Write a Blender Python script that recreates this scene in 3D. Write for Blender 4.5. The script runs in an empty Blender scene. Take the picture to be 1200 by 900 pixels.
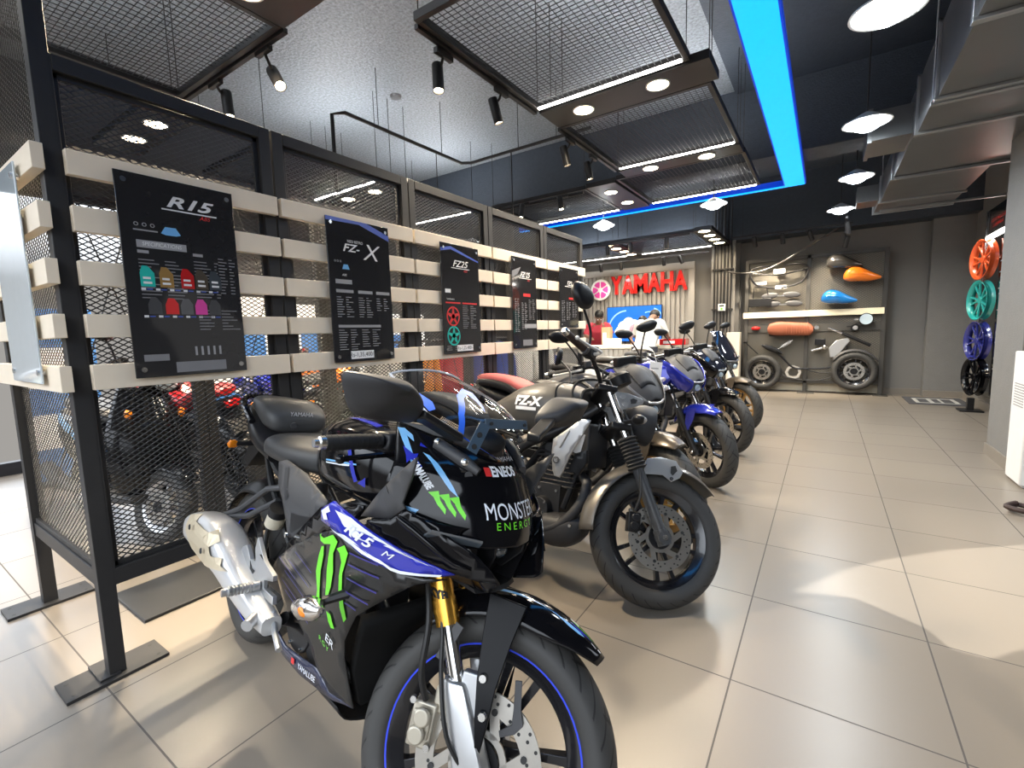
import bpy, bmesh, math, random
from mathutils import Vector as V, Matrix, geometry
from mathutils.bvhtree import BVHTree
random.seed(7)
COL = bpy.context.scene.collection
PI = math.pi
rad = math.radians

# ------------------------------------------------------------------ materials
def mat(name, col, rough=.5, metal=0., coat=0., spec=.5, noise=0., nscale=20., bump=0., bscale=200., trans=0., emit=None, es=0., alpha=1., ior=1.45):
    m = bpy.data.materials.new(name); m.use_nodes = True
    nt = m.node_tree; b = nt.nodes['Principled BSDF']
    c = (col[0], col[1], col[2], 1)
    b.inputs['Base Color'].default_value = c
    b.inputs['Roughness'].default_value = rough
    b.inputs['Metallic'].default_value = metal
    b.inputs['Coat Weight'].default_value = coat
    b.inputs['Coat Roughness'].default_value = .04
    b.inputs['Specular IOR Level'].default_value = spec
    b.inputs['Transmission Weight'].default_value = trans
    b.inputs['IOR'].default_value = ior
    b.inputs['Alpha'].default_value = alpha
    if emit:
        b.inputs['Emission Color'].default_value = (*emit, 1); b.inputs['Emission Strength'].default_value = es
    tc = nt.nodes.new('ShaderNodeTexCoord')
    if noise or True:
        n = nt.nodes.new('ShaderNodeTexNoise'); n.inputs['Scale'].default_value = nscale; n.inputs['Detail'].default_value = 4
        nt.links.new(tc.outputs['Object'], n.inputs['Vector'])
        mr = nt.nodes.new('ShaderNodeMapRange')
        k = noise if noise else .04
        mr.inputs['To Min'].default_value = 1 - k; mr.inputs['To Max'].default_value = 1 + k
        nt.links.new(n.outputs['Fac'], mr.inputs['Value'])
        mx = nt.nodes.new('ShaderNodeVectorMath'); mx.operation = 'SCALE'
        mx.inputs[0].default_value = col[:3]
        nt.links.new(mr.outputs[0], mx.inputs['Scale']); nt.links.new(mx.outputs[0], b.inputs['Base Color'])
    if bump:
        n2 = nt.nodes.new('ShaderNodeTexNoise'); n2.inputs['Scale'].default_value = bscale; n2.inputs['Detail'].default_value = 3
        nt.links.new(tc.outputs['Object'], n2.inputs['Vector'])
        bp = nt.nodes.new('ShaderNodeBump'); bp.inputs['Strength'].default_value = bump; bp.inputs['Distance'].default_value = .01
        nt.links.new(n2.outputs['Fac'], bp.inputs['Height']); nt.links.new(bp.outputs[0], b.inputs['Normal'])
    return m

M = {}
def dm(k, *a, **kw): M[k] = mat(k, *a, **kw)
dm('frame', (.030,.029,.029), .45, noise=.1, spec=.3)
dm('mesh', (.05,.051,.053), .4, metal=.5)
dm('ceil_mesh', (.03,.031,.034), .45, metal=.3)
dm('wood', (.80,.69,.54), .5, noise=.10, nscale=6, bump=.05, bscale=40)
dm('board', (.020,.020,.022), .07, coat=.6)
dm('board_edge', (.05,.05,.05), .2)
dm('white', (.75,.75,.75), .45)
dm('paper', (.8,.8,.8), .6)
dm('txt', (.70,.70,.70), .5)
dm('txt_grey', (.30,.30,.31), .5)
dm('txt_dim', (.20,.20,.21), .5)
dm('red', (.62,.03,.03), .4)
dm('blue_line', (.05,.10,.45), .35)
dm('steel', (.62,.62,.62), .22, metal=1)
dm('chrome', (.8,.8,.8), .06, metal=1)
dm('alu', (.50,.505,.51), .36, metal=.8, noise=.05)
dm('alu_soft', (.50,.50,.50), .38, metal=.85)
dm('silver_paint', (.60,.595,.585), .32, metal=.35, coat=.4)
dm('black_gloss', (.004,.004,.005), .09, coat=.12, spec=.3)
dm('black_satin', (.010,.010,.011), .36, spec=.35)
dm('black_matte', (.022,.022,.024), .55, bump=.02, bscale=400)
dm('black_rubber', (.016,.016,.017), .7, bump=.05, bscale=300)
dm('dark_grey', (.05,.05,.053), .5, bump=.02, bscale=400)
dm('seat_leather', (.042,.042,.042), .45, bump=.08, bscale=350)
dm('seat_salmon', (.50,.12,.11), .55, bump=.06, bscale=300)
dm('panel_grey', (.06,.06,.062), .45, spec=.35)
dm('tank_olive', (.060,.055,.048), .42, coat=.1)
dm('bronze_paint', (.085,.068,.05), .32, metal=.4, coat=.2)
dm('grey_paint', (.13,.13,.135), .35, metal=.3, coat=.3)
dm('blue_paint', (.012,.022,.30), .18, metal=.3, coat=.8)
dm('blue_deep', (.012,.02,.36), .22, coat=.8)
dm('sky_blue', (.16,.42,.75), .3, coat=.4)
dm('stripe_violet', (.035,.03,.20), .4)
dm('white_decal', (.75,.78,.82), .35, coat=.4)
dm('claw_green', (.16,.72,.03), .35)
dm('claw_dark', (.02,.25,.02), .35)
dm('gold', (.72,.38,.06), .25, metal=.9)
dm('gold_rim', (.50,.30,.10), .35, metal=.7)
dm('rim_blue', (.03,.06,.62), .3)
dm('rim_black', (.01,.01,.012), .22, coat=.5)
dm('disc', (.52,.50,.46), .30, metal=1, noise=.08, nscale=60)
dm('disc_hole', (.02,.02,.02), .6)
dm('caliper', (.46,.42,.34), .35, metal=.6)
dm('caliper_gold', (.75,.45,.08), .3, metal=.8)
dm('amber', (.75,.22,.01), .25, coat=.5)
dm('lens_clear', (.75,.72,.70), .08, trans=.6, coat=.5)
dm('lens_red', (.55,.01,.01), .15, coat=.6)
dm('lens_dark', (.05,.06,.07), .05, coat=1, spec=.8)
dm('headlens', (.45,.55,.62), .06, coat=1, spec=.8)
dm('smoke', (.01,.012,.02), .04, coat=1.)
dm('mirror', (.85,.85,.85), .02, metal=1)
dm('engine', (.015,.015,.016), .45, noise=.15)
dm('bolt', (.70,.69,.66), .25, metal=1)
dm('exhaust_shield', (.62,.53,.38), .4, metal=.35)
dm('reservoir', (.72,.66,.52), .35, trans=.3)
dm('hose', (.012,.012,.012), .5)
dm('grip_brown', (.035,.020,.017), .6)
dm('orange_paint', (.85,.20,.015), .25, coat=.6)
dm('cyan_tank', (.01,.16,.48), .2, metal=.3, coat=.8)
dm('rust_leather', (.26,.075,.035), .55, bump=.05, bscale=200)
dm('teal_paint', (.02,.45,.38), .25, coat=.7)
dm('red_paint', (.45,.01,.012), .2, coat=.7)
dm('white_paint', (.75,.76,.78), .25, coat=.6)
dm('duct', (.22,.225,.23), .36, metal=.75, noise=.12, nscale=3)
dm('duct_rim', (.42,.43,.44), .4, metal=.8)
dm('pipe', (.02,.019,.018), .45)
dm('plastic_white', (.75,.75,.74), .35)
dm('skin', (.16,.085,.055), .5)
dm('skin2', (.22,.12,.08), .5)
dm('hair', (.008,.007,.006), .5)
dm('shirt_white', (.50,.49,.46), .8)
dm('shirt_pink', (.36,.24,.30), .8)
dm('shirt_red', (.38,.03,.05), .8)
dm('trouser', (.03,.03,.04), .8)
dm('counter_top', (.72,.66,.54), .4)
dm('cardboard', (.45,.33,.18), .7)
dm('lamp_warm', (1,.9,.7), .5, emit=(1,.80,.50), es=22)
dm('lamp_cool', (1,1,1), .5, emit=(.86,.95,1), es=14)
dm('led_bar', (1,1,1), .5, emit=(1,.97,.90), es=9)
dm('led_blue', (0,.2,.6), .5, emit=(.0,.30,1.0), es=1.0)
dm('led_rim', (.0,.02,.3), .5, emit=(0,.04,.5), es=.4)
dm('lamp_body', (.015,.014,.014), .4)
dm('mat_grey', (.06,.06,.065), .9)
dm('mat_light', (.4,.4,.38), .9)

def clear_glass(name, col=(1,1,1), rough=0.0, fac=.12):
    m = bpy.data.materials.new(name); m.use_nodes = True; nt = m.node_tree
    for n in list(nt.nodes): nt.nodes.remove(n)
    o = nt.nodes.new('ShaderNodeOutputMaterial'); t = nt.nodes.new('ShaderNodeBsdfTransparent'); g = nt.nodes.new('ShaderNodeBsdfGlossy')
    t.inputs[0].default_value = (*col, 1); g.inputs['Roughness'].default_value = rough
    lw = nt.nodes.new('ShaderNodeLayerWeight'); lw.inputs['Blend'].default_value = fac
    mx = nt.nodes.new('ShaderNodeMixShader')
    nt.links.new(lw.outputs['Fresnel'], mx.inputs[0]); nt.links.new(t.outputs[0], mx.inputs[1]); nt.links.new(g.outputs[0], mx.inputs[2]); nt.links.new(mx.outputs[0], o.inputs[0])
    return m
M['screen'] = clear_glass('screen', (.86,.88,.90), .02, .22)

# ------------------------------------------------------------------ mesh builder
def frame_of(d):
    d = V(d).normalized(); a = V((0,0,1)) if abs(d.z) < .9 else V((1,0,0))
    x = a.cross(d).normalized(); return x, d.cross(x), d

class MB:
    def __init__(s): s.v = []; s.f = []; s.mi = []; s.uv = {}; s.m = 0; s.pair = None
    def add(s, vs, fs, uvs=None):
        n = len(s.v)
        s.v += [V(p) for p in vs]
        for i, f in enumerate(fs):
            if uvs: s.uv[len(s.f)] = uvs[i]
            s.f.append(tuple(n + k for k in f)); s.mi.append(s.m)
        return s
    def box(s, a, b, R=None, c=None):
        """box from corner a to corner b (rotated by R about c)"""
        a, b = V(a), V(b)
        vs = [V((x, y, z)) for x in (a.x, b.x) for y in (a.y, b.y) for z in (a.z, b.z)]
        if R is not None:
            c = V(c) if c is not None else (a + b)/2
            vs = [c + R @ (p - c) for p in vs]
        return s.add(vs, [(0,1,3,2),(4,6,7,5),(0,4,5,1),(2,3,7,6),(0,2,6,4),(1,5,7,3)])
    def bar(s, p, q, w, h=None, up=(0,0,1)):
        """square bar from p to q"""
        p, q = V(p), V(q); h = h or w; d = (q - p).normalized(); u = V(up)
        if abs(d.dot(u)) > .98: u = V((1,0,0))
        x = d.cross(u).normalized(); y = x.cross(d)
        vs = [c + x*sx*w/2 + y*sy*h/2 for c in (p, q) for sx, sy in ((-1,-1),(1,-1),(1,1),(-1,1))]
        return s.add(vs, [(3,2,1,0),(4,5,6,7),(0,1,5,4),(1,2,6,5),(2,3,7,6),(3,0,4,7)])
    def rings(s, rs, closed=True, caps=True, loop=False):
        n = len(rs[0]); vs = [p for r in rs for p in r]; fs = []
        m = len(rs)
        for i in range(m if loop else m - 1):
            for j in range(n if closed else n - 1):
                a, b = i*n + j, i*n + (j + 1) % n; c, d = ((i + 1) % m)*n + (j + 1) % n, ((i + 1) % m)*n + j
                fs.append((a, b, c, d))
        if caps and closed and not loop:
            fs.append(tuple(range(n - 1, -1, -1))); fs.append(tuple((m - 1)*n + k for k in range(n)))
        return s.add(vs, fs)
    def tube(s, pts, r, seg=10, caps=True, smooth=0, loop=False):
        pts = [V(p) for p in pts]
        rr = list(r) if isinstance(r, (list, tuple)) else [r]*len(pts)
        if smooth:
            pts, rr = crv(pts, rr, smooth)
        rs = []; x = None; n = len(pts)
        for i, p in enumerate(pts):
            if loop: d = pts[(i + 1) % n] - pts[i - 1]
            else: d = pts[min(i + 1, n - 1)] - pts[max(i - 1, 0)]
            if d.length < 1e-9: d = V((0,0,1))
            d.normalize()
            if x is None: x = frame_of(d)[0]
            x = (x - d*x.dot(d)).normalized(); y = d.cross(x)
            rs.append([p + (x*math.cos(2*PI*k/seg) + y*math.sin(2*PI*k/seg))*rr[i] for k in range(seg)])
        return s.rings(rs, caps=caps, loop=loop)
    def cyl(s, p, q, r, r2=None, seg=16): return s.tube([p, q], [r, r if r2 is None else r2], seg)
    def lathe(s, prof, o, ax, seg=32, loop=False, a0=0., a1=2*PI, uvk=None):
        """prof [(r, h)] revolved around axis ax through o"""
        x, y, d = frame_of(ax); o = V(o); n = len(prof); full = abs(a1 - a0) > 2*PI - 1e-6
        m = seg if full else seg + 1; vs = []
        for i in range(m):
            t = a0 + (a1 - a0)*i/seg
            e = x*math.cos(t) + y*math.sin(t)
            vs += [o + e*r + d*h for r, h in prof]
        fs = []; uvs = []
        for i in range(seg):
            k = (i + 1) % m
            for j in range(n if loop else n - 1):
                j2 = (j + 1) % n
                fs.append((i*n + j, k*n + j, k*n + j2, i*n + j2))
                u0, u1, v0, v1 = i/seg, (i + 1)/seg, j/n, (j + 1)/n
                uvs.append(((u0, v0), (u1, v0), (u1, v1), (u0, v1)))
        return s.add(vs, fs, uvs if uvk else None)
    def ball(s, c, r, seg=16, n=10, R=None):
        r = V(r) if not isinstance(r, (int, float)) else V((r, r, r)); c = V(c); vs = []; 
        for i in range(n + 1):
            t = PI*i/n
            for j in range(seg):
                u = 2*PI*j/seg; p = V((math.sin(t)*math.cos(u)*r.x, math.sin(t)*math.sin(u)*r.y, math.cos(t)*r.z))
                vs.append(c + (R @ p if R else p))
        fs = [(i*seg + j, (i + 1)*seg + j, (i + 1)*seg + (j + 1) % seg, i*seg + (j + 1) % seg) for i in range(n) for j in range(seg)]
        return s.add(vs, fs)
    def prism(s, loop, ext):
        """solid from a planar polygon loop (3D pts) extruded by ext"""
        loop = [V(p) for p in loop]; ext = V(ext); n = len(loop)
        tris = geometry.tessellate_polygon([loop])
        vs = loop + [p + ext for p in loop]; fs = []
        for t in tris: fs.append(tuple(t)); fs.append(tuple(n + k for k in reversed(t)))
        for i in range(n): fs.append((i, (i + 1) % n, n + (i + 1) % n, n + i))
        return s.add(vs, fs)
    def grid(s, rows):
        n = len(rows[0]); return s.rings(rows, closed=False, caps=False)
    def tri(s, p, q, r): return s.add([p, q, r], [(0, 1, 2)])
    def tris(s):
        f2, m2 = [], []
        for f, m_ in zip(s.f, s.mi):
            for k in range(1, len(f) - 1): f2.append((f[0], f[k], f[k+1])); m2.append(m_)
        s.f, s.mi = f2, m2; return s
    def bvh(s): return BVHTree.FromPolygons(s.v, s.f)
    def map(s, fn): s.v = [V(fn(p)) for p in s.v]; return s
    def join(s, o):
        n = len(s.v); k = len(s.f); s.v += [p.copy() for p in o.v]; s.f += [tuple(n + i for i in f) for f in o.f]; s.mi += o.mi
        for i, u in o.uv.items(): s.uv[k + i] = u
        return s
    def mirror_y(s):
        n = len(s.v); k = len(s.f); s.v += [V((p.x, -p.y, p.z)) for p in s.v]
        s.f += [tuple(n + i for i in reversed(f)) for f in s.f[:k]]; s.mi += s.mi[:k]; s.pair = (n, k); return s
    def halves(s):
        n, k = s.pair; a, b = MB(), MB(); a.v, a.f, a.mi = s.v[:n], s.f[:k], s.mi[:k]; b.v = s.v[n:]; b.f = [tuple(i - n for i in f) for f in s.f[k:]]; b.mi = s.mi[k:]; return a, b
    def build(s, name, mats, parent=None, smooth=40, bevel=0., solid=0., sub=0, off=0.):
        me = bpy.data.meshes.new(name)
        me.from_pydata([tuple(p) for p in s.v], [], s.f)
        for m_ in (mats if isinstance(mats, (list, tuple)) else [mats]): me.materials.append(M[m_] if isinstance(m_, str) else m_)
        if len(me.materials) > 1:
            for i, p in enumerate(me.polygons): p.material_index = s.mi[i]
        if s.uv:
            ul = me.uv_layers.new(name='UVMap')
            for i, p in enumerate(me.polygons):
                if i in s.uv:
                    for k, li in enumerate(p.loop_indices): ul.data[li].uv = s.uv[i][k]
        bm = bmesh.new(); bm.from_mesh(me); bmesh.ops.recalc_face_normals(bm, faces=bm.faces); bm.to_mesh(me); bm.free()
        if smooth:
            for p in me.polygons: p.use_smooth = True
            me.set_sharp_from_angle(angle=rad(smooth))
        o = bpy.data.objects.new(name, me); COL.objects.link(o)
        if parent: o.parent = parent
        if solid:
            md = o.modifiers.new('solid', 'SOLIDIFY'); md.thickness = solid; md.offset = off
        if bevel:
            md = o.modifiers.new('bevel', 'BEVEL'); md.width = bevel; md.segments = 2; md.limit_method = 'ANGLE'; md.angle_limit = rad(35)
            md.harden_normals = False
        if sub:
            md = o.modifiers.new('sub', 'SUBSURF'); md.levels = sub; md.render_levels = sub
        return o

def crv(pts, rr=None, k=6, closed=False):
    """catmull-rom resample"""
    out = []; ro = []; n = len(pts)
    rng = range(n if closed else n - 1)
    for i in rng:
        if closed: p0, p1, p2, p3 = pts[(i-1) % n], pts[i], pts[(i+1) % n], pts[(i+2) % n]
        else: p0, p1, p2, p3 = pts[max(i-1, 0)], pts[i], pts[i+1], pts[min(i+2, n-1)]
        for j in range(k):
            t = j/k; t2 = t*t; t3 = t2*t
            out.append((p1*2 + (p2 - p0)*t + (p0*2 - p1*5 + p2*4 - p3)*t2 + (p1*3 - p0 - p2*3 + p3)*t3)*.5)
            if rr: ro.append(rr[i] + (rr[(i+1) % n] - rr[i])*t)
    if not closed:
        out.append(pts[-1].copy())
        if rr: ro.append(rr[-1])
    return (out, ro) if rr else out

def csurf(rows, nu=5, nv=5, closed=False):
    """dense catmull-rom surface through control rows"""
    rows = [crv([V(p) for p in r], k=nv, closed=closed) for r in rows]
    n = len(rows[0]); cols = [crv([r[j] for r in rows], k=nu) for j in range(n)]
    return [[cols[j][i] for j in range(n)] for i in range(len(cols[0]))]

def sec(x, cy, cz, w, h, n=24, e=2.4, top=1., flat=0.):
    """superellipse ring in the YZ plane at x (w, h half sizes)"""
    r = []
    for i in range(n):
        t = 2*PI*i/n; c, s_ = math.cos(t), math.sin(t)
        y = math.copysign(abs(c)**(2/e), c)*w; z = math.copysign(abs(s_)**(2/e), s_)*h
        if s_ > 0: y *= 1 - (1 - top)*(s_**2)
        r.append(V((x, cy + y, cz + z)))
    return r

def loft(rings, k=4):
    n = len(rings[0]); cols = [crv([r[j] for r in rings], k=k) for j in range(n)]
    return MB().rings([[c[i] for c in cols] for i in range(len(cols[0]))])

def setp(o, label, cat, group=None, kind=None):
    if label: o['label'] = label
    if cat: o['category'] = cat
    if group: o['group'] = group
    if kind: o['kind'] = kind
    return o
def thing(name, label, cat, loc=(0,0,0), rot=(0,0,0), group=None):
    o = bpy.data.objects.new(name, None); COL.objects.link(o); o.location = loc; o.rotation_euler = rot; o.empty_display_size = .1
    return setp(o, label, cat, group)
def struct(name, mb, m, **kw):
    o = mb.build(name, m, **kw); o['kind'] = 'structure'; return o
def copy_tree(o, parent=None):
    c = o.copy(); COL.objects.link(c); c.parent = parent
    if parent is None and o.parent is None: pass
    for ch in list(o.children): copy_tree(ch, c)
    return c

# ------------------------------------------------------------------ lettering
def text_mb(s, size=1., align='CENTER', shear=0., ext=0., spacing=1., bold=0., sx=1.):
    cu = bpy.data.curves.new('lettering', 'FONT'); cu.body = s; cu.size = size; cu.align_x = align; cu.align_y = 'CENTER'
    cu.shear = shear; cu.extrude = ext; cu.space_character = spacing; cu.offset = bold; cu.resolution_u = 4
    o = bpy.data.objects.new('lettering', cu); COL.objects.link(o)
    dg = bpy.context.evaluated_depsgraph_get(); me = bpy.data.meshes.new_from_object(o.evaluated_get(dg))
    mb = MB(); mb.add([V((v.co.x*sx, v.co.y, v.co.z)) for v in me.vertices], [tuple(p.vertices) for p in me.polygons])
    bpy.data.objects.remove(o); bpy.data.curves.remove(cu); bpy.data.meshes.remove(me)
    return mb
def refine(mb, L):
    """split triangles until no edge is longer than L, so lettering can follow a curved panel"""
    v = mb.v; out = []; st = []
    for f in mb.f:
        if len(f) > 3: st += [tuple(f[i] for i in t) for t in geometry.tessellate_polygon([[v[i] for i in f]])]
        else: st.append(tuple(f))
    mid = {}
    def md(a, b):
        k = (min(a, b), max(a, b))
        if k not in mid: mid[k] = len(v); v.append((v[a] + v[b])/2)
        return mid[k]
    while st:
        a, b, c = st.pop(); e = [(v[a] - v[b]).length, (v[b] - v[c]).length, (v[c] - v[a]).length]; k = e.index(max(e))
        if e[k] <= L: out.append((a, b, c)); continue
        if k == 0: m = md(a, b); st += [(a, m, c), (m, b, c)]
        elif k == 1: m = md(b, c); st += [(a, b, m), (a, m, c)]
        else: m = md(c, a); st += [(a, b, m), (m, b, c)]
    mb.f = out; mb.mi = [0]*len(out); return mb
def place(mb, o, u, v, w=None):
    """map mb's xy(z) onto the plane through o with axes u, v, normal w"""
    o, u, v = V(o), V(u), V(v); w = V(w) if w is not None else u.cross(v).normalized()
    return mb.map(lambda p: o + u*p.x + v*p.y + w*p.z)
def poly2(loop, step=0.):
    """2D polygon -> MB in the XY plane; with step, subdivided so it can follow a curved surface"""
    loop = [V((p[0], p[1])) for p in loop]; n = len(loop)
    if not step:
        t = geometry.tessellate_polygon([[V((p.x, p.y, 0)) for p in loop]])
        return MB().add([(p.x, p.y, 0) for p in loop], [tuple(x) for x in t])
    pts = []
    for i in range(n):
        a, b = loop[i], loop[(i+1) % n]; k = max(1, int((b - a).length/step))
        pts += [a + (b - a)*j/k for j in range(k)]
    nb = len(pts); edges = [(i, (i+1) % nb) for i in range(nb)]
    xs = [p.x for p in loop]; ys = [p.y for p in loop]
    def inside(x, y):
        c = False
        for i in range(n):
            a, b = loop[i], loop[i-1]
            if (a.y > y) != (b.y > y) and x < (b.x - a.x)*(y - a.y)/(b.y - a.y) + a.x: c = not c
        return c
    y = min(ys) + step*.5
    while y < max(ys):
        x = min(xs) + step*.5
        while x < max(xs):
            if inside(x, y) and min((p - V((x, y))).length for p in pts) > step*.45: pts.append(V((x, y)))
            x += step
        y += step
    r = geometry.delaunay_2d_cdt(pts, edges, [], 1, 1e-6)
    return MB().add([(p.x, p.y, 0) for p in r[0]], [tuple(f) for f in r[2]])
def project(mb, bvh, direction, off=.002):
    """push every vertex along direction until it meets the surface, then lift it by off"""
    d = V(direction).normalized()
    for i, p in enumerate(mb.v):
        h = bvh.ray_cast(p, d)
        if h[0] is None:
            q = bvh.find_nearest(p)
            h = q
        nn = h[1]
        if nn.dot(d) > 0: nn = -nn
        mb.v[i] = h[0] + nn*off
    return mb
dm('ceiling', (.20,.222,.24), .42, noise=.95, nscale=40, bump=1., bscale=42)
dm('ceiling_dark', (.035,.045,.058), .6, noise=.25, nscale=20, bump=.5, bscale=60)
dm('wall_grey', (.18,.172,.16), .7, noise=.05, nscale=3, bump=.12, bscale=90)
dm('wall_rough', (.17,.167,.16), .75, noise=.08, nscale=8, bump=.5, bscale=120)
dm('wall_dark', (.035,.035,.037), .7)
dm('skirting', (.20,.178,.15), .35, noise=.08)
dm('flute', (.34,.325,.30), .4, noise=.04)
dm('sticker_pink', (.65, .06, .32), .4)
dm('belly_satin', (.016,.016,.016), .22, coat=.12, spec=.4); dm('blue_black', (.010,.014,.045), .22, coat=.7); dm('edge_clear', (.55,.58,.62), .12, coat=.5); dm('bracket_blue', (.045,.075,.11), .4); dm('chrome_soft', (.75,.73,.70), .14, metal=1)
dm('seat_red', (.40,.01,.012), .45)
dm('bronze_grey', (.15,.135,.115), .33, metal=.5, coat=.2)
dm('frame_warm', (.05,.047,.042), .45); dm('mesh_warm', (.12,.11,.095), .5); dm('sheet_warm', (.34,.31,.25), .8); dm('shelf_cream', (.80,.72,.52), .5); dm('dark_gloss', (.03,.028,.026), .25, coat=.8)
dm('sign_red', (.70,.016,.012), .18, coat=.8)
dm('screen_blue', (.01,.08,.3), .3, emit=(.006,.10,.46), es=.8)
dm('screen_white', (.7,.75,.8), .3, emit=(.7,.8,.9), es=.45)
dm('screen_light', (.3,.5,.8), .3, emit=(.15,.42,.8), es=.45)
dm('rim_orange', (.80,.12,.03), .25, coat=.7); dm('rim_teal', (.03,.42,.37), .25, coat=.7); dm('rim_violet', (.03,.035,.22), .25, coat=.7)
dm('poster_blue', (.05,.16,.42), .4); dm('poster_pale', (.70,.72,.74), .5)
dm('jk_white', (.62,.62,.6), .8); dm('jk_orange', (.75,.28,.03), .8); dm('jk_red', (.5,.02,.03), .8); dm('jk_blue', (.03,.06,.28), .8)
dm('lip', (.14,.05,.045), .5)
dm('screen_blue_line', (.04,.16,.80), .35)
dm('board_glare', (.55,.62,.66), .08, coat=.8)
dm('stay_black', (.005,.005,.006), .30, spec=.15)
dm('void_black', (.006,.006,.006), .8, spec=.1)
dm('fork_grey', (.045,.047,.05), .4, spec=.4)
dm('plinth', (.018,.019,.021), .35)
EXPO = 1.05; WORLD = 2.6; SUN_D = (-1.1, .14, -1.1); SUN_E = 3.4
# ------------------------------------------------------------------ camera
cam = bpy.data.cameras.new('camera'); cam.sensor_width = 36; cam.lens = 543.892/1200*36; cam.clip_start = .02
co = bpy.data.objects.new('camera', cam); COL.objects.link(co)
yaw, pit, rol = .59381, -.108823, -.0284393
fw = V((-math.sin(yaw)*math.cos(pit), math.cos(yaw)*math.cos(pit), math.sin(pit))); r_ = V((math.cos(yaw), math.sin(yaw), 0)); u_ = r_.cross(fw)
r2 = r_*math.cos(rol) + u_*math.sin(rol); u2 = -r_*math.sin(rol) + u_*math.cos(rol)
co.matrix_world = Matrix(((r2.x, u2.x, -fw.x, 0), (r2.y, u2.y, -fw.y, 0), (r2.z, u2.z, -fw.z, 1.22), (0, 0, 0, 1)))
bpy.context.scene.camera = co

# ------------------------------------------------------------------ room materials
def floor_mat():
    m = bpy.data.materials.new('floor_tiles'); m.use_nodes = True; nt = m.node_tree; b = nt.nodes['Principled BSDF']; L = nt.links.new
    tc = nt.nodes.new('ShaderNodeTexCoord'); sp = nt.nodes.new('ShaderNodeSeparateXYZ'); L(tc.outputs['Object'], sp.inputs[0])
    def mth(op, a, bb=None):
        n = nt.nodes.new('ShaderNodeMath'); n.operation = op
        for i, x in enumerate((a, bb)):
            if x is None: continue
            if isinstance(x, (int, float)): n.inputs[i].default_value = x
            else: L(x, n.inputs[i])
        return n.outputs[0]
    ds = []; ids = []
    for ax, off in (('X', -.23), ('Y', .447)):
        t = mth('DIVIDE', mth('SUBTRACT', sp.outputs[ax], off), .6)
        f = mth('FRACT', t); ids.append(mth('FLOOR', t))
        ds.append(mth('MINIMUM', f, mth('SUBTRACT', 1., f)))
    d = mth('MINIMUM', ds[0], ds[1]); g = mth('LESS_THAN', d, .0045)
    cid = nt.nodes.new('ShaderNodeCombineXYZ'); L(ids[0], cid.inputs[0]); L(ids[1], cid.inputs[1])
    wn = nt.nodes.new('ShaderNodeTexWhiteNoise'); L(cid.outputs[0], wn.inputs['Vector'])
    no = nt.nodes.new('ShaderNodeTexNoise'); no.inputs['Scale'].default_value = .9; no.inputs['Detail'].default_value = 2; L(tc.outputs['Object'], no.inputs['Vector'])
    v = mth('ADD', mth('MULTIPLY', wn.outputs['Value'], .10), mth('ADD', mth('MULTIPLY', no.outputs['Fac'], .10), .90))
    sc = nt.nodes.new('ShaderNodeVectorMath'); sc.operation = 'SCALE'; sc.inputs[0].default_value = (.205, .176, .143); L(v, sc.inputs['Scale'])
    mx = nt.nodes.new('ShaderNodeMix'); mx.data_type = 'RGBA'; L(g, mx.inputs[0]); L(sc.outputs[0], mx.inputs[6]); mx.inputs[7].default_value = (.07, .062, .055, 1)
    L(mx.outputs[2], b.inputs['Base Color'])
    L(mth('ADD', mth('MULTIPLY', g, .4), .30), b.inputs['Roughness'])
    b.inputs['Specular IOR Level'].default_value = .5
    bp = nt.nodes.new('ShaderNodeBump'); bp.inputs['Strength'].default_value = .3; bp.inputs['Distance'].default_value = .002; bp.invert = True
    L(g, bp.inputs['Height']); L(bp.outputs[0], b.inputs['Normal'])
    return m
M['floor'] = floor_mat()

CZ = 3.9
struct('floor', MB().box((-7, -1.25, -.1), (2.6, 11.5, 0)), 'floor', smooth=0)
struct('ceiling', MB().box((-7, -1.2, CZ), (2.6, 11.5, CZ + .2)), 'ceiling', smooth=0)
# downstand beams across the shop, and the darker bay behind the first one
struct('trim_1', MB().box((-7, 6.15, 3.10), (2.6, 6.6, CZ)), 'ceiling_dark', bevel=.01)
struct('trim_2', MB().box((-7, 9.75, 2.83), (2.6, 11, CZ)), 'ceiling_dark')
struct('trim_3', MB().box((-.95, -1.2, CZ - .04), (2.6, 6.15, CZ)), 'ceiling_dark')
struct('trim_4', MB().box((-7, 6.6, CZ - .04), (2.6, 9.75, CZ)), 'ceiling_dark')
# rear walls
struct('wall_back', MB().box((-7, 10.12, 0), (-1.42, 10.4, 2.83)).box((-1.42, 10.22, 0), (1.36, 10.4, 2.83)), 'wall_grey')
struct('wall_back', MB().box((1.36, 10.02, 0), (2.2, 10.4, 2.83)), 'wall_rough')
struct('wall_right', MB().box((1.86, 5.9, 0), (2.1, 10.02, CZ)), 'wall_grey')
struct('wall_right', MB().box((1.27, 5.18, 0), (2.1, 5.9, CZ)), 'wall_rough', bevel=.006)
struct('baseboard_back', MB().box((-1.9, 10.2, 0), (1.36, 10.22, .1)), 'skirting')
struct('baseboard_back', MB().box((1.36, 10.0, 0), (1.86, 10.02, .1)), 'skirting')
struct('baseboard_right', MB().box((1.84, 5.9, 0), (1.86, 10.0, .1)), 'skirting')
struct('baseboard_right', MB().box((1.255, 5.165, 0), (1.27, 5.9, .1)).box((1.255, 5.165, 0), (2.1, 5.18, .1)), 'skirting')
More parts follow.
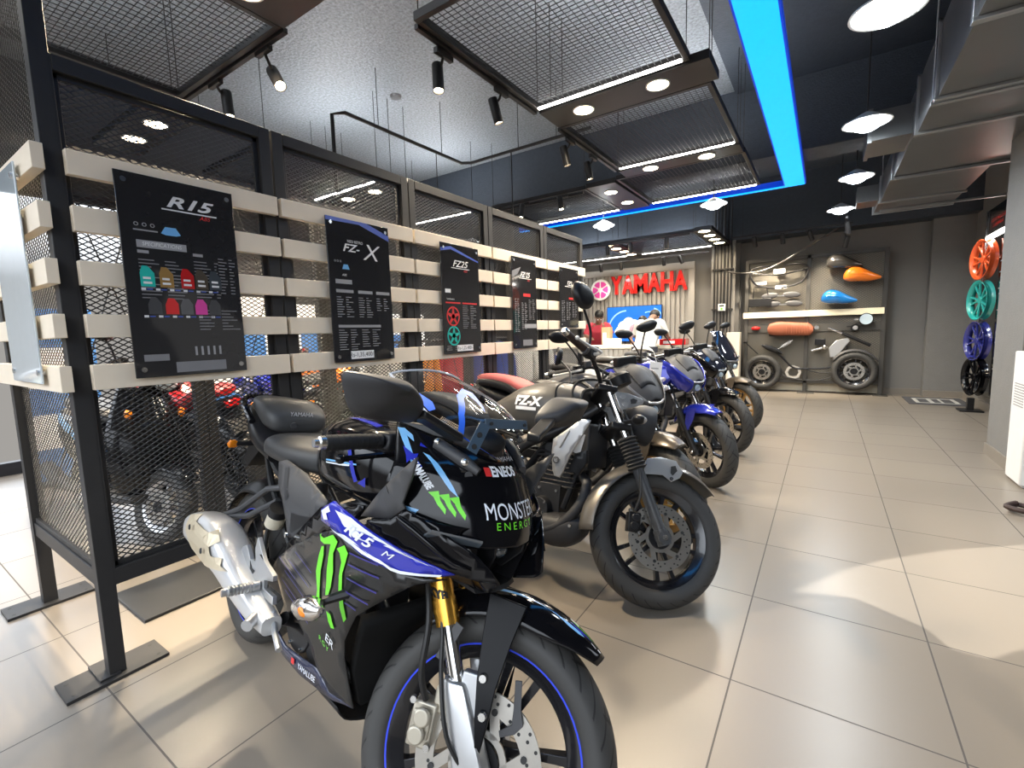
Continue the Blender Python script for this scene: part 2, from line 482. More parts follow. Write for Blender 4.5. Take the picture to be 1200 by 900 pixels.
# unseen wall added on the right, its hole shaped to cast the sun patch
SD = V(SUN_D).normalized(); XW = 1.95
GAP = [(-.09,2.38),(.12,2.74),(.28,2.95),(.56,3.24),(.95,3.55),(1.2,3.62),(1.2,2.45),(.65,2.36),(.55,2.24),(.42,2.24),(.37,2.35),(.15,2.46)]
gp = []
for gx, gy in GAP:
    k = (XW - gx)/SD.x; q = V((gx, gy, 0)) + SD*k; gp.append((q.y, q.z))
me_ = geometry.delaunay_2d_cdt([V(p) for p in [(-1.2,0),(5.18,0),(5.18,CZ),(-1.2,CZ)] + gp], [(0,1),(1,2),(2,3),(3,0)] + [(4 + i, 4 + (i + 1) % len(gp)) for i in range(len(gp))], [[4 + i for i in range(len(gp))]], 0, 1e-6)
def in_gap(x, y):
    c = False
    for (ax, ay), (bx, by) in zip(gp, gp[-1:] + gp[:-1]):
        if (ay > y) != (by > y) and x < (bx - ax)*(y - ay)/(by - ay) + ax: c = not c
    return c
ws_ = MB(); ws_.add([(XW, p.x, p.y) for p in me_[0]], [tuple(f) for f in me_[2] if not in_gap(sum(me_[0][i].x for i in f)/len(f), sum(me_[0][i].y for i in f)/len(f))])
struct('wall_sun_mask', ws_, 'wall_dark', smooth=0, solid=.02)
# unseen fascia and piers added at the shop front to cut sky reflections
struct('wall_sky_mask', MB().box((-6.6, -1.25, 3.0), (2.0, -1.15, CZ)).box((-2.7, -1.25, 0), (-2.45, -1.15, 3.0)).box((1.7, -1.25, 0), (2.0, -1.15, 3.0)), 'wall_dark')
# left side of the shop behind the partition: grey wall with a glazed shop front near the street
struct('wall_left', MB().box((-6.6, 2.2, 0), (-6.4, 10.4, CZ)).box((-6.6, -1.2, 2.75), (-6.4, 2.2, CZ)), 'wall_dark')
w = MB()
for y in (-1.2, .45, 2.15): w.box((-6.55, y - .03, 0), (-6.45, y + .03, 2.75))
w.box((-6.55, -1.2, 0), (-6.45, 2.2, .12)).box((-6.55, -1.2, 2.69), (-6.45, 2.2, 2.75))
struct('window_1', w, 'frame')
# ------------------------------------------------------------------ mesh partition with planks and boards
PX = -2.124
def diamond(mb, ou, ov, o, u, v, dx, dz, t):
    """two families of crossing strands clipped to an ou x ov rectangle"""
    o, u, v = V(o), V(u), V(v); nrm = u.cross(v).normalized()*t
    for sgn in (1, -1):
        k = -ov/dz
        n0 = int(-ov/dz) - 2; n1 = int(ou/dx) + 2
        for i in range(min(n0, 0) if sgn > 0 else 0, max(n1, 1) + int(ov/dz) + 2):
            a0 = i*dx; sl = dx/dz*sgn          # u = a0 + sl*v
            vs = sorted(x for x in ((0 - a0)/sl, (ou - a0)/sl))
            lo, hi = max(0, vs[0]), min(ov, vs[1])
            if hi - lo < t*2: continue
            p = o + u*(a0 + sl*lo) + v*lo + nrm*sgn*.4; q = o + u*(a0 + sl*hi) + v*hi + nrm*sgn*.4
            mb.bar(p, q, t*1.4, t, up=u.cross(v))
    return mb
ROWS = [(1.785,1.866),(1.602,1.686),(1.424,1.506),(1.246,1.326),(1.064,1.152)]
EDGES = [.467, 1.245, 2.085, 2.89, 3.72, 4.53]
ordi = ['carrying the SPECIFICATIONS board', 'carrying the FZ-X board', 'carrying the board with wheel stickers', 'carrying the FZ 25 board', 'carrying the short FZS board']
for i in range(5):
    y0, y1 = EDGES[i] + (.004 if i else 0), EDGES[i+1] - .006
    t = thing('partition_panel', 'black steel mesh partition panel with five pale planks ' + ordi[i], 'partition', (PX, y0, 0), group='mesh partition panels along the row of bikes')
    W = y1 - y0; zb = .345; zt = 2.168; th = .05
    f = MB()
    (f.box((-.05, 0, .02), (0, th, zt)) if i else f.box((-.05, .045, .345), (0, th + .004, zt))); f.box((-.05, W - th, .02), (0, W, zt))
    f.box((-.05, th + .004, zt - th), (0, W - th, zt)); f.box((-.05, th, zb), (0, W - th, zb + .062))
    # inner flat bars holding the mesh
    for a, b in (((th, zb + .062), (W - th, zb + .082)), ((th, zt - th - .02), (W - th, zt - th)), ((th, zb), (th + .02, zt - th)), ((W - th - .02, zb), (W - th, zt - th))):
        f.box((-.035, a[0], a[1]), (-.020, b[0], b[1]))
    f.build('frame', 'frame', t, bevel=.002)
    d = MB(); diamond(d, W - 2*th, zt - zb - .12, (-.028, th, zb + .066), (0,1,0), (0,0,1), .032, .019, .0028)
    d.build('wire_mesh', 'mesh', t, smooth=0)
    for k, (a, b) in enumerate(ROWS):
        MB().box((0, .004 if i else .052, a), (.03, W - .004, b)).build('plank', 'wood', t, bevel=.002)
    if False:
        fp = MB().box((-.15, -.125, 0), (0.01, .175, .012)); 
        for q in ((-.12, -.1), (-.02, -.1), (-.12, .15), (-.02, .15)): fp.m = 1; fp.cyl((q[0], q[1], .012), (q[0], q[1], .0125), .007, seg=10); fp.m = 0
        fp.build('foot_plate', ['frame', 'disc_hole'], t, bevel=.0015)
    else:
        MB().box((-.13, -.03, 0), (.01, .03, .02)).build('foot_plate', 'frame', t)
# rear leaf of the same screen, seen through the mesh
for i in range(5):
    y0, y1 = EDGES[i], EDGES[i+1]
    t = thing('rear_screen', 'plain black frame with cross wires behind the panel ' + ['of the SPECIFICATIONS board', 'of the FZ-X board', 'of the wheel sticker board', 'of the FZ 25 board', 'of the short FZS board'][i], 'partition', (-3.02, y0, 0), group='rear frames of the partition')
    W = y1 - y0 - .005
    f = MB(); f.box((-.05, 0, 0), (0, .05, 2.168)); f.box((-.05, W - .05, 0), (0, W, 2.168)); f.box((-.05, .05, 2.118), (0, W - .05, 2.168))
    f.build('frame', 'frame', t)
    c = MB(); c.cyl((-.02, .05, .4), (-.02, W*.75, 2.118), .0035, seg=6); c.cyl((-.02, W - .05, .4), (-.02, W*.3, 2.118), .0035, seg=6)
    c.build('cross_wire', 'mesh', t)
# end panel facing the street; its tall corner post also carries the first front panel
t = thing('end_panel', 'black mesh end panel of the partition with tall corner post, facing the shop front', 'partition', (PX, .467, 0))
ZT = 2.62
f = MB().box((-.05, 0, .012), (0, .05, ZT)); f.build('corner_post', 'frame', t, bevel=.002)
f = MB(); f.box((-.95, .005, .012), (-.90, .05, ZT)); f.box((-.90, .005, ZT - .05), (-.05, .05, ZT)); f.box((-.90, .005, .345), (-.05, .05, .407)); f.box((-.90, .012, .407), (-.05, .025, .427)); f.box((-.075, .012, .407), (-.05, .03, ZT - .05))
f.build('frame', 'frame', t, bevel=.002)
d = MB(); diamond(d, .83, 2.14, (-.90, .028, .42), (1,0,0), (0,0,1), .034, .021, .0022); d.build('wire_mesh', 'mesh', t, smooth=0)
for a, b in ROWS: MB().box((-.93, -.032, a), (.028, 0, b)).build('plank', 'wood', t, bevel=.002)
for x0 in (-.12, -1.01):
    fp = MB().box((x0, -.125, 0), (x0 + .15, .175, .012)); fp.m = 1
    for q in ((.03, -.1), (.12, -.1), (.03, .15), (.12, .15)): fp.cyl((x0 + q[0], q[1], .012), (x0 + q[0], q[1], .0125), .007, seg=10)
    fp.build('foot_plate', ['frame', 'disc_hole'], t, bevel=.0015)
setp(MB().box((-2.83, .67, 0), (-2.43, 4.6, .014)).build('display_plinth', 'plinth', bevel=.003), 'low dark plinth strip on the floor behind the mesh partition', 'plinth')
t = thing('info_board', 'glossy panel mounted on the end of the partition, coloured pale for sky glare', 'board', (-2.24, .418, 1.09))
MB().box((-.42, 0, 0), (0, .006, .74)).build('panel', 'board_glare', t, bevel=.002)  # pale panel colour stands in for the sky glare on the board
s_ = MB()
for q in ((-.39, .04), (-.03, .04), (-.39, .70), (-.03, .70)): s_.cyl((q[0], -.004, q[1]), (q[0], .016, q[1]), .011)
s_.build('standoff', 'steel', t)

# ---- specification boards
def bars(mb, x0, x1, y, n, rng, h=.0035, dy=.0125, split=.45):
    for k in range(n):
        yy = y - k*dy; l = x0 + (x1 - x0)*split*rng.uniform(.5, .95); mb.join(poly2([(x0, yy), (l, yy), (l, yy + h), (x0, yy + h)]))
        a = x0 + (x1 - x0)*(split + .08); b = a + (x1 - a)*rng.uniform(.3, .95); mb.join(poly2([(a, yy), (b, yy), (b, yy + h), (a, yy + h)]))
def board(y0, y1, z0, z1, label, fn):
    t = thing('specification_board', label, 'board', (PX + .04, y0, z0), group='specification boards on the partition')
    W, Hh = y1 - y0, z1 - z0
    MB().box((0, 0, 0), (.007, W, Hh)).build('panel', 'board', t, bevel=.0015)
    for q in ((.025, .03), (W - .025, .03), (.025, Hh - .03), (W - .025, Hh - .03)):
        MB().cyl((-.012, q[0], q[1]), (.013, q[0], q[1]), .0095, seg=14).build('standoff_bolt', 'steel', t)
    parts = {}
    class B:
        rng = random.Random(int(y0*100))
        def put(s, name, m, mb, e=.0078): 
            mb = place(mb, (e, 0, 0), (0,1,0), (0,0,1)); parts.setdefault((name, m), MB()).join(mb)
        def rect(s, name, m, a, b, c, d_, e=.0076): s.put(name, m, poly2([(a, b), (c, b), (c, d_), (a, d_)]), e)
        def text(s, name, m, st, x, y, size, **k): 
            mb = text_mb(st, size, **k); mb.map(lambda p: V((p.x + x, p.y + y, 0))); s.put(name, m, mb)
        def spec(s, x0, x1, y, n, m='txt_dim', **k): mb = MB(); bars(mb, x0, x1, y, n, s.rng, **k); s.put('small_print', m, mb)
    b = B(); b.W, b.H = W, Hh; fn(b)
    for (n, m), mb in parts.items(): mb.build(n, m, t, smooth=0)
    return t
def price(b, s, x=.13, y=.014, w=.15):
    b.rect('price_tag', 'paper', x, y, x + w, y + .042, .0085); mb = text_mb(s, .034, sx=.9); mb.map(lambda p: V((p.x + x + w/2, p.y + y + .021, 0))); b.put('price', 'black_satin', mb, .0092)
def title(b, s, x, y, size, red_s='ABS', **k):
    b.text('model_title', 'txt', s, x, y, size, shear=.35, **k)
    b.text('version_mark', 'red', red_s, x + .055, y - .042, .022, shear=.3)
    b.rect('title_line', 'txt', x - .09, y - .031, x + .10, y - .026)
def f1(b):
    title(b, 'R15', .225, .655, .056, bold=.0015, sx=1.7)
    for k in range(3):
        b.put('icon', 'txt_grey', text_mb('o', .03).map(lambda p, k=k: V((p.x + .05 + .025*k, p.y + .56, 0))))
    b.rect('icon_line', 'txt_grey', .04, .535, .115, .540); b.put('hex_badge', 'sky_blue', poly2([(.125, .535), (.14, .56), (.175, .56), (.19, .535), (.175, .53), (.14, .53)]))
    b.rect('heading_strip', 'txt_grey', .045, .475, .205, .502); b.text('heading', 'txt', 'SPECIFICATIONS', .125, .489, .02, shear=.15, sx=.85)
    b.rect('sub_heading', 'txt_grey', .045, .455, .08, .466); b.rect('sub_heading', 'txt_grey', .225, .462, .26, .473)
    b.spec(.045, .20, .43, 12); b.spec(.225, .32, .44, 12, split=.7); b.spec(.315, .385, .46, 12, split=.5); b.spec(.225, .385, .25, 7)
    # stickers of oil bottles in two rows
    for k, (c, x) in enumerate((('teal_paint', .045), ('gold_rim', .105), ('red_paint', .175), ('bronze_paint', .225), ('lens_dark', .275))):
        b.put('bottle_sticker', c, poly2([(x, .335), (x + .045, .335), (x + .045, .385), (x + .03, .405), (x + .025, .41), (x + .008, .41), (x, .385)]), .0081)
        b.rect('bottle_label', 'txt', x + .008, .345, x + .035, .353, .0086); b.rect('bottle_label', 'txt', x + .008, .362, x + .032, .37, .0086)
    for k, (c, x) in enumerate((('dark_grey', .06), ('red', .115), ('grey_paint', .165), ('sticker_pink', .215), ('dark_grey', .265))):
        b.put('bottle_sticker', c, poly2([(x, .235), (x + .043, .235), (x + .043, .275), (x + .03, .295), (x + .01, .295), (x, .27)]), .0081)
    for yy in (.322, .222):
        for k in range(6): b.rect('caption', 'txt', .045 + .045*k, yy, .045 + .045*k + .014, yy + .008); b.rect('caption', 'blue_line', .062 + .045*k, yy + .002, .08 + .045*k, yy + .006)
    b.rect('blur', 'txt_dim', .03, .06, .11, .085); 
    for k in range(5): b.rect('mark', 'txt_grey', .20 + .022*k, .075, .208 + .022*k, .11)
    b.rect('strip', 'txt_dim', .13, .012, .31, .052)
def f2(b):
    b.put('blue_band', 'blue_line', poly2([(0, .735), (0, .715), (.2, .72), (.4, .66), (.4, .69), (.25, .735)]))
    b.text('small_title', 'txt', 'NEO RETRO', .17, .625, .02, sx=.9)
    b.text('model_title', 'txt', 'FZ-', .14, .59, .055, shear=.3, bold=.001, sx=1.3); b.text('model_title', 'txt', 'X', .265, .578, .12, shear=.25, sx=1.15)
    for k in range(3): b.put('icon', 'txt_grey', text_mb('o', .022).map(lambda p, k=k: V((p.x + .04 + .016*k, p.y + .52, 0))))
    b.put('hex_badge', 'sky_blue', poly2([(.08, .48), (.09, .505), (.115, .505), (.125, .48)])); b.text('version_mark', 'txt', 'ABS', .09, .45, .016, shear=.3)
    b.rect('heading_strip', 'txt_grey', .035, .405, .135, .427)
    for x0, x1 in ((.035, .14), (.17, .265), (.29, .385)): b.rect('sub_heading', 'txt_grey', x0, .36, x1, .376); b.spec(x0, x1, .335, 9 if x0 < .2 else 6, 'txt_grey')
    b.rect('sub_heading', 'txt_grey', .035, .18, .31, .194); b.spec(.035, .17, .165, 9, 'txt_grey'); b.spec(.18, .31, .165, 8, 'txt_grey')
    price(b, 'Rs-1,35,400/-', .10)
def f3(b):
    b.put('blue_band', 'blue_line', poly2([(0, .67), (.1, .69), (.39, .63), (.39, .64), (.1, .71), (0, .69)]))
    title(b, 'FZ25', .19, .60, .06, bold=.001, sx=1.2)
    b.rect('heading_strip', 'txt', .03, .405, .085, .43); b.text('heading', 'txt', 'Specifications', .08, .365, .014)
    b.rect('red_strip', 'red', .03, .335, .18, .345); b.rect('red_strip', 'red', .20, .335, .36, .345)
    b.spec(.20, .36, .32, 13, 'txt_dim'); b.spec(.03, .18, .05, 3)
    for cy, c in ((.25, 'red'), (.12, 'teal_paint')):
        ring = MB().lathe([(.055, 0), (.066, 0)], (.10, cy, 0), (0,0,1), 28); b.put('wheel_sticker', c, ring)
        for k in range(5):
            a = 2*PI*k/5 + .3; u = V((math.cos(a), math.sin(a))); n = V((-u.y, u.x))
            c0 = V((.10, cy)); b.put('wheel_sticker', c, poly2([c0 + n*.014, c0 - n*.014, c0 + u*.058 - n*.007, c0 + u*.058 + n*.007]))
    price(b, 'Rs-1,25,400/-', .13, w=.17)
def f4(b):
    b.put('reflection_band', 'txt_dim', poly2([(0, .62), (.13, .66), (.08, .6), (0, .57)])); title(b, 'FZ 25', .19, .60, .06, bold=.001)
    b.rect('red_strip', 'red', .16, .425, .27, .45); b.spec(.03, .10, .40, 22, 'txt_grey'); b.spec(.13, .22, .37, 18, 'txt_grey'); b.spec(.24, .35, .40, 14, 'txt_dim')
    b.rect('wood_reflection', 'txt_grey', .17, .165, .36, .20); b.rect('tag', 'txt_dim', .14, .02, .29, .07)
def f5(b):
    title(b, 'FZS', .19, .42, .06, bold=.001); b.rect('red_strip', 'red', .18, .27, .27, .29)
    b.spec(.03, .10, .25, 16, 'txt_grey'); b.spec(.13, .22, .24, 14, 'txt_grey'); b.spec(.25, .36, .24, 12, 'txt_dim')
board(.634, 1.027, 1.094, 1.83, 'large black board headed SPECIFICATIONS with oil bottle stickers in two rows', f1)
board(1.465, 1.865, 1.094, 1.83, 'black board with a big FZ-X title, blue top band and price tag', f2)
board(2.295, 2.69, 1.094, 1.82, 'black board with red and green wheel stickers and a price tag', f3)
board(3.12, 3.49, 1.094, 1.83, 'black board headed FZ 25 without coloured stickers', f4)
board(3.925, 4.315, 1.26, 1.825, 'shorter black board headed FZS at the far end of the partition', f5)
# ------------------------------------------------------------------ hanging mesh frames, light panels, spots
def area(loc, sx, sy, e, col=(1,.83,.60), d=(0,0,-1), spread=160):
    l = bpy.data.lights.new('lamp', 'AREA'); l.shape = 'RECTANGLE'; l.size = sx; l.size_y = sy; l.energy = e; l.color = col; l.spread = rad(spread)
    o = bpy.data.objects.new('lamp', l); COL.objects.link(o); o.location = loc; o.rotation_euler = V(d).to_track_quat('-Z', 'Y').to_euler(); return o
def spot(loc, d, e, ang=50, col=(1,.86,.66), blend=.6):
    l = bpy.data.lights.new('spot', 'SPOT'); l.energy = e; l.spot_size = rad(ang); l.spot_blend = blend; l.color = col; l.shadow_soft_size = .03
    o = bpy.data.objects.new('spot', l); COL.objects.link(o); o.location = loc; o.rotation_euler = V(d).to_track_quat('-Z', 'Y').to_euler(); return o

def mesh_frame(x0, x1, y0, y1, z, label, led=(), hang=True, pitch=.044):
    t = thing('mesh_ceiling_frame', label, 'ceiling frame', (x0, y0, z), group='hanging mesh ceiling frames')
    w, d = x1 - x0, y1 - y0; b = .035
    f = MB().box((0, 0, 0), (w, b, .05)).box((0, d - b, 0), (w, d, .05)).box((0, b, 0), (b, d - b, .05)).box((w - b, b, 0), (w, d - b, .05))
    f.build('frame', 'lamp_body', t, bevel=.003)
    g = MB(); n = int(w/pitch)
    for i in range(1, n): g.bar((i*w/n, b, .027), (i*w/n, d - b, .027), .0035)
    n = int(d/(pitch*.75))
    for i in range(1, n): g.bar((b, i*d/n, .030), (w - b, i*d/n, .030), .0035)
    g.build('wire_mesh', 'ceil_mesh', t, smooth=0)
    for side in led:
        m = MB()
        if side == 'far':
            for k in range(4): m.box((b + k*(w - 2*b)/4 + .006, d - b - .02, -.008), (b + (k + 1)*(w - 2*b)/4 - .006, d - b + .006, .002))
            m.build('led_strip', 'led_bar', t); area((x0 + w/2, y1 - b, z - .02), w*.9, .03, (5 if y0 < 7 else 2)*w, (1, .97, .92)); area((x0 + w/2, y1 - b, z + .06), w*.9, .03, (9 if -4.1 < x0 else 11)*w, (.97, .97, 1), (0,0,1), 180)
        if side == 'near':
            m.box((b, b - .006, -.008), (w - b, b + .02, .002)); m.build('led_strip', 'led_bar', t); area((x0 + w/2, y0 + b, z + .06), w*.9, .03, 60*w, (.97, .97, 1), (0,0,1), 180)  # unseen near LED bar and uplight, added to brighten the ceiling
    if hang:
        for q in ((.02, .02), (w - .02, .02), (.02, d - .02), (w - .02, d - .02)): MB().cyl((q[0], q[1], .05), (q[0], q[1], CZ - z), .0035, seg=6).build('hanging_wire', 'lamp_body', t)
    return t
def light_panel(x0, x1, y0, y1, z, spots, label, r=.075, e=13):
    t = thing('downlight_panel', label, 'light panel', (x0, y0, z), group='black panels with round downlights')
    w, d = x1 - x0, y1 - y0
    MB().box((0, 0, 0), (w, d, .06)).build('panel', 'lamp_body', t, bevel=.003)
    for x, y in spots:
        MB().lathe([(r, -.006), (r + .012, -.006), (r + .012, 0), (r, 0)], (x - x0, y - y0, 0), (0,0,1), 24, loop=True).build('lamp_ring', 'white', t)
        MB().lathe([(.0001, -.003), (r, -.003)], (x - x0, y - y0, 0), (0,0,1), 24).build('lamp_lens', 'lamp_warm', t)
        area((x, y, z - .02), r*1.5, r*1.5, e)
    for q in ((.02, d/2), (w - .02, d/2)): MB().cyl((q[0], q[1], .06), (q[0], q[1], CZ - z), .0035, seg=6).build('hanging_wire', 'lamp_body', t)
Z0 = 3.0
mesh_frame(-2.01, -.82, 2.08, 3.45, Z0, 'large mesh frame hanging above the first motorcycle, LED bar along its far edge', ['far'])
light_panel(-2.0, -.70, 3.47, 3.80, Z0 - .01, [(-1.68, 3.63), (-1.08, 3.61)], 'black panel with two downlights behind the nearest mesh frame')
mesh_frame(-2.0, -.76, 3.83, 5.2, Z0, 'mesh frame between the two double downlight panels', ['far'])
light_panel(-2.0, -.76, 5.22, 5.46, Z0 - .01, [(-1.67, 5.33), (-1.09, 5.34)], 'black panel with two downlights behind the second mesh frame')
mesh_frame(-2.14, -.75, 5.5, 6.86, Z0, 'mesh frame with LED bar just in front of the blue light strip', ['far'])
light_panel(-2.55, -2.17, 5.55, 6.9, Z0 - .01, [(-2.36, 5.9), (-2.36, 6.5)], 'violet tinted panel with two downlights left of the third mesh frame')
mesh_frame(-4.05, -2.58, 5.6, 6.9, Z0, 'mesh frame above the far end of the partition', ['far'])
mesh_frame(-4.0, -2.66, .1, 1.68, Z0, 'mesh frame hanging above the near corner of the partition', ['near'])
light_panel(-2.64, -2.05, .3, 1.68, Z0 - .01, [(-2.5, 1.40)], 'panel with one downlight beside the mesh frame at the near corner', e=60)
mesh_frame(-3.2, -1.8, 8.0, 9.6, 2.75, 'mesh frame over the reception counter', ['far'])
light_panel(-3.42, -3.2, 8.0, 9.7, 2.74, [(-3.31, 8.1 + .42*k) for k in range(4)], 'narrow panel with four downlights above the wall sign', r=.085, e=4)
mesh_frame(-5.0, -3.45, 8.0, 9.6, 2.75, 'mesh frame left of the four downlights over the reception', ['far'])
light_panel(-1.78, -1.52, 7.9, 9.6, 2.74, [(-1.65, 8.0 + .42*k) for k in range(4)], 'narrow panel with four downlights beside the wall pipes', r=.085, e=5)
# behind the partition
mesh_frame(-5.4, -4.2, 2.4, 3.7, 2.95, 'mesh frame seen through the top of the partition', ['far'])
light_panel(-5.4, -4.2, 3.72, 4.05, 2.94, [(-5.0, 3.88), (-4.5, 3.88)], 'light panel seen through the top of the second partition panel', e=30)
light_panel(-5.3, -4.1, 1.5, 1.85, 2.94, [(-4.9, 1.67), (-4.45, 1.67)], 'light panel seen through the top of the nearest partition panel', e=35)
mesh_frame(-5.4, -4.2, 4.1, 5.4, 2.95, 'mesh frame behind the light panel beyond the partition', ['far'])

def track(p, q, label, drop=True):
    t = thing('track_rail', label, 'light track', p, group='lighting tracks'); d = V(q) - V(p)
    MB().bar((0,0,0), d, .03, .03).build('rail', 'lamp_body', t, bevel=.002)
    for k in ((.1, .9) if drop else ()):
        c = d*k; MB().cyl(c + V((0,0,.01)), c + V((0,0, CZ - p[2])), .003, seg=6).build('hanging_wire', 'lamp_body', t)
ends = {}
def track_spot(x, y, z, along, out, d, label, on=22, r=.036, L=.165, ang=50):
    """adapter box on the rail, arm, cylindrical head aimed along d; (x,y,z) = head centre"""
    t = thing('track_spotlight', label, 'spotlight', (x, y, z), group='cylindrical track spotlights')
    d = V(d).normalized(); al = V(along).normalized(); ou = V(out)
    a = -ou; 
    MB().bar(a - al*.075, a + al*.075, .032, .034).build('adapter', 'lamp_body', t, bevel=.002)
    MB().tube([a, a + (ou)*.35 + V((0,0,.0)), V((0,0,0)) - d*L*.25], .009, seg=8).build('arm', 'lamp_body', t)
    p, q = -d*L*.55, d*L*.5
    MB().lathe([(.0001, 0), (r*.9, 0), (r, .006), (r, L*1.05), (r*.86, L*1.05), (r*.84, L*.98), (.0001, L*.98)], p, d, 20).build('lamp_head', 'lamp_body', t)
    MB().lathe([(.0001, L*.985), (r*.83, L*.985)], p, d, 20).build('lens', 'lamp_warm' if on else 'lens_dark', t)
    if on: spot(V((x, y, z)) + d*(L*.62), d, on, ang)
SPO = 95
track((-2.03, 2.12, 3.0), (-2.03, 3.46, 3.0), 'black track along the left edge of the nearest mesh frame', False)
track((-2.02, 3.85, 3.0), (-2.02, 5.2, 3.0), 'black track along the left edge of the second mesh frame', False)
track((-4.0, 1.70, 3.0), (-2.66, 1.70, 3.0), 'black track along the frame at the near corner', False)
track((-4.1, 5.5, 2.93), (-2.56, 5.5, 2.93), 'black track in front of the mesh frame above the far partition end', False)
track((-4.8, 7.95, 2.72), (-1.85, 7.95, 2.72), 'black track on the near edge of the reception mesh frames', False)
track((-4.4, 9.65, 2.66), (-1.9, 9.65, 2.66), 'black track above the wall sign')
track((-1.45, 9.3, 2.80), (.3, 9.3, 2.80), 'black track in front of the parts display', True)
track_spot(-2.10, 2.37, 2.84, (0,1,0), (-.055,0,-.12), (.1,-.1,-1), 'first spotlight on the track along the nearest mesh frame', SPO)
track_spot(-2.08, 2.97, 2.85, (0,1,0), (-.055,0,-.12), (.15,.25,-1), 'second spotlight on the track along the nearest mesh frame', SPO)
track_spot(-2.08, 4.08, 2.85, (0,1,0), (-.055,0,-.12), (.15,.25,-1), 'first spotlight on the track along the second mesh frame', SPO)
track_spot(-2.08, 4.59, 2.85, (0,1,0), (-.055,0,-.12), (.15,.15,-1), 'second spotlight on the track along the second mesh frame', SPO)
track_spot(-2.83, 5.40, 2.83, (1,0,0), (0,-.06,-.10), (.2,-.1,-1), 'spotlight above the far partition end, right of its neighbour', SPO)
track_spot(-3.41, 5.40, 2.83, (1,0,0), (0,-.06,-.10), (-.1,-.1,-1), 'spotlight half hidden behind the partition top', 12)
track_spot(-2.92, 1.78, 2.85, (1,0,0), (0,.07,-.13), (.80,-.12,-1), 'glaring spotlight at the near corner frame', 330, ang=85)
track_spot(-3.54, 1.78, 2.87, (1,0,0), (0,.07,-.11), (.1,.0,-1), 'spotlight just above the nearest partition panel', 8)
for k, (x, dd) in enumerate(((-3.25, (0,.1,-1)), (-2.83, (0,.15,-1)), (-2.22, (0,.1,-1)))):
    track_spot(x, 7.95, 2.62, (1,0,0), (0,-.02,-.10), dd, ('left', 'middle', 'right')[k] + ' spotlight on the track at the near edge over the reception', 8)
for k, (x, dd) in enumerate(((-4.1, (0,.35,-1)), (-3.65, (0,.35,-1)), (-2.75, (0,.35,-1)), (-2.42, (.4,.35,-1)))):
    track_spot(x, 9.65, 2.57, (1,0,0), (0,-.02,-.09), dd, ('leftmost spotlight above the wall sign', 'spotlight above the round wall emblem', 'spotlight above the last letters of the sign', 'tilted spotlight above the right end of the sign')[k], 10)
for k, (x, dd) in enumerate(((-1.08, (.15,.5,-1)), (-.66, (.1,.5,-1)), (-.26, (.4,.5,-1)))):
    track_spot(x, 9.3, 2.68, (1,0,0), (0,-.02,-.11), dd, ('first', 'second', 'third')[k] + ' unlit looking spotlight from the left above the parts display', (110, 80, 50)[k], ang=75)
track_spot(.22, 8.6, 2.62, (0,1,0), (.02,0,-.14), (.1,.45,-.9), 'bright spotlight under the duct end, upper of two', 26, ang=60)
track_spot(.22, 9.05, 2.48, (0,1,0), (.02,0,-.14), (-.2,.45,-.9), 'bright spotlight under the duct end, lower of two', 26, ang=60)

# blue light strip
t = thing('blue_light_strip', 'glowing blue ceiling strip that turns a corner above the aisle', 'light strip', (0, 0, 0))
MB().box((-.515, -.8, 3.02), (-.275, 7.27, 3.075)).box((-4.6, 7.18, 3.02), (-.515, 7.30, 3.09)).build('housing', 'led_rim', t)
MB().box((-.50, -.8, 3.012), (-.288, 7.255, 3.02)).build('light_band', 'led_blue', t)
MB().box((-4.6, 7.20, 3.012), (-.50, 7.255, 3.02)).build('light_band', 'led_blue', t)
for x, y in ((-.4, 1.5), (-.4, 3.6), (-.4, 5.4), (-.4, 7.2), (-4.2, 7.24), (-2.8, 7.24), (-1.5, 7.24)): MB().cyl((x, y, 3.07), (x, y, CZ), .003, seg=6).build('hanging_wire', 'lamp_body', t)
area((-.39, 3.2, 3.0), .18, 7.5, 3, (.1,.45,1)); area((-2.5, 7.22, 3.0), 3.8, .05, 2, (.1,.45,1))

# pendant lamps
def pendant(x, y, z, label, e=11):
    t = thing('pendant_lamp', label, 'pendant lamp', (x, y, z), group='saucer shaped pendant lamps')
    MB().lathe([(.02, .10), (.05, .085), (.115, .045), (.165, .022), (.168, .014), (.16, .012), (.11, .03), (.03, .07)], (0,0,0), (0,0,1), 32).build('shade', 'white', t)
    MB().lathe([(.0001, -.045), (.05, -.040), (.085, -.02), (.10, .01), (.15, .014)], (0,0,0), (0,0,1), 32).build('diffuser', 'lamp_cool', t)
    MB().cyl((0,0,.09), (0,0,CZ - z), .006, seg=8).build('stem', 'lamp_body', t)
    area((x, y, z - .06), .22, .22, e, (.86,.94,1))
pendant(.205, 3.25, 2.8, 'biggest pendant lamp, first of the row beside the duct')
pendant(.215, 4.88, 2.8, 'second pendant lamp of the row beside the duct')
pendant(.22, 6.55, 2.8, 'third pendant lamp of the row beside the duct')
pendant(.115, 8.2, 2.8, 'last pendant lamp of the row, at the duct end')
pendant(-1.27, 6.7, 2.8, 'pendant lamp over the far motorcycles, right of the blue strip corner')
pendant(-2.88, 6.9, 2.8, 'pendant lamp below the left part of the blue strip')
pendant(-4.9, 6.2, 2.7, 'pendant lamp seen through the partition top', 14)

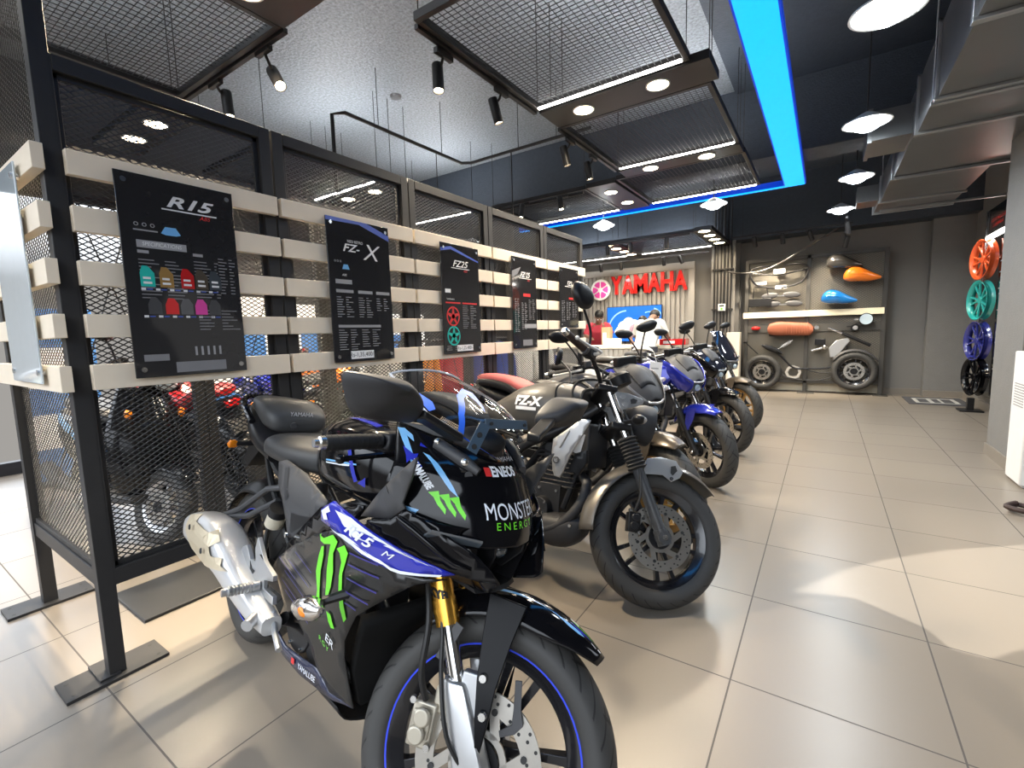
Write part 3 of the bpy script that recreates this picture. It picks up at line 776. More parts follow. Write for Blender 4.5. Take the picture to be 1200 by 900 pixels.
# round ceiling box, conduits
setp(MB().lathe([(.0001, -.03), (.055, -.028), (.065, 0)], (-4.09, 3.9, CZ), (0,0,1), 24).build('smoke_detector', 'duct'), 'round cover on the rough ceiling above the partition', 'detector')
c = MB().tube([(-3.9, 2.9, 2.6), (-3.9, 2.9, 3.3), (-3.82, 2.98, 3.32), (-3.8, 4.65, 3.32), (-3.7, 4.72, 3.32), (-2.1, 4.70, 3.32)], .018, seg=8)
t = thing('conduit_loop', 'black cable conduit hanging in a loop below the rough ceiling', 'conduit'); c.build('conduit', 'lamp_body', t)
c = MB()
for p in ((-3.84, 3.4), (-3.8, 4.3), (-3.0, 4.71), (-2.5, 4.7)): c.cyl((p[0], p[1], 3.32), (p[0], p[1], CZ), .004, seg=6)
c.cyl((-3.8, 4.2, 3.32), (-3.8, 4.2, 2.3), .005, seg=6).cyl((-3.1, 4.71, 3.32), (-3.1, 4.71, 2.4), .007, seg=6); c.build('hanging_cable', 'lamp_body', t)
t = thing('sprinkler', 'small sprinkler head on the ceiling right of the blue strip', 'sprinkler', (-.16, 3.95, CZ - .04))
MB().cyl((0,0,-.03), (0,0,0), .02).build('body', 'alu', t); MB().cyl((0,0,-.07), (0,0,-.03), .008).lathe([(.0001, -.075), (.025, -.072), (.025, -.07)], (0,0,0), (0,0,1), 14).build('deflector', 'chrome', t)

# air duct
t = thing('air_duct', 'silver sheet metal air duct hanging under the ceiling above the right of the aisle', 'duct', (0,0,0))
DX, DX2, DZ = .58, 1.72, 2.74
segs = [(1.2, 3.45, DX, 2.74, 3.30), (3.45, 4.45, DX, 2.74, 3.22), (4.45, 5.15, DX - .02, 2.74, 3.16), (5.15, 6.55, DX - .04, 2.74, 3.10), (6.55, 7.7, DX - .06, 2.74, 3.04), (7.7, 8.4, DX - .08, 2.74, 3.0)]
for k, (a, b, x0, z0, z1) in enumerate(segs):
    far = DX2 if b < 7 else 1.30
    MB().box((x0, a, z0), (far, b, z1)).build('duct_section', 'duct', t)
    f = MB().box((x0 - .02, b - .025, z0 - .02), (far + .02, b + .025, z0)).box((x0 - .02, b - .025, z0), (x0, b + .025, z1 + .02)).box((x0 - .02, b - .025, z1), (far, b + .025, z1 + .02))
    f.build('flange', 'duct_rim', t, bevel=.002)
MB().box((.26, 5.25, 2.78), (.54, 5.75, 3.02)).box((.24, 5.23, 2.76), (.27, 5.77, 3.04)).build('side_outlet', 'duct', t)
g = MB()
for k in range(9): g.box((.235, 5.25, 2.785 + .026*k), (.24, 5.75, 2.795 + .026*k))
g.build('outlet_grille', 'frame', t, smooth=0)
MB().box((.28, 7.75, 2.78), (.5, 8.15, 2.98)).build('side_outlet', 'duct', t)
for y in (2.5, 4.5, 6.5, 8.2):
    h_ = MB().box((DX - .03, y - .02, 2.71), (1.75, y + .02, 2.735)).build('hanger', 'duct_rim', t); MB().cyl((DX - .02, y, 2.735), (DX - .02, y, CZ), .006, seg=6).build('rod', 'duct_rim', h_)
# conduit pipes on the rear wall by the parts display
t = thing('wall_pipes', 'bundle of dark vertical conduit pipes on the rear wall', 'pipes', (0,0,0))
for k in range(6):
    x = -1.80 + .058*k
    MB().cyl((x, 9.68 if k % 2 else 9.70, 0), (x, 9.68 if k % 2 else 9.70, CZ), .013 if k % 3 else .017, seg=10).build('pipe', 'pipe', t)
m = MB()
for z in (.6, 1.55, 2.3): m.box((-1.84, 9.66, z), (-1.47, 9.72, z + .02))
m.build('clamp', 'pipe', t)
MB().box((-1.86, 9.72, 0), (-1.44, 9.75, 2.83)).build('backing', 'wall_grey', t)
MB().tube([(-1.55, 9.66, 2.25), (-1.3, 9.66, 2.2), (-.9, 9.66, 2.24), (-.35, 9.5, 2.5), (.1, 9.3, 2.75)], .016, seg=8, smooth=4).build('flexible_cable', 'pipe', t)
t = thing('thermostat', 'small white control box with a green dial on the wall pipes', 'thermostat', (-1.64, 9.62, 1.53))
MB().box((-.075, 0, 0), (.055, .04, .13)).build('case', 'plastic_white', t, bevel=.005); MB().cyl((-.01, 0, .04), (-.01, -.01, .04), .02).build('dial', 'claw_green', t); MB().box((-.05, -.004, .08), (.03, 0, .11)).build('display', 'lens_dark', t)
# outlines of the sport bike's side panels (x, z) in the motorcycle's own frame
SB_BEL = [(-0.065,0.518),(0.01,0.574),(0.149,0.653),(0.293,0.721),(0.397,0.761),(0.446,0.754),(0.524,0.728),(0.577,0.71),(0.624,0.708),(0.659,0.713),(0.603,0.692),(0.533,0.64),(0.448,0.575),(0.385,0.489),(0.372,0.436),(0.376,0.379),(0.387,0.317)]
SB_BELLOW = [(0.387,0.317),(0.281,0.292),(0.092,0.267),(-0.045,0.263),(-0.136,0.264),(-0.183,0.28),(-0.082,0.347),(-0.0,0.425),(-0.025,0.486)]
SB_HO = [(-0.112,0.296),(-0.011,0.371),(0.103,0.413),(0.165,0.374),(0.192,0.321),(0.099,0.302),(-0.032,0.283)]
SB_C1 = [(0.334,0.706),(0.311,0.677),(0.281,0.627),(0.273,0.577),(0.257,0.541),(0.278,0.548),(0.288,0.582),(0.309,0.636),(0.338,0.685),(0.347,0.71)]
SB_C2 = [(0.312,0.734),(0.353,0.731),(0.402,0.753),(0.418,0.741),(0.392,0.707),(0.38,0.66),(0.356,0.613),(0.334,0.584),(0.318,0.579),(0.334,0.616),(0.347,0.655),(0.37,0.701),(0.384,0.726),(0.349,0.716),(0.332,0.719)]
SB_C3 = [(0.41,0.723),(0.442,0.74),(0.45,0.724),(0.439,0.701),(0.421,0.669),(0.411,0.628),(0.41,0.589),(0.414,0.558),(0.4,0.544),(0.39,0.576),(0.394,0.616),(0.405,0.658),(0.422,0.695),(0.42,0.716)]
SB_C4 = [(0.312,0.536),(0.334,0.536),(0.338,0.521),(0.345,0.504),(0.326,0.498),(0.315,0.511)]
SB_BLUE = [(0.368,0.803),(0.416,0.831),(0.474,0.813),(0.514,0.796),(0.558,0.78),(0.596,0.763),(0.637,0.746),(0.68,0.73),(0.657,0.723),(0.62,0.717),(0.585,0.715),(0.546,0.724),(0.501,0.737),(0.45,0.764),(0.418,0.774),(0.374,0.779)]
SB_FL1 = [(0.381,0.808),(0.424,0.832),(0.449,0.824),(0.421,0.813),(0.452,0.804),(0.464,0.77),(0.424,0.776),(0.401,0.792)]
SB_FL2 = [(0.479,0.815),(0.518,0.798),(0.562,0.781),(0.599,0.764),(0.64,0.747),(0.675,0.731),(0.64,0.743),(0.599,0.759),(0.562,0.776),(0.518,0.793),(0.48,0.809)]
SB_FL3 = [(0.456,0.766),(0.506,0.741),(0.55,0.729),(0.588,0.723),(0.623,0.724),(0.66,0.728),(0.656,0.723),(0.623,0.719),(0.588,0.716),(0.549,0.723),(0.505,0.734),(0.455,0.76)]
SB_TXT = [(0.462,0.788),(0.534,0.763),(0.552,0.757),(0.466,0.809)]
SB_CH = [(0.553,0.82),(0.58,0.845),(0.612,0.833),(0.651,0.805),(0.679,0.787),(0.705,0.769),(0.724,0.742),(0.739,0.716),(0.707,0.717),(0.673,0.727),(0.629,0.742),(0.586,0.759),(0.548,0.776),(0.513,0.795),(0.5,0.807)]
SB_BLADE = [(0.572,0.833),(0.605,0.814),(0.641,0.786),(0.672,0.756),(0.702,0.741),(0.676,0.747),(0.642,0.771),(0.611,0.795),(0.573,0.823)]
SB_INN = [(0.411,0.789),(0.492,0.865),(0.556,0.914),(0.623,0.96),(0.608,0.919),(0.576,0.857),(0.585,0.848),(0.533,0.814),(0.454,0.797)]
SB_SLAB = [(0.159,0.607),(0.263,0.609),(0.257,0.611),(0.153,0.61)]
# ------------------------------------------------------------------ motorcycles: shared pieces
def tyre_mat():
    m = bpy.data.materials.new('tyre_rubber'); m.use_nodes = True; nt = m.node_tree; b = nt.nodes['Principled BSDF']; L = nt.links.new
    b.inputs['Base Color'].default_value = (.03, .029, .028, 1); b.inputs['Roughness'].default_value = .62
    uv = nt.nodes.new('ShaderNodeUVMap'); sp = nt.nodes.new('ShaderNodeSeparateXYZ'); L(uv.outputs[0], sp.inputs[0])
    def mth(op, a, bb=None):
        n = nt.nodes.new('ShaderNodeMath'); n.operation = op
        for i, x in enumerate((a, bb)):
            if x is None: continue
            if isinstance(x, (int, float)): n.inputs[i].default_value = x
            else: L(x, n.inputs[i])
        return n.outputs[0]
    d = mth('ABSOLUTE', mth('SUBTRACT', sp.outputs[1], .5))
    f = mth('FRACT', mth('ADD', mth('MULTIPLY', sp.outputs[0], 30.), mth('MULTIPLY', d, 5.)))
    g = mth('MULTIPLY', mth('LESS_THAN', f, .13), mth('MULTIPLY', mth('GREATER_THAN', d, .05), mth('LESS_THAN', d, .27)))
    f2 = mth('FRACT', mth('ADD', mth('MULTIPLY', sp.outputs[0], 15.), mth('MULTIPLY', sp.outputs[1], -2.)))
    g2 = mth('MULTIPLY', mth('LESS_THAN', f2, .10), mth('LESS_THAN', d, .13))
    gg = mth('MAXIMUM', g, g2)
    bp = nt.nodes.new('ShaderNodeBump'); bp.inputs['Strength'].default_value = 1; bp.inputs['Distance'].default_value = .006; bp.invert = True
    L(gg, bp.inputs['Height']); L(bp.outputs[0], b.inputs['Normal'])
    mx = nt.nodes.new('ShaderNodeMix'); mx.data_type = 'RGBA'; L(gg, mx.inputs[0]); mx.inputs[6].default_value = (.036, .035, .033, 1); mx.inputs[7].default_value = (.005, .005, .005, 1); L(mx.outputs[2], b.inputs['Base Color'])
    return m
M['tyre'] = tyre_mat()

def wheel_parts(par, R, tw, rim, axis, c=(0,0,0), stripe=None, rr=.70, discside=None, dr=.141, n_sp=5, fn=None, name=None, detail=True, hubm=None):
    """alloy wheel: rim (+spokes), tyre, brake disc; all revolve about axis through c. fn maps the points (steering)."""
    fn = fn or (lambda p: p); c = V(c); X, Y, D = frame_of(axis); sg = 64 if detail else 40
    r1 = R*rr*1.04; ri = R*rr*.93
    w = tw*.5
    rim_mb = MB().lathe([(r1, -w*.70), (r1 + .004, -w*.74), (r1 + .006, -w*.66), (ri + .008, -w*.5), (ri, -w*.2), (ri, w*.2), (ri + .008, w*.5), (r1 + .006, w*.66), (r1 + .004, w*.74), (r1, w*.70), (r1 - .008, w*.62), (ri - .010, w*.30), (ri - .010, -w*.30), (r1 - .008, -w*.62)], c, axis, sg, loop=True)
    rim_mb.lathe([(.0001, -.035), (.036, -.035), (.040, -.03), (.040, .03), (.036, .035), (.0001, .035)], c, axis, 24)
    for k in range(n_sp*2):
        a = 2*PI*(k//2)/n_sp + (.20 if k % 2 else -.20)*(5/n_sp); a0 = 2*PI*(k//2)/n_sp + (.38 if k % 2 else -.38)
        u0 = X*math.cos(a0) + Y*math.sin(a0); u1 = X*math.cos(a) + Y*math.sin(a)
        p, q = c + u0*.034, c + u1*(ri - .004); m_ = (p + q)/2
        def ring(o, wd, th): 
            t = (q - p).normalized(); n = t.cross(D); return [o + n*sx*wd + D*sz*th for sx, sz in ((-1,-1),(1,-1),(1,1),(-1,1))]
        rim_mb.rings([ring(p, .012, .018), ring(m_, .0075, .013), ring(q, .010, .016)])
    base = rim_mb.map(fn).build(name or 'rim', rim, par, bevel=.0015 if detail else 0)
    sub = base if name else par
    k = R - r1
    prof = [(r1 + .002, -w*.72), (r1 + k*.18, -w*.92), (r1 + k*.48, -w), (r1 + k*.72, -w*.86), (r1 + k*.87, -w*.62), (r1 + k*.96, -w*.34), (R, 0), (r1 + k*.96, w*.34), (r1 + k*.87, w*.62), (r1 + k*.72, w*.86), (r1 + k*.48, w), (r1 + k*.18, w*.92), (r1 + .002, w*.72)]
    prof = [(p.x, p.y) for p in crv([V((a, b, 0)) for a, b in prof], k=3)]
    MB().lathe(prof, c, axis, sg*2 if detail else sg, uvk=1).map(fn).build('tyre', 'tyre', sub, smooth=50)
    if stripe:
        m = MB()
        for s_ in (1, -1): m.lathe([(r1 - .0005, s_*w*.75), (r1 + .0035, s_*w*.765)], c, axis, sg)
        m.map(fn).build('rim_stripe', stripe, sub)
    if discside is not None:
        h = discside; m = MB().lathe([(dr*.70, h - .0025), (dr, h - .0025), (dr, h + .0025), (dr*.70, h + .0025)], c, axis, 48, loop=True)
        m.lathe([(dr*.36, h - .004), (dr*.46, h - .004), (dr*.46, h + .002), (dr*.36, h + .002)], c, axis, 32, loop=True)
        for i in range(6):
            a = 2*PI*i/6; a2 = a + .35; p = c + (X*math.cos(a) + Y*math.sin(a))*dr*.42 + D*h; q = c + (X*math.cos(a2) + Y*math.sin(a2))*dr*.73 + D*h
            m.bar(p, q, .022, .004, up=D)
        if detail:
            m.m = 1
            for i in range(24):
                for j, rr_ in enumerate((.78, .86, .94)):
                    if (i + j) % 3 == 2: continue
                    a = 2*PI*(i + j*.33)/24; p = c + (X*math.cos(a) + Y*math.sin(a))*dr*rr_
                    m.cyl(p + D*(h - .0032), p + D*(h + .0032), .0038, seg=8)
            for i in range(6):
                a = 2*PI*i/6 + .35; p = c + (X*math.cos(a) + Y*math.sin(a))*dr*.74; m.cyl(p + D*(h - .006), p + D*(h + .006), .007, seg=10)
            m.m = 0
        m.map(fn).build('brake_disc', ['disc', 'disc_hole'], sub, smooth=30)
        MB().lathe([(.012, h - .006), (dr*.34, h - .006), (dr*.34, h + .006), (.012, h + .006)], c, axis, 20, loop=True).map(fn).build('hub_carrier', hubm or 'black_satin', sub)
    return base

class Bike:
    def __init__(s, name, label, x, y, head, lean, steer, group=None, xg=.753, tan=.477, fa=.665, ra=-.66, cat='motorcycle'):
        s.root = thing(name, label, cat, (x, y, -.004), (-rad(lean), 0, rad(head)), group)
        s.a = rad(steer); s.xg = xg; s.tan = tan; s.fa = fa; s.ra = ra
        ax = V((-tan, 0, 1)).normalized(); s.R = Matrix.Rotation(s.a, 3, ax); s.o = V((xg, 0, 0)); s.ax = ax
    def S(s, p): return s.o + s.R @ (V(p) - s.o)
    def fk(s, z, y=0., off=.048): return V((s.xg - s.tan*z + off/math.cos(math.atan(s.tan)), y, z))
    def p(s, mb, name, m, steer=False, par=None, **k):
        if steer: mb.map(s.S)
        if mb.pair:
            a, c = mb.halves(); c.build(name, m, par or s.root, **k); return a.build(name, m, par or s.root, **k)
        return mb.build(name, m, par or s.root, **k)

def panel(loop, yf, step=.03, both=True):
    mb = poly2(loop, step).map(lambda p: V((p.x, yf(p.x, p.y), p.y)))
    return mb.mirror_y() if both else mb
def decal(b, name, m, loops, bvh, par, d=(0,1,0), off=.0052, step=.02, mapf=None, start=-.6):
    mb = MB()
    for l in loops: mb.join(poly2(l, step))
    mb.map(mapf or (lambda p: V((p.x, start, p.y)))); project(mb, bvh, d, off); return mb.build(name, m, par, smooth=0)
def word(b, name, m, s, o, u, v, size, bvh, par, d, off=.0060, **k):
    mb = refine(text_mb(s, size, **k), .012); place(mb, o, u, v); project(mb, bvh, d, off); return mb.build(name, m, par, smooth=0)
def mudguard(cx, cz, r, a0, a1, wdt, drop, n=12, tip=.35, taper=.3):
    """shell around a wheel: arc from angle a0 to a1 (deg, 0 = ahead), rounded across, pointed toward a0"""
    rows = []
    for i in range(n + 1):
        u = i/n; a = rad(a0 + (a1 - a0)*u); ww = wdt*(tip + (1 - tip)*min(1, (u/taper)**.7 if u < taper else 1)); row = []
        for j in range(9):
            t = (j - 4)/4; rr = r - drop*(abs(t)**2.4)*min(1, .35 + u*2.2); row.append(V((cx + rr*math.cos(a), t*ww, cz + rr*math.sin(a))))
        rows.append(row)
    return MB().grid(csurf(rows, 2, 2))
def bolts(mb, pts, r=.007, d=(0,-1,0), h=.006):
    for p in pts: mb.cyl(V(p), V(p) + V(d)*h, r, r*.8, seg=10)
    return mb
def lever(b, side, z0, x0, y0, y1, m='black_satin'):
    """brake or clutch lever in front of the grip"""
    return MB().tube([(x0 + .05, side*y0, z0), (x0 + .055, side*(y0 + .06), z0), (x0 + .035, side*(y0 + .14), z0 - .005), (x0 + .022, side*(y1), z0 - .012)], [.008, .0075, .006, .0065], 8, smooth=4).ball((x0 + .022, side*y1, z0 - .012), .010, 10, 6)

# ------------------------------------------------------------------ the fully faired sport bike in front
def sport_bike():
    b = Bike('sport_motorcycle', 'fully faired black sport motorcycle with green claw marks and gold fork tubes', -1.273, .777, -9.5, 11, 32)
    r = b.root; FA, RA = .665, -.66
    def yR(x, z):
        t = min(max(0, (x - .38)/.42), .95); W = .15 + .11*min(max((z - .3)/.45, 0), 1.05); q = max(0, (.05 - x)/.4)
        return -W*(1 - t*t)*(1 - .25*q*q)
    def xN(y, z):
        zs = (.55,.62,.68,.78,.84,.93,.97,1.1); xs = (.62,.66,.68,.72,.705,.66,.60,.40); x = xs[-1]
        for i in range(7):
            if z <= zs[i+1]: x = xs[i] + (xs[i+1] - xs[i])*(z - zs[i])/(zs[i+1] - zs[i]); break
        return x - 2.7*abs(y)**1.8
    # wheels
    fw = wheel_parts(r, .297, .105, 'rim_black', (0,-1,0), (FA, 0, .297), 'rim_blue', .72, .062, .141, fn=b.S, name='front_wheel')
    rw = wheel_parts(r, .306, .140, 'rim_black', (0,-1,0), (RA, 0, .306), 'rim_blue', .70, .07, .11, name='rear_wheel')
    # upside-down fork
    for sd in (-1, 1):
        y = .098*sd
        f = MB().cyl(b.fk(.55, y), b.fk(.60, y), .0275, seg=24).cyl(b.fk(.60, y), b.fk(.95, y), .0255, seg=24).cyl(b.fk(.575, y), b.fk(.583, y), .029, seg=24)
        fo = b.p(f, 'fork_tube', 'gold', True)
        b.p(MB().cyl(b.fk(.33, y), b.fk(.56, y), .0185, seg=20), 'fork_slider', 'chrome', True, fo)
        ft = MB()
        ft.rings([[V((b.fk(z).x + dx*w_, y + dy*w2, z)) for dx, dy in ((-1,-1),(-.2,-1.25),(1,-1),(1.15,0),(1,1),(-.2,1.25),(-1,1),(-1.2,0))] for z, w_, w2 in ((.250,.022,.024),(.30,.036,.028),(.35,.032,.028),(.40,.029,.027),(.44,.026,.025),(.452,.023,.023))])
        ft.cyl((FA, y - sd*.026, .297), (FA, y + sd*.03, .297), .021, seg=16)
        ft.rings([[V((FA - .03 - dx, y*1.0 + dy, z)) for dx, dy in ((-.02,-.012),(.03,-.012),(.03,.012),(-.02,.012))] for z in (.36, .44, .475)])
        b.p(ft, 'axle_clamp', 'alu', True, fo, bevel=.004)
        b.p(bolts(MB(), [(FA, y + sd*.03, .297)], .012, (0, sd, 0)), 'axle_nut', 'bolt', True, fo)
    wd = text_mb('KYB', .026, bold=.0015); ax = -b.ax; place(wd, b.fk(.61, -.125) + V((-.004,0,0)), V((-.1,0,0)).normalized()*-1 , b.ax)
    cv = MB().cyl(b.fk(.57, -.098), b.fk(.68, -.098), .0262, seg=40); project(wd, cv.bvh(), (0,1,0), .001); b.p(wd, 'fork_lettering', 'black_satin', True, smooth=0)
    b.p(MB().box((.30, -.13, .955), (.46, .13, .985)).box((.36, -.13, .70), (.53, .13, .725)), 'triple_clamp', 'black_satin', True, bevel=.006)
    # caliper and brake lines on the right leg
    c = MB().box((FA - .16, -.092, .295), (FA - .105, -.045, .385)).box((FA - .155, -.098, .315), (FA - .11, -.088, .37)).cyl((FA - .135, -.10, .325), (FA - .135, -.112, .325), .020).cyl((FA - .13, -.10, .36), (FA - .13, -.112, .36), .020).box((FA - .12, -.08, .365), (FA - .05, -.07, .42))
    b.p(c, 'brake_caliper', 'caliper', True, bevel=.009)
    b.p(bolts(MB(), [(FA - .16, -.095, .385), (FA - .108, -.095, .305)], .009), 'caliper_bolt', 'bolt', True)
    b.p(MB().tube([(FA - .135, -.09, .39), (FA - .15, -.12, .45), (FA - .16, -.12, .55), (FA - .20, -.10, .66), (FA - .24, -.06, .80)], .0075, 8, smooth=5), 'brake_hose', 'hose', True)
    b.p(MB().tube([(FA - .01, -.12, .30), (FA - .06, -.14, .36), (FA - .10, -.135, .46), (FA - .13, -.12, .56), (FA - .2, -.10, .7)], .005, 8, smooth=5), 'sensor_cable', 'hose', True)
    b.p(MB().bar((FA - .12, -.11, .48), (FA - .09, -.11, .56), .022, .004, up=(0,1,0)), 'hose_bracket', 'dark_grey', True, bevel=.001)
    b.p(MB().prism([(FA + .05, -.070, .475), (FA + .065, -.070, .478), (FA + .075, -.070, .42), (FA + .085, -.070, .395), (FA + .07, -.070, .375), (FA + .04, -.070, .36), (FA + .035, -.070, .372), (FA + .06, -.070, .39), (FA + .058, -.070, .42)], (0,-.004,0)), 'cable_bracket', 'dark_grey', True, bevel=.0012)
    # front mudguard with side stays
    mg = MB().join(mudguard(FA, .297, .343, 48, 128, .074, .055)).map(b.S)
    g = b.p(mg, 'front_mudguard', 'black_gloss', solid=.004); gb = mg.bvh()
    for sd in (-1, 1):
        st = MB(); st.rings([[V((x0, sd*y, z)), V((x1, sd*(y - .006), z - .01)), V((x1, sd*(y - .014), z - .01)), V((x0, sd*(y - .010), z))] for x0, x1, y, z in ((FA - .045, FA + .045, .080, .635), (FA - .038, FA + .030, .100, .56), (FA - .026, FA + .018, .120, .47), (FA - .012, FA + .016, .128, .40), (FA + .0, FA + .012, .128, .35))])
        b.p(st, 'mudguard_stay', 'stay_black', True, g, bevel=.002)
    b.p(bolts(MB(), [(FA - .012, -.118, .475), (FA + .004, -.127, .41)], .010, (0,-1,0), .008), 'stay_bolt', 'bolt', True, g)
    def arcdecal(l, m, nm):
        mb = MB()
        for q in l: mb.join(poly2(q, .02))
        mb.map(lambda p: b.S((FA + .40*math.cos(rad(p.x*100)), p.y, .297 + .40*math.sin(rad(p.x*100)))))
        for i, p in enumerate(mb.v):
            h = gb.find_nearest(p); mb.v[i] = h[0] + (p - h[0]).normalized()*.003
        mb.build(nm, m, g, smooth=0)
    arcdecal([[(.58,-.052),(.70,-.052),(.86,-.042),(.97,-.034),(1.0,-.045),(.98,-.066),(.93,-.050),(.80,-.058),(.66,-.066),(.60,-.064)]], 'sky_blue', 'blue_flash')
    arcdecal([[(.55,-.03),(.60,-.028),(.66,-.038),(.60,-.040)]], 'blue_deep', 'blue_line'); arcdecal([[(.50,-.012),(.56,-.01),(.70,-.016),(.62,-.02)]], 'claw_green', 'green_line')
    arcdecal([[(.52,-.034),(.55,-.034),(.55,-.045),(.52,-.045)], [(.50,-.024),(.515,-.024),(.515,-.032),(.50,-.032)], [(.62,.004),(.66,.004),(.66,-.008),(.62,-.008)]], 'white_decal', 'white_mark')
    arcdecal([], 'white_decal', 'white_mark') if 0 else None
    # lower fairing with engine opening
    yB = yR
    # the panel goes round the engine opening; a separate pan closes it below
    front = SB_BEL + [(.26,.29),(.192,.321),(.165,.374),(.103,.413),(-.011,.371),(-.112,.296),(-.183,.28),(-.082,.347),(0,.425),(-.025,.486)]
    low = [(.387,.317),(.26,.292),(.192,.321),(.099,.302),(-.032,.283),(-.112,.296),(-.183,.28),(-.136,.262),(-.045,.250),(.092,.252),(.281,.280)]
    bel = panel(front, yB, .028); bv = panel(front, yB, .028, False).bvh()
    belly = b.p(bel, 'lower_fairing', 'belly_satin', solid=.004)
    lw = panel(low, yB, .03); lb = panel(low, yB, .03, False).bvh(); keel = b.p(lw, 'belly_pan', 'blue_black', solid=.004)
    b.p(MB().grid(csurf([[(x, y, z) for y, z in ((-.135,.255),(-.11,.215),(-.05,.19),(0,.185),(.05,.19),(.11,.215),(.135,.255))] for x in (-.12,.05,.2,.28)], 3, 3)), 'belly_floor', 'black_satin', solid=.003, par=keel)
    # dark inner ducts between the fairing halves
    b.p(MB().grid([[V((.46, y, .565)) for y in (-.20, .20)], [V((.40, y, .49)) for y in (-.17, .17)], [V((.37, y, .40)) for y in (-.16, .16)], [V((.38, y, .32)) for y in (-.14, .14)]]), 'radiator', 'void_black', solid=.03)
    for cl in (SB_C1, SB_C2, SB_C3, SB_C4): decal(b, 'green_claw', 'claw_green', [cl], bv, belly, step=.015)
    st_ = []
    for x, z, l in ((.03,.585,.10),(.06,.555,.13),(.02,.52,.16),(.04,.49,.14),(.10,.60,.12),(.16,.64,.09)): st_.append([(x, z), (x + l, z - l*.30), (x + l, z - l*.30 - .004), (x, z - .004)])
    for x, z, l in ((.445,.700,.085),(.435,.665,.085),(.425,.630,.07),(.455,.728,.075),(.415,.60,.04)): st_.append([(x, z), (x + l, z - l*.10), (x + l, z - l*.10 - .004), (x, z - .004)])
    decal(b, 'violet_pinstripes', 'stripe_violet', st_, bv, belly, step=.03)
    UX = V((1,0,-.30)).normalized(); UZ = V((.30,0,1)).normalized()
    word(b, 'white_lettering', 'white_decal', 'ER', (.305, -.5, .455), UX, UZ, .038, bv, belly, (0,1,0), shear=.2)
    word(b, 'green_lettering', 'claw_green', 'RGY', (.27, -.5, .432), UX, UZ, .022, bv, belly, (0,1,0), spacing=1.4)
    word(b, 'white_lettering', 'white_decal', 'YAMALUBE', (.13, -.5, .280), V((1,0,.10)), V((-.10,0,1)), .022, lb, keel, (0,1,0), shear=.2)
    decal(b, 'red_mark', 'red', [[(.03,.262),(.05,.264),(.05,.28),(.03,.278)], ], lb, keel)
    # engine visible through the opening
    e = MB().box((-.15, -.10, .27), (.18, .10, .50)).cyl((.0, -.09, .36), (.0, -.135, .36), .085, seg=28).cyl((.10, -.09, .33), (.10, -.13, .33), .05, seg=20).box((.10, -.07, .45), (.26, .07, .66))
    for k in range(7): e.box((.06, -.085, .47 + .022*k), (.24, .085, .476 + .022*k))
    en = b.p(e, 'engine', 'engine', bevel=.006)
    b.p(bolts(MB(), [(.075*math.cos(t), -.135, .36 + .075*math.sin(t)) for t in (.3, 1.3, 2.3, 3.3, 4.3, 5.3)], .007), 'cover_bolt', 'bolt', par=en)
    # blue side band with the model lettering
    yb = lambda x, z: yR(x, z) - .014
    bl = panel(SB_BLUE, yb, .016); bb = panel(SB_BLUE, yb, .016, False).bvh(); band = b.p(bl, 'side_band', 'blue_deep', solid=.006)
    decal(b, 'white_flash', 'white_decal', [[(.374,.801),(.402,.818),(.412,.808),(.396,.800),(.406,.788),(.388,.785)], SB_FL2, SB_FL3], bb, band, step=.015)
    UB = V((1,0,-.36)).normalized(); VB = V((.36,0,1)).normalized()
    word(b, 'model_lettering', 'white_decal', 'R15', (.497, -.6, .777), UB, VB, .031, bb, band, (0,1,0), shear=.35, spacing=1.15, sx=1.25, bold=.0008)
    word(b, 'model_lettering', 'white_decal', 'M', (.562, -.6, .752), UB, VB, .022, bb, band, (0,1,0), shear=.4, sx=1.2)
    # gloss cheek between the band and the nose
    chk = panel(SB_CH, yR, .016); cheek = b.p(chk, 'cheek_panel', 'black_gloss', solid=.005)
    b.p(panel(SB_BLADE, lambda x, z: yR(x, z) - .010, .012), 'cheek_blade', 'black_gloss', solid=.008, par=cheek)
    # inner matt wing
    b.p(panel(SB_INN, lambda x, z: -.205 - .10*(z - .8), .03), 'inner_wing', 'panel_grey', solid=.006)
    # nose
    rows = []
    for z, ymax in ((.775,.105),(.80,.15),(.84,.20),(.88,.215),(.93,.20),(.97,.18),(1.015,.155)):
        z0 = {.775:.775,.80:.80,.84:.84,.88:.88,.93:.915,.97:.935,1.015:.945}[z]
        rows.append([V((xN(y := ymax*t, zz := z0 + (z - z0)*abs(t)**1.2), y, zz)) for t in (-1,-.8,-.55,-.3,0,.3,.55,.8,1)])
    nm = MB().grid(csurf(rows, 4, 4)).tris(); nb = nm.bvh(); nose = b.p(nm, 'nose_fairing', 'black_gloss', solid=.005)
    D = (-.86, .5, 0)
    def npt(y, z, k=.25): return V((xN(y, z) + k*.86, y - k*.5, z))
    def ndec(nmx, m, loops, step=.012, d=D, k=.25):
        mb = MB()
        for l in loops: mb.join(poly2(l, step))
        mb.map(lambda p: npt(p.x, p.y, k)); project(mb, nb, d, .0045); mb.build(nmx, m, nose, smooth=0)
    def nword(nmx, m, s, y, z, size, slope=0., k=.25, **kw):
        mb = refine(text_mb(s, size, **kw), .008); mb.map(lambda p: npt(y + p.x, z + p.y + p.x*slope, k)); project(mb, nb, D, .0045); mb.build(nmx, m, nose, smooth=0)
    nword('white_lettering', 'white_decal', 'MONSTER', .0, .846, .046, sx=.70); nword('green_lettering', 'claw_green', 'ENERGY', .0, .8185, .022, spacing=1.45)
    nword('white_lettering', 'white_decal', 'ENEOS', -.008, .925, .026, sx=.85, bold=.001); ndec('red_mark', 'red', [[(-.055,.917),(-.042,.917),(-.042,.933),(-.055,.933)]])
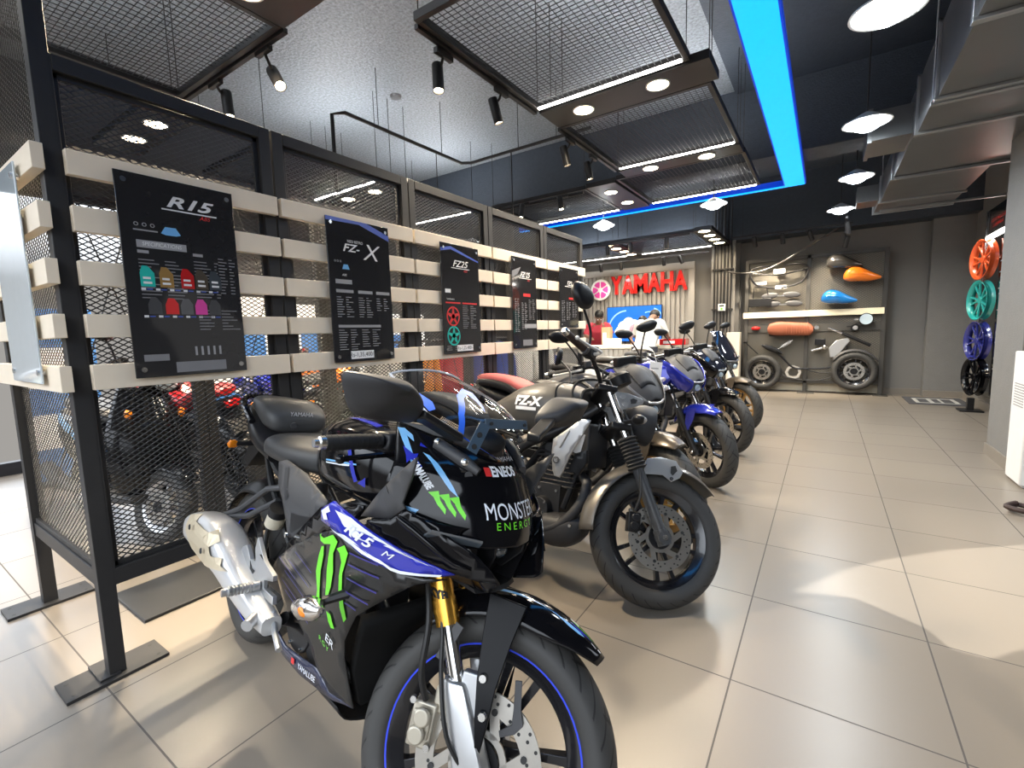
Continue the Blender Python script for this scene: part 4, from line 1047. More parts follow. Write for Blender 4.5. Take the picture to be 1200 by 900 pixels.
    nword('white_lettering', 'white_decal', 'YAMAHA', .012, .952, .014, sx=.9) if 0 else None
    sky = [[(-.168,1.012),(-.157,1.012),(-.145,.985),(-.150,.972)], [(-.147,.953),(-.139,.948),(-.118,.893),(-.113,.872),(-.124,.885),(-.140,.922)], [(-.196,.848),(-.175,.842),(-.180,.836),(-.198,.841)]]
    ndec('pale_blue_flash', 'sky_blue', sky)
    ndec('blue_star', 'blue_deep', [[(-.172,.962),(-.163,.948),(-.155,.95),(-.163,.94),(-.160,.925),(-.172,.938),(-.182,.93),(-.176,.945)], [(-.145,.965),(-.135,.962),(-.140,.972)]])
    mb = refine(text_mb('YAMALUBE', .019, sx=.62, bold=.001), .008); a_ = rad(-58); mb.map(lambda p: npt(-.163 + (p.x*math.cos(a_)*.6 - p.y*math.sin(a_)*.9), .910 + p.x*math.sin(a_) + p.y*math.cos(a_))); project(mb, nb, D, .0045); mb.build('white_lettering', 'white_decal', nose, smooth=0)
    for k in range(3):
        y0 = -.152 + .015*k; z0 = .006 - .004*k; ndec('green_claw', 'claw_green', [[(y0 - .006,.872 + z0),(y0 + .010,.876 + z0),(y0 + .010,.858 + z0),(y0 + .016,.842 + z0),(y0 + .014,.832 + z0),(y0 + .004,.850 + z0),(y0 + .001,.862 + z0)]])
    # mouth with projector lamp and fins
    mo = MB()
    MO = [(.78,.115),(.74,.10),(.70,.075),(.675,.05)]
    mo.grid([[V((xN(0, z) - .075, y*w, z)) for y in (-1,-.5,0,.5,1)] for z, w in MO]); mouth = b.p(mo, 'air_intake', 'black_matte', solid=.004)
    lip = MB()
    for sd in (-1, 1):
        lip.rings([[V((xN(y, z), sd*y, z)), V((xN(y, z) + .004, sd*(y - .012), z - .004)), V((xN(y, z) - .085, sd*(y - .018), z)), V((xN(y, z) - .085, sd*(y + .01), z))] for y, z in ((.118,.80),(.112,.76),(.088,.715),(.058,.678))])
    lip.rings([[V((xN(y, .672) + .0, y, .676)), V((xN(y, .672) + .006, y, .668)), V((xN(y, .672) - .11, y, .675)), V((xN(y, .672) - .11, y, .683))] for y in (-.062,-.03,0,.03,.062)])
    b.p(lip, 'intake_lip', 'black_satin', par=mouth, smooth=30)
    ch_ = MB()
    for sd in (-1, 1):
        inn = [(.10,.815),(.116,.80),(.110,.76),(.086,.715),(.058,.678)]; outr = [(x, -yR(x, z), z) for x, z in ((.575,.843),(.612,.833),(.655,.803),(.705,.768),(.739,.714))]
        rows = []
        for (y, z), (ox, oy, oz) in zip(inn, outr):
            p, q = V((xN(y, z), sd*y, z)), V((ox, sd*oy, oz)); m_ = (p + q)/2 + V((.012, sd*.010, -.004)); rows.append([p, m_, q])
        b.p(MB().grid(csurf(rows, 4, 4)), 'chin_panel', 'black_gloss', solid=.005, par=nose)
    for sd in (-1, 1):
        b.p(MB().prism([(xN(0,.77) - .015, sd*.045, .79), (xN(0,.75) - .012, sd*.042, .75), (xN(0,.70) - .03, sd*.018, .71), (xN(0,.70) - .07, sd*.018, .71), (xN(0,.77) - .07, sd*.05, .79)], (0, sd*.006, 0)), 'intake_fin', 'black_satin', par=mouth, bevel=.002)
    b.p(MB().ball((xN(0,.75) - .055, 0, .755), (.03,.024,.024), 20, 12), 'projector_lamp', 'lens_dark', par=mouth)
    b.p(MB().prism([(.70,-.09,.795),(.64,-.18,.815),(.62,-.185,.80),(.69,-.09,.782)], (0,0,-.004)).mirror_y(), 'position_lamp', 'lens_dark', par=nose)
    # side slot with chrome bolts below the mirror
    for sd in (-1, 1):
        sl = MB().map(lambda p: p); pts = [npt(sd*-.112*-1 if sd > 0 else -.112, .975, 0), npt(sd*.085, .945, 0), npt(sd*.068, .925, 0)]
        sl.tube([p + V((.006, sd*.004, .002)) for p in pts], [.014,.015,.009], 10); b.p(sl, 'mirror_socket', 'dark_grey', par=nose)
        b.p(MB().ball(pts[0] + V((.014, sd*.008, .006)), .009, 12, 8).ball(pts[1] + V((.016, sd*.008, .0)), .011, 12, 8), 'chrome_bolt', 'bolt', par=nose)
        b.p(MB().cyl(npt(sd*.088, .918, 0), npt(sd*.088, .918, .004), .009, seg=14), 'screw_cap', 'dark_grey', par=nose)
    # windscreen
    def scr(l): return [V((x, y, z)) for x, y, z in l]
    def row(x0, z0, l): return scr([(x0 - dx, -y, z0 + dz) for y, dx, dz in reversed(l)] + [(x0, 0, z0)] + [(x0 - dx, y, z0 + dz) for y, dx, dz in l])
    rows = [row(.668,.945,[(.03,.006,.01),(.065,.022,.028),(.105,.055,.052),(.135,.09,.068)]), row(.615,1.03,[(.03,.004,.002),(.068,.022,.012),(.112,.06,.020),(.143,.105,.024)]),
            row(.49,1.105,[(.03,.003,.0),(.068,.016,-.001),(.110,.04,-.006),(.140,.065,-.012)]), row(.36,1.148,[(.03,.002,-.001),(.062,.008,-.005),(.098,.018,-.012),(.122,.03,-.022)])]
    sg = MB().grid(csurf(rows, 5, 4)).tris(); sb = sg.bvh(); ws = b.p(sg, 'windscreen', 'screen', smooth=80)
    gs = csurf(rows, 5, 4)
    b.p(MB().tube([gs[i][0] for i in range(len(gs))] + gs[-1] + [gs[i][-1] for i in range(len(gs) - 1, -1, -1)], .0035, 6), 'screen_edge', 'edge_clear', par=ws)
    ARCS = [[(-.134,1.095),(-.126,1.089),(-.118,1.068),(-.124,1.052),(-.136,1.046),(-.138,1.068)], [(-.11,.999),(-.088,1.047),(-.050,1.088),(-.010,1.106),(.012,1.098),(.0,1.066),(-.010,1.054),(-.008,1.078),(-.015,1.092),(-.038,1.082),(-.076,1.046),(-.100,.997)]]
    for lp in ARCS:
        mb = poly2(lp, .008); mb.map(lambda p: V((.95, p.x, p.y))); project(mb, sb, (-1,0,0), .0015); b.p(mb, 'blue_stripe', 'screen_blue_line', par=ws, smooth=0)
    b.p(MB().ball((.56, 0, .985), (.075,.055,.035), 20, 12), 'instrument_pod', 'black_matte')
    mb = text_mb('YAMAHA', .016); place(mb, (.75, -.03, .965), V((-.25,1,0)).normalized(), V((-.5,0,.9)).normalized()); project(mb, sb, (-1,.15,-.1), .002); b.p(mb, 'emblem', 'txt_grey', par=ws, smooth=0)
    # number plate bracket clipped to the screen
    br = MB().bar((.655,-.075,1.035), (.655,.062,1.035), .022, .003, up=(1,0,.3)).bar((.655,-.075,1.035), (.66,-.112,.975), .026, .003, up=(1,-.4,.2))
    brk = b.p(br, 'plate_bracket', 'bracket_blue', bevel=.0008)
    h = MB()
    for p in ((.6575,-.092,1.01), (.659,-.106,.985), (.6575,.05,1.035), (.6575,-.06,1.035)): h.cyl(p, V(p) + V((.003,-.001,.001)), .006 if p[1] < -.07 else .004, seg=12)
    b.p(h, 'bracket_hole', 'disc_hole', par=brk)
    # mirrors
    for sd in (-1, 1):
        OUT = [(.373,1.108),(.358,1.115),(.285,1.113),(.252,1.105),(.212,1.074),(.198,1.05),(.208,1.026),(.242,1.024),(.335,1.034),(.366,1.080)]
        lp = crv([V((0, y, z)) for y, z in OUT], k=4, closed=True); rs = []
        for x, k, dz in ((.560,.90,0),(.566,.98,0),(.578,1.,0),(.60,.93,.002),(.628,.70,.008),(.645,.42,.013),(.650,.10,.016)):
            rs.append([V((x + (1.068 - p.z)*-.12, sd*(.29 + (p.y - .29)*k - (1 - k)*.01), 1.068 + (p.z - 1.068)*k + dz)) for p in lp])
        mi = b.p(loft(rs, 4), 'mirror', 'black_matte', smooth=60)
        s_ = MB().rings([[V((x + a_*.022, sd*y + c_*.014, z + e_*.012)) for a_, c_, e_ in ((-1,0,-1),(1,0,-.6),(1,0,.8),(-1,0,1))] for x, y, z in ((.625,.125,1.0),(.615,.165,1.02),(.60,.215,1.045))])
        b.p(s_, 'mirror_arm', 'black_satin', par=mi, bevel=.004)
    # tank and its blue edge
    tk = loft([sec(-.075,0,.86,.07,.06), sec(-.04,0,.87,.115,.092,e=2.8), sec(.06,0,.875,.155,.115,e=2.8), sec(.20,0,.875,.165,.118,e=2.8), sec(.33,0,.87,.155,.110,e=2.8), sec(.43,0,.86,.12,.085)], 5)
    tk.tris(); tank = b.p(tk, 'fuel_tank', 'black_gloss', smooth=60); tb = tk.bvh()
    b.p(MB().lathe([(.0001,.004),(.045,.004),(.05,0)], (.12,0,.985), (0,0,1), 24), 'filler_cap', 'dark_grey', par=tank)
    for m_, z, l in (('sky_blue', .875, .16), ('white_decal', .868, .13)): decal(b, 'tank_stripe', m_, [[(.13, z), (.13 + l, z + .012), (.13 + l, z + .008), (.13, z - .004)]], tb, tank)
    decal(b, 'blue_flash', 'blue_deep', [[(.23,.93),(.245,.935),(.30,.845),(.285,.84)], [(.30,.84),(.33,.86),(.33,.835)]], tb, tank)
    mb = poly2([(-.02,.05),(.10,.085),(.26,.10),(.26,.08),(.10,.07)], .02); mb.map(lambda p: V((p.x, p.y, 1.2))); project(mb, tb, (0,0,-1), .002); mb.mirror_y(); mb.build('blue_flash', 'blue_deep', tank, smooth=0)
    # seats
    rs = loft([sec(-.50,0,.815,.10,.035,e=3), sec(-.42,0,.83,.14,.05,e=3), sec(-.28,0,.825,.14,.05,e=3), sec(-.14,0,.825,.115,.05,e=3), sec(-.05,0,.83,.09,.048,e=3), sec(-.02,0,.84,.07,.03)], 5)
    b.p(rs, 'rider_seat', 'seat_leather', smooth=60)
    ps = loft([sec(-.83,0,.975,.045,.018), sec(-.76,0,.97,.085,.03,e=3), sec(-.64,0,.955,.11,.045,e=3), sec(-.54,0,.935,.12,.06,e=3), sec(-.475,0,.915,.105,.045,e=3), sec(-.455,0,.905,.06,.02)], 5)
    pil = b.p(ps, 'pillion_seat', 'seat_leather', smooth=60); pb = ps.bvh()
    b.p(MB().cyl((-.462,-.03,.905), (-.448,-.03,.903), .012, seg=16), 'seat_button', 'panel_grey', par=pil)
    mb = text_mb('YAMAHA', .022, shear=.3); place(mb, (-.2,-.0,.945), V((0,1,0)), V((0,0,1))); project(mb, pb, (-1,0,0), .002); mb.build('seat_lettering', 'txt_grey', pil, smooth=0)
    # tail
    tl = loft([sec(-.40,0,.80,.13,.04,e=3), sec(-.55,0,.845,.14,.055,e=3), sec(-.70,0,.89,.115,.05,e=3), sec(-.84,0,.925,.07,.035,e=3), sec(-.90,0,.94,.04,.02)], 5)
    tail = b.p(tl, 'tail_fairing', 'black_satin', smooth=50)
    b.p(MB().tube([(-.60,-.13,.90), (-.75,-.12,.96), (-.87,-.07,.985), (-.90,0,.985), (-.87,.07,.985), (-.75,.12,.96), (-.60,.13,.90)], .012, 8, smooth=4), 'grab_rail', 'black_gloss', par=tail)
    b.p(MB().box((-.915,-.035,.925), (-.89,.035,.955)), 'tail_lamp', 'lens_red', par=tail, bevel=.005)
    b.p(MB().prism([(-.62,-.05,.84), (-.80,-.05,.86), (-.90,-.05,.70), (-.84,-.05,.68)], (0,.10,0)), 'plate_holder', 'black_satin', par=tail, bevel=.004)
    for sd in (-1, 1):
        ar = b.p(MB().tube([(-.78, sd*.04, .79), (-.79, sd*.13, .785)], [.012,.010], 8), 'turn_signal', 'black_satin', bevel=0)
        b.p(MB().rings([[V((-.79 + .02*math.cos(t)*w_, sd*y, .785 + .028*math.sin(t)*w_)) for t in [2*PI*k/12 for k in range(12)]] for y, w_ in ((.115,.4),(.125,.62),(.145,.58),(.152,.2))]), 'amber_lens', 'amber', par=ar)
    # grey side cover
    SG = [(-.25,.80),(-.20,.815),(-.029,.80),(.072,.776),(.152,.76),(.155,.747),(.111,.713),(.046,.658),(-.003,.619),(-.044,.605),(-.064,.608),(-.089,.648),(-.133,.702)]
    ysc = lambda x, z: -.165 + .35*max(0, z - .74)
    sc_ = panel(SG, ysc, .03); cov = b.p(sc_, 'side_cover', 'panel_grey', solid=.008, bevel=0)
    b.p(panel([(-.18,.795),(-.155,.80),(-.085,.725),(-.10,.705)], lambda x, z: ysc(x, z) - .006, .03), 'cover_slot', 'black_matte', par=cov)
    b.p(panel([(-.05,.68),(.0,.685),(.09,.70),(.02,.655),(-.03,.625),(-.045,.625)], lambda x, z: ysc(x, z) - .006, .03), 'cover_recess', 'black_satin', par=cov)
    b.p(bolts(MB(), [(-.045,-.178,.615)], .008), 'cover_bolt', 'bolt', par=cov)
    b.p(panel([(-.02,.60),(.05,.665),(.15,.745),(.30,.79),(.37,.80),(.36,.775),(.29,.72),(.15,.655),(.03,.57)], lambda x, z: -.175, .03), 'frame_cover', 'black_gloss', solid=.006)
    # frame, swingarm, shock, hugger, small hardware
    f = MB()
    for sd in (-1, 1):
        f.tube([(.34, sd*.06, .80), (.12, sd*.12, .70), (-.10, sd*.12, .56), (-.16, sd*.10, .40)], [.028,.03,.028,.025], 10, smooth=4).tube([(-.08, sd*.11, .66), (-.40, sd*.10, .76), (-.70, sd*.06, .88)], .014, 8).tube([(-.14, sd*.11, .52), (-.42, sd*.10, .70), (-.62, sd*.07, .84)], .012, 8)
    b.p(f, 'main_frame', 'black_satin')
    s_ = MB()
    for sd in (-1, 1): s_.rings([[V((x, sd*(y + dy*.016), z + dz*h)) for dy, dz in ((-1,-1),(1,-1),(1,1),(-1,1))] for x, y, z, h in ((-.12,.10,.40,.03),(-.35,.105,.40,.035),(-.55,.105,.345,.03),(-.70,.105,.306,.025))])
    b.p(s_, 'swingarm', 'black_satin', bevel=.006)
    b.p(MB().cyl((-.20,0,.42), (-.24,0,.72), .028).tube([V((-.20 - .04*t - 0, 0, .46 + .22*t)) + V((.04*math.cos(t*40), .04*math.sin(t*40), 0)) for t in [i/60 for i in range(61)]], .006, 6), 'shock_absorber', 'dark_grey')
    b.p(mudguard(RA, .306, .345, 60, 160, .085, .05, tip=.9), 'rear_hugger', 'black_satin', solid=.004)
    rsv = b.p(MB().cyl((-.235,-.145,.595), (-.215,-.145,.632), .030, seg=20), 'fluid_reservoir', 'reservoir'); b.p(MB().cyl((-.213,-.145,.634), (-.20,-.145,.658), .032, seg=20), 'reservoir_cap', 'black_satin', par=rsv)
    b.p(MB().tube([(-.24,-.145,.60), (-.27,-.15,.56), (-.25,-.16,.50), (-.20,-.17,.46)], .008, 8, smooth=4), 'reservoir_hose', 'hose', par=rsv)
    b.p(MB().tube([(-.585,-.20,.541), (-.45,-.18,.60), (-.31,-.15,.697), (-.22,-.13,.72)], .011, 8).tube([(-.585,-.20,.541), (-.40,-.17,.585), (-.235,-.14,.672)], .011, 8).cyl((-.585,-.18,.541), (-.585,-.22,.541), .016), 'pillion_bracket', 'dark_grey')
    HEEL = [(-.225,.537),(-.19,.553),(-.147,.521),(-.105,.529),(-.118,.566),(-.107,.60),(-.078,.578),(-.04,.549),(.038,.531),(.037,.516),(-.024,.50),(-.023,.476),(.049,.478),(.055,.457),(-.051,.456),(-.076,.467),(-.139,.456),(-.239,.509)]
    hp = b.p(MB().prism([(x, -.225, z) for x, z in HEEL], (0,-.012,0)), 'heel_plate', 'alu', bevel=.003)
    b.p(MB().prism([(x*.55 - .045, -.2375, z*.55 + .227) for x, z in [(-.18,.53),(-.14,.50),(-.10,.50),(-.12,.475),(-.17,.49)]], (0,-.001,0)), 'plate_opening', 'disc_hole', par=hp)
    pg = MB().cyl((-.045,-.24,.478), (-.055,-.335,.474), .013, .011, seg=12)
    for k in range(8): pg.cyl((-.046,-.255 - .009*k,.478), (-.046,-.259 - .009*k,.478), .0145, seg=12)
    b.p(pg, 'foot_peg', 'alu_soft', par=hp); b.p(MB().cyl((.02,-.25,.43), (.06,-.30,.42), .016, seg=12), 'brake_pedal', 'alu', par=hp)
    b.p(MB().tube([(.06,-.235,.44), (.10,-.24,.40), (.16,-.25,.385)], .008, 8), 'pedal_arm', 'alu', par=hp)
    # exhaust
    rs = []
    for x, z, hy, hz in ((-.70,.487,.040,.034),(-.685,.487,.052,.046),(-.62,.497,.058,.058),(-.50,.505,.060,.066),(-.38,.502,.060,.068),(-.28,.487,.056,.060),(-.16,.452,.046,.045),(-.02,.425,.036,.034),(.085,.415,.026,.024)):
        rs.append([p + V((0,0,0)) for p in sec(x, -.245, z, hy, hz, n=24, e=3.2)])
    ex = loft(rs, 4); exo = b.p(ex, 'exhaust', 'silver_paint', smooth=50); eb = ex.bvh()
    sh = [(-.615,.545),(-.50,.575),(-.375,.572),(-.312,.552),(-.282,.541),(-.315,.521),(-.291,.50),(-.19,.515),(-.17,.485),(-.388,.446),(-.511,.462),(-.60,.50)]
    decal(b, 'heat_shield', 'exhaust_shield', [sh], eb, exo, off=.006, step=.03)
    b.p(bolts(MB(), [(-.51,-.318,.535), (-.35,-.318,.50), (.05,-.285,.42)], .010, (0,-1,0), .003), 'shield_bolt', 'disc_hole', par=exo)
    b.p(MB().cyl((-.705,-.245,.487), (-.695,-.245,.487), .030, seg=20), 'exhaust_outlet', 'disc_hole', par=exo)
    b.p(MB().tube([(.22,-.03,.52), (.33,-.04,.45), (.30,-.05,.30), (.12,-.09,.30), (.03,-.13,.36), (.05,-.20,.41)], .018, 10, smooth=4), 'exhaust_header', 'black_satin', par=exo)
    # clip-on bars
    for sd in (-1, 1):
        gi, gt = V((.318, sd*.185, .921)), V((.245, sd*.318, .880)); d = (gt - gi).normalized()
        bar = b.p(MB().tube([(.375, sd*.10, .955), gi, gt], .011, 10).box((.355, sd*.075, .935), (.405, sd*.12, .975)), 'handlebar', 'black_satin', True, smooth=40)
        g_ = MB().cyl(gi + d*.02, gt, .0175, seg=18)
        for k in range(9): g_.cyl(gi + d*(.03 + k*.014), gi + d*(.034 + k*.014), .0183, seg=18)
        b.p(g_, 'grip', 'black_rubber', True, bar); b.p(MB().lathe([(.0001,.024),(.009,.024),(.010,.014),(.015,.012),(.016,0),(.0001,0)], gt, d, 18), 'bar_end', 'bolt', True, bar)
        b.p(MB().box((-.02,-.028,-.022), (.024,.028,.022)).map(lambda p: gi + d*(p.y - .01) + V((p.x, 0, p.z))), 'switch_box', 'black_satin', True, bar, bevel=.006)
        n = V((d.y, -d.x, 0))*(1 if sd > 0 else -1); n = V((abs(n.x), n.y, 0))
        lv = MB().tube([gi + V((.03,0,-.012)) - d*.03, gi + V((.055,0,-.018)) + d*.01, gi + V((.052,0,-.022)) + d*.08, gi + V((.04,0,-.028)) + d*.145], [.010,.008,.0065,.006], 8, smooth=4).ball(gi + V((.04,0,-.028)) + d*.148, .011, 12, 8)
        b.p(lv, 'brake_lever' if sd < 0 else 'clutch_lever', 'black_gloss', True, bar)
    # front turn signals
    for sd in (-1, 1):
        ar = b.p(MB().tube([(.43, sd*.205, .625), (.40, sd*.27, .605)], [.013,.010], 8), 'turn_signal', 'black_satin')
        lens = MB().rings([[V((x + 0, sd*(.295 + .026*math.cos(t)*w_), z + .028*math.sin(t)*w_)) for t in [2*PI*k/14 for k in range(14)]] for x, z, w_ in ((.325,.575,.15),(.335,.578,.6),(.375,.588,1.),(.42,.60,.85),(.445,.607,.3))])
        b.p(lens, 'signal_housing', 'chrome_soft', par=ar, smooth=60); b.p(MB().ball((.40, sd*.313, .594), (.020,.008,.011), 14, 8), 'signal_bulb', 'amber', par=ar)
    # side stand
    b.p(MB().tube([(-.08,.11,.30), (-.02,.24,.14), (.02,.335,.035)], [.014,.012,.010], 8).ball((.02,.335,.035), (.03,.02,.010), 10, 6), 'side_stand', 'black_satin')
    return b
sport_bike()
# ------------------------------------------------------------------ retro and naked motorcycles of the row
def common_rear(b, seatm, tank_x=-.25, rim='rim_black', dark='black_satin', seat2=None, full=True, sdx=0, sdz=0):
    r = b.root
    wheel_parts(r, .306, .130, rim, (0,-1,0), (b.ra, 0, .306), None, .70, .07, .11, name='rear_wheel', detail=False)
    f = MB()
    for sd in (-1, 1):
        f.tube([(.36, sd*.04, .86), (.20, sd*.10, .74), (-.02, sd*.12, .62), (-.16, sd*.11, .42)], [.022,.024,.024,.022], 10, smooth=4).tube([(-.05, sd*.11, .68), (-.40, sd*.10, .74), (-.80, sd*.07, .84)], .014, 8).tube([(-.14, sd*.11, .50), (-.42, sd*.10, .68), (-.62, sd*.08, .78)], .012, 8)
        f.tube([(.36, 0, .78), (.30, sd*.05, .60), (.24, sd*.09, .36)], .016, 8)
    b.p(f, 'main_frame', dark)
    s_ = MB()
    for sd in (-1, 1): s_.rings([[V((x, sd*(y + dy*.016), z + dz*h)) for dy, dz in ((-1,-1),(1,-1),(1,1),(-1,1))] for x, y, z, h in ((-.12,.10,.40,.03),(-.35,.105,.40,.03),(-.66,.105,.306,.025))])
    b.p(s_, 'swingarm', dark, bevel=.005)
    e = MB().box((-.17, -.10, .27), (.22, .10, .47)).cyl((-.02, -.09, .37), (-.02, -.15, .37), .085, .08, 28).cyl((.13, -.09, .35), (.13, -.14, .35), .055, .05, 24).cyl((-.02, .09, .37), (-.02, .15, .37), .09, .085, 28)
    e.box((.10, -.075, .45), (.26, .075, .67)); e.box((.08, -.06, .67), (.25, .06, .71))
    for k in range(8): e.box((.07, -.095, .46 + .023*k), (.285, .095, .466 + .023*k))
    en = b.p(e, 'engine', 'engine', bevel=.005)
    if full: b.p(bolts(MB(), [(-.02 + .075*math.cos(t), -.15, .37 + .075*math.sin(t)) for t in (.3, 1.3, 2.3, 3.3, 4.3, 5.3)] + [(.13 + .045*math.cos(t), -.14, .35 + .045*math.sin(t)) for t in (.8, 2.4, 4.)] + [(.20,-.10,.44),(.10,-.10,.44),(.20,-.10,.29)], .008), 'cover_bolt', 'bolt', par=en)
    ex = b.p(MB().tube([(.26,-.03,.53), (.345,-.07,.50), (.345,-.13,.40), (.27,-.165,.30), (.15,-.165,.25)], .024, 14, smooth=5), 'exhaust_header', 'black_matte')
    m = loft([sec(x, -.17, z, hy, hz, e=3.4) for x, z, hy, hz in ((-.72,.42,.03,.03),(-.70,.42,.055,.055),(-.5,.40,.058,.06),(-.32,.35,.05,.05),(-.15,.29,.04,.035),(.0,.255,.03,.03))], 3); b.p(m, 'silencer', 'black_matte', par=ex, smooth=50)
    b.p(MB().tube([(-.08,.11,.30), (-.02,.24,.14), (.02,.335,.035)], [.014,.012,.010], 8).ball((.02,.335,.035), (.03,.02,.010), 10, 6), 'side_stand', dark)
    b.p(mudguard(b.ra, .306, .36, 50, 150, .085, .05, tip=.9), 'rear_mudguard', dark, solid=.004)
    b.p(MB().prism([(-.80,-.07,.80), (-.93,-.07,.62), (-.90,-.07,.60), (-.74,-.07,.78)], (0,.14,0)), 'plate_holder', dark, bevel=.003)
    b.p(MB().box((-.90,-.05,.80), (-.86,.05,.85)), 'tail_lamp', 'lens_red', bevel=.008)
    for sd in (-1, 1):
        ar = b.p(MB().tube([(-.80, sd*.05, .76), (-.81, sd*.14, .755)], .009, 8), 'turn_signal', dark)
        b.p(MB().ball((-.81, sd*.165, .755), (.022,.035,.018), 14, 8), 'amber_lens', 'amber', par=ar)
    st = loft([sec(x + sdx, 0, z + sdz, w_, h, e=3) for x, z, w_, h in ((-.90,.845,.05,.02),(-.84,.845,.09,.035),(-.70,.845,.115,.04),(-.55,.82,.125,.045),(-.42,.775,.135,.045),(-.28,.76,.11,.045),(-.20,.765,.08,.035))], 5)
    so = b.p(st, 'seat', seatm, smooth=60)
    if seat2: b.p(MB().join(st).map(lambda p: V((p.x - .012, p.y*1.06, p.z - .035))), 'seat_base', seat2, par=so, smooth=60)
    tl = loft([sec(x, 0, z, w_, h, e=3) for x, z, w_, h in ((-.30,.70,.11,.05),(-.5,.74,.12,.05),(-.72,.80,.10,.045),(-.86,.83,.06,.03))], 4); b.p(tl, 'tail_panel', dark, smooth=50)
    return so
def fork_tele(b, low, boots=False, top=.93, zl=.62):
    fo = b.p(MB(), 'fork', 'black_satin') if 0 else None
    for sd in (-1, 1):
        y = .098*sd; f = MB().cyl(b.fk(.30, y), b.fk(zl - .02, y), .026, seg=20).cyl(b.fk(zl - .03, y), b.fk(zl, y), .029, seg=20).cyl((b.fa, y - sd*.03, .298), (b.fa, y + sd*.03, .298), .028, seg=18).cyl(b.fk(.27, y), b.fk(.33, y), .031, seg=18)
        leg = b.p(f, 'fork_leg', low, True)
        b.p(MB().cyl(b.fk(zl, y), b.fk(top, y), .0205, seg=20), 'fork_tube', 'chrome', True, leg)
        b.p(bolts(MB(), [(b.fa, y + sd*.03, .298)], .013, (0, sd, 0), .008), 'axle_nut', 'bolt', True, leg)
        if boots:
            pts = []; n = 9
            for k in range(n*2 + 1): 
                z = zl - .045 + k*(.135/(n*2)); pts.append((z, .046 if k % 2 else .036))
            g = MB(); g.tube([b.fk(z, y) for z, _ in pts], [q for _, q in pts], 24)
            b.p(g, 'fork_boot', 'black_rubber', True, leg, smooth=60)
    b.p(MB().box((b.fk(top).x - .06, -.135, top - .02), (b.fk(top).x + .035, .135, top + .012)), 'top_clamp', 'black_satin', True, bevel=.008)
    b.p(MB().box((b.fk(.76).x - .06, -.135, .735), (b.fk(.76).x + .035, .135, .77)), 'lower_clamp', 'black_satin', True, bevel=.008)
def caliper(b, m='black_satin'):
    c = MB().box((b.fa - .155, -.095, .30), (b.fa - .10, -.05, .385)).cyl((b.fa - .13, -.09, .325), (b.fa - .13, -.112, .325), .019).cyl((b.fa - .125, -.09, .36), (b.fa - .125, -.112, .36), .019)
    co_ = b.p(c, 'brake_caliper', m, True, bevel=.004); b.p(bolts(MB(), [(b.fa - .15, -.095, .39), (b.fa - .105, -.095, .30)], .009), 'caliper_bolt', 'bolt', True, co_)
    b.p(MB().tube([(b.fa - .13, -.10, .39), (b.fa - .12, -.125, .47), (b.fa - .14, -.125, .60), (b.fa - .2, -.10, .80), (b.fa - .30, -.08, .98)], .006, 8, smooth=5), 'brake_hose', 'hose', True, co_)
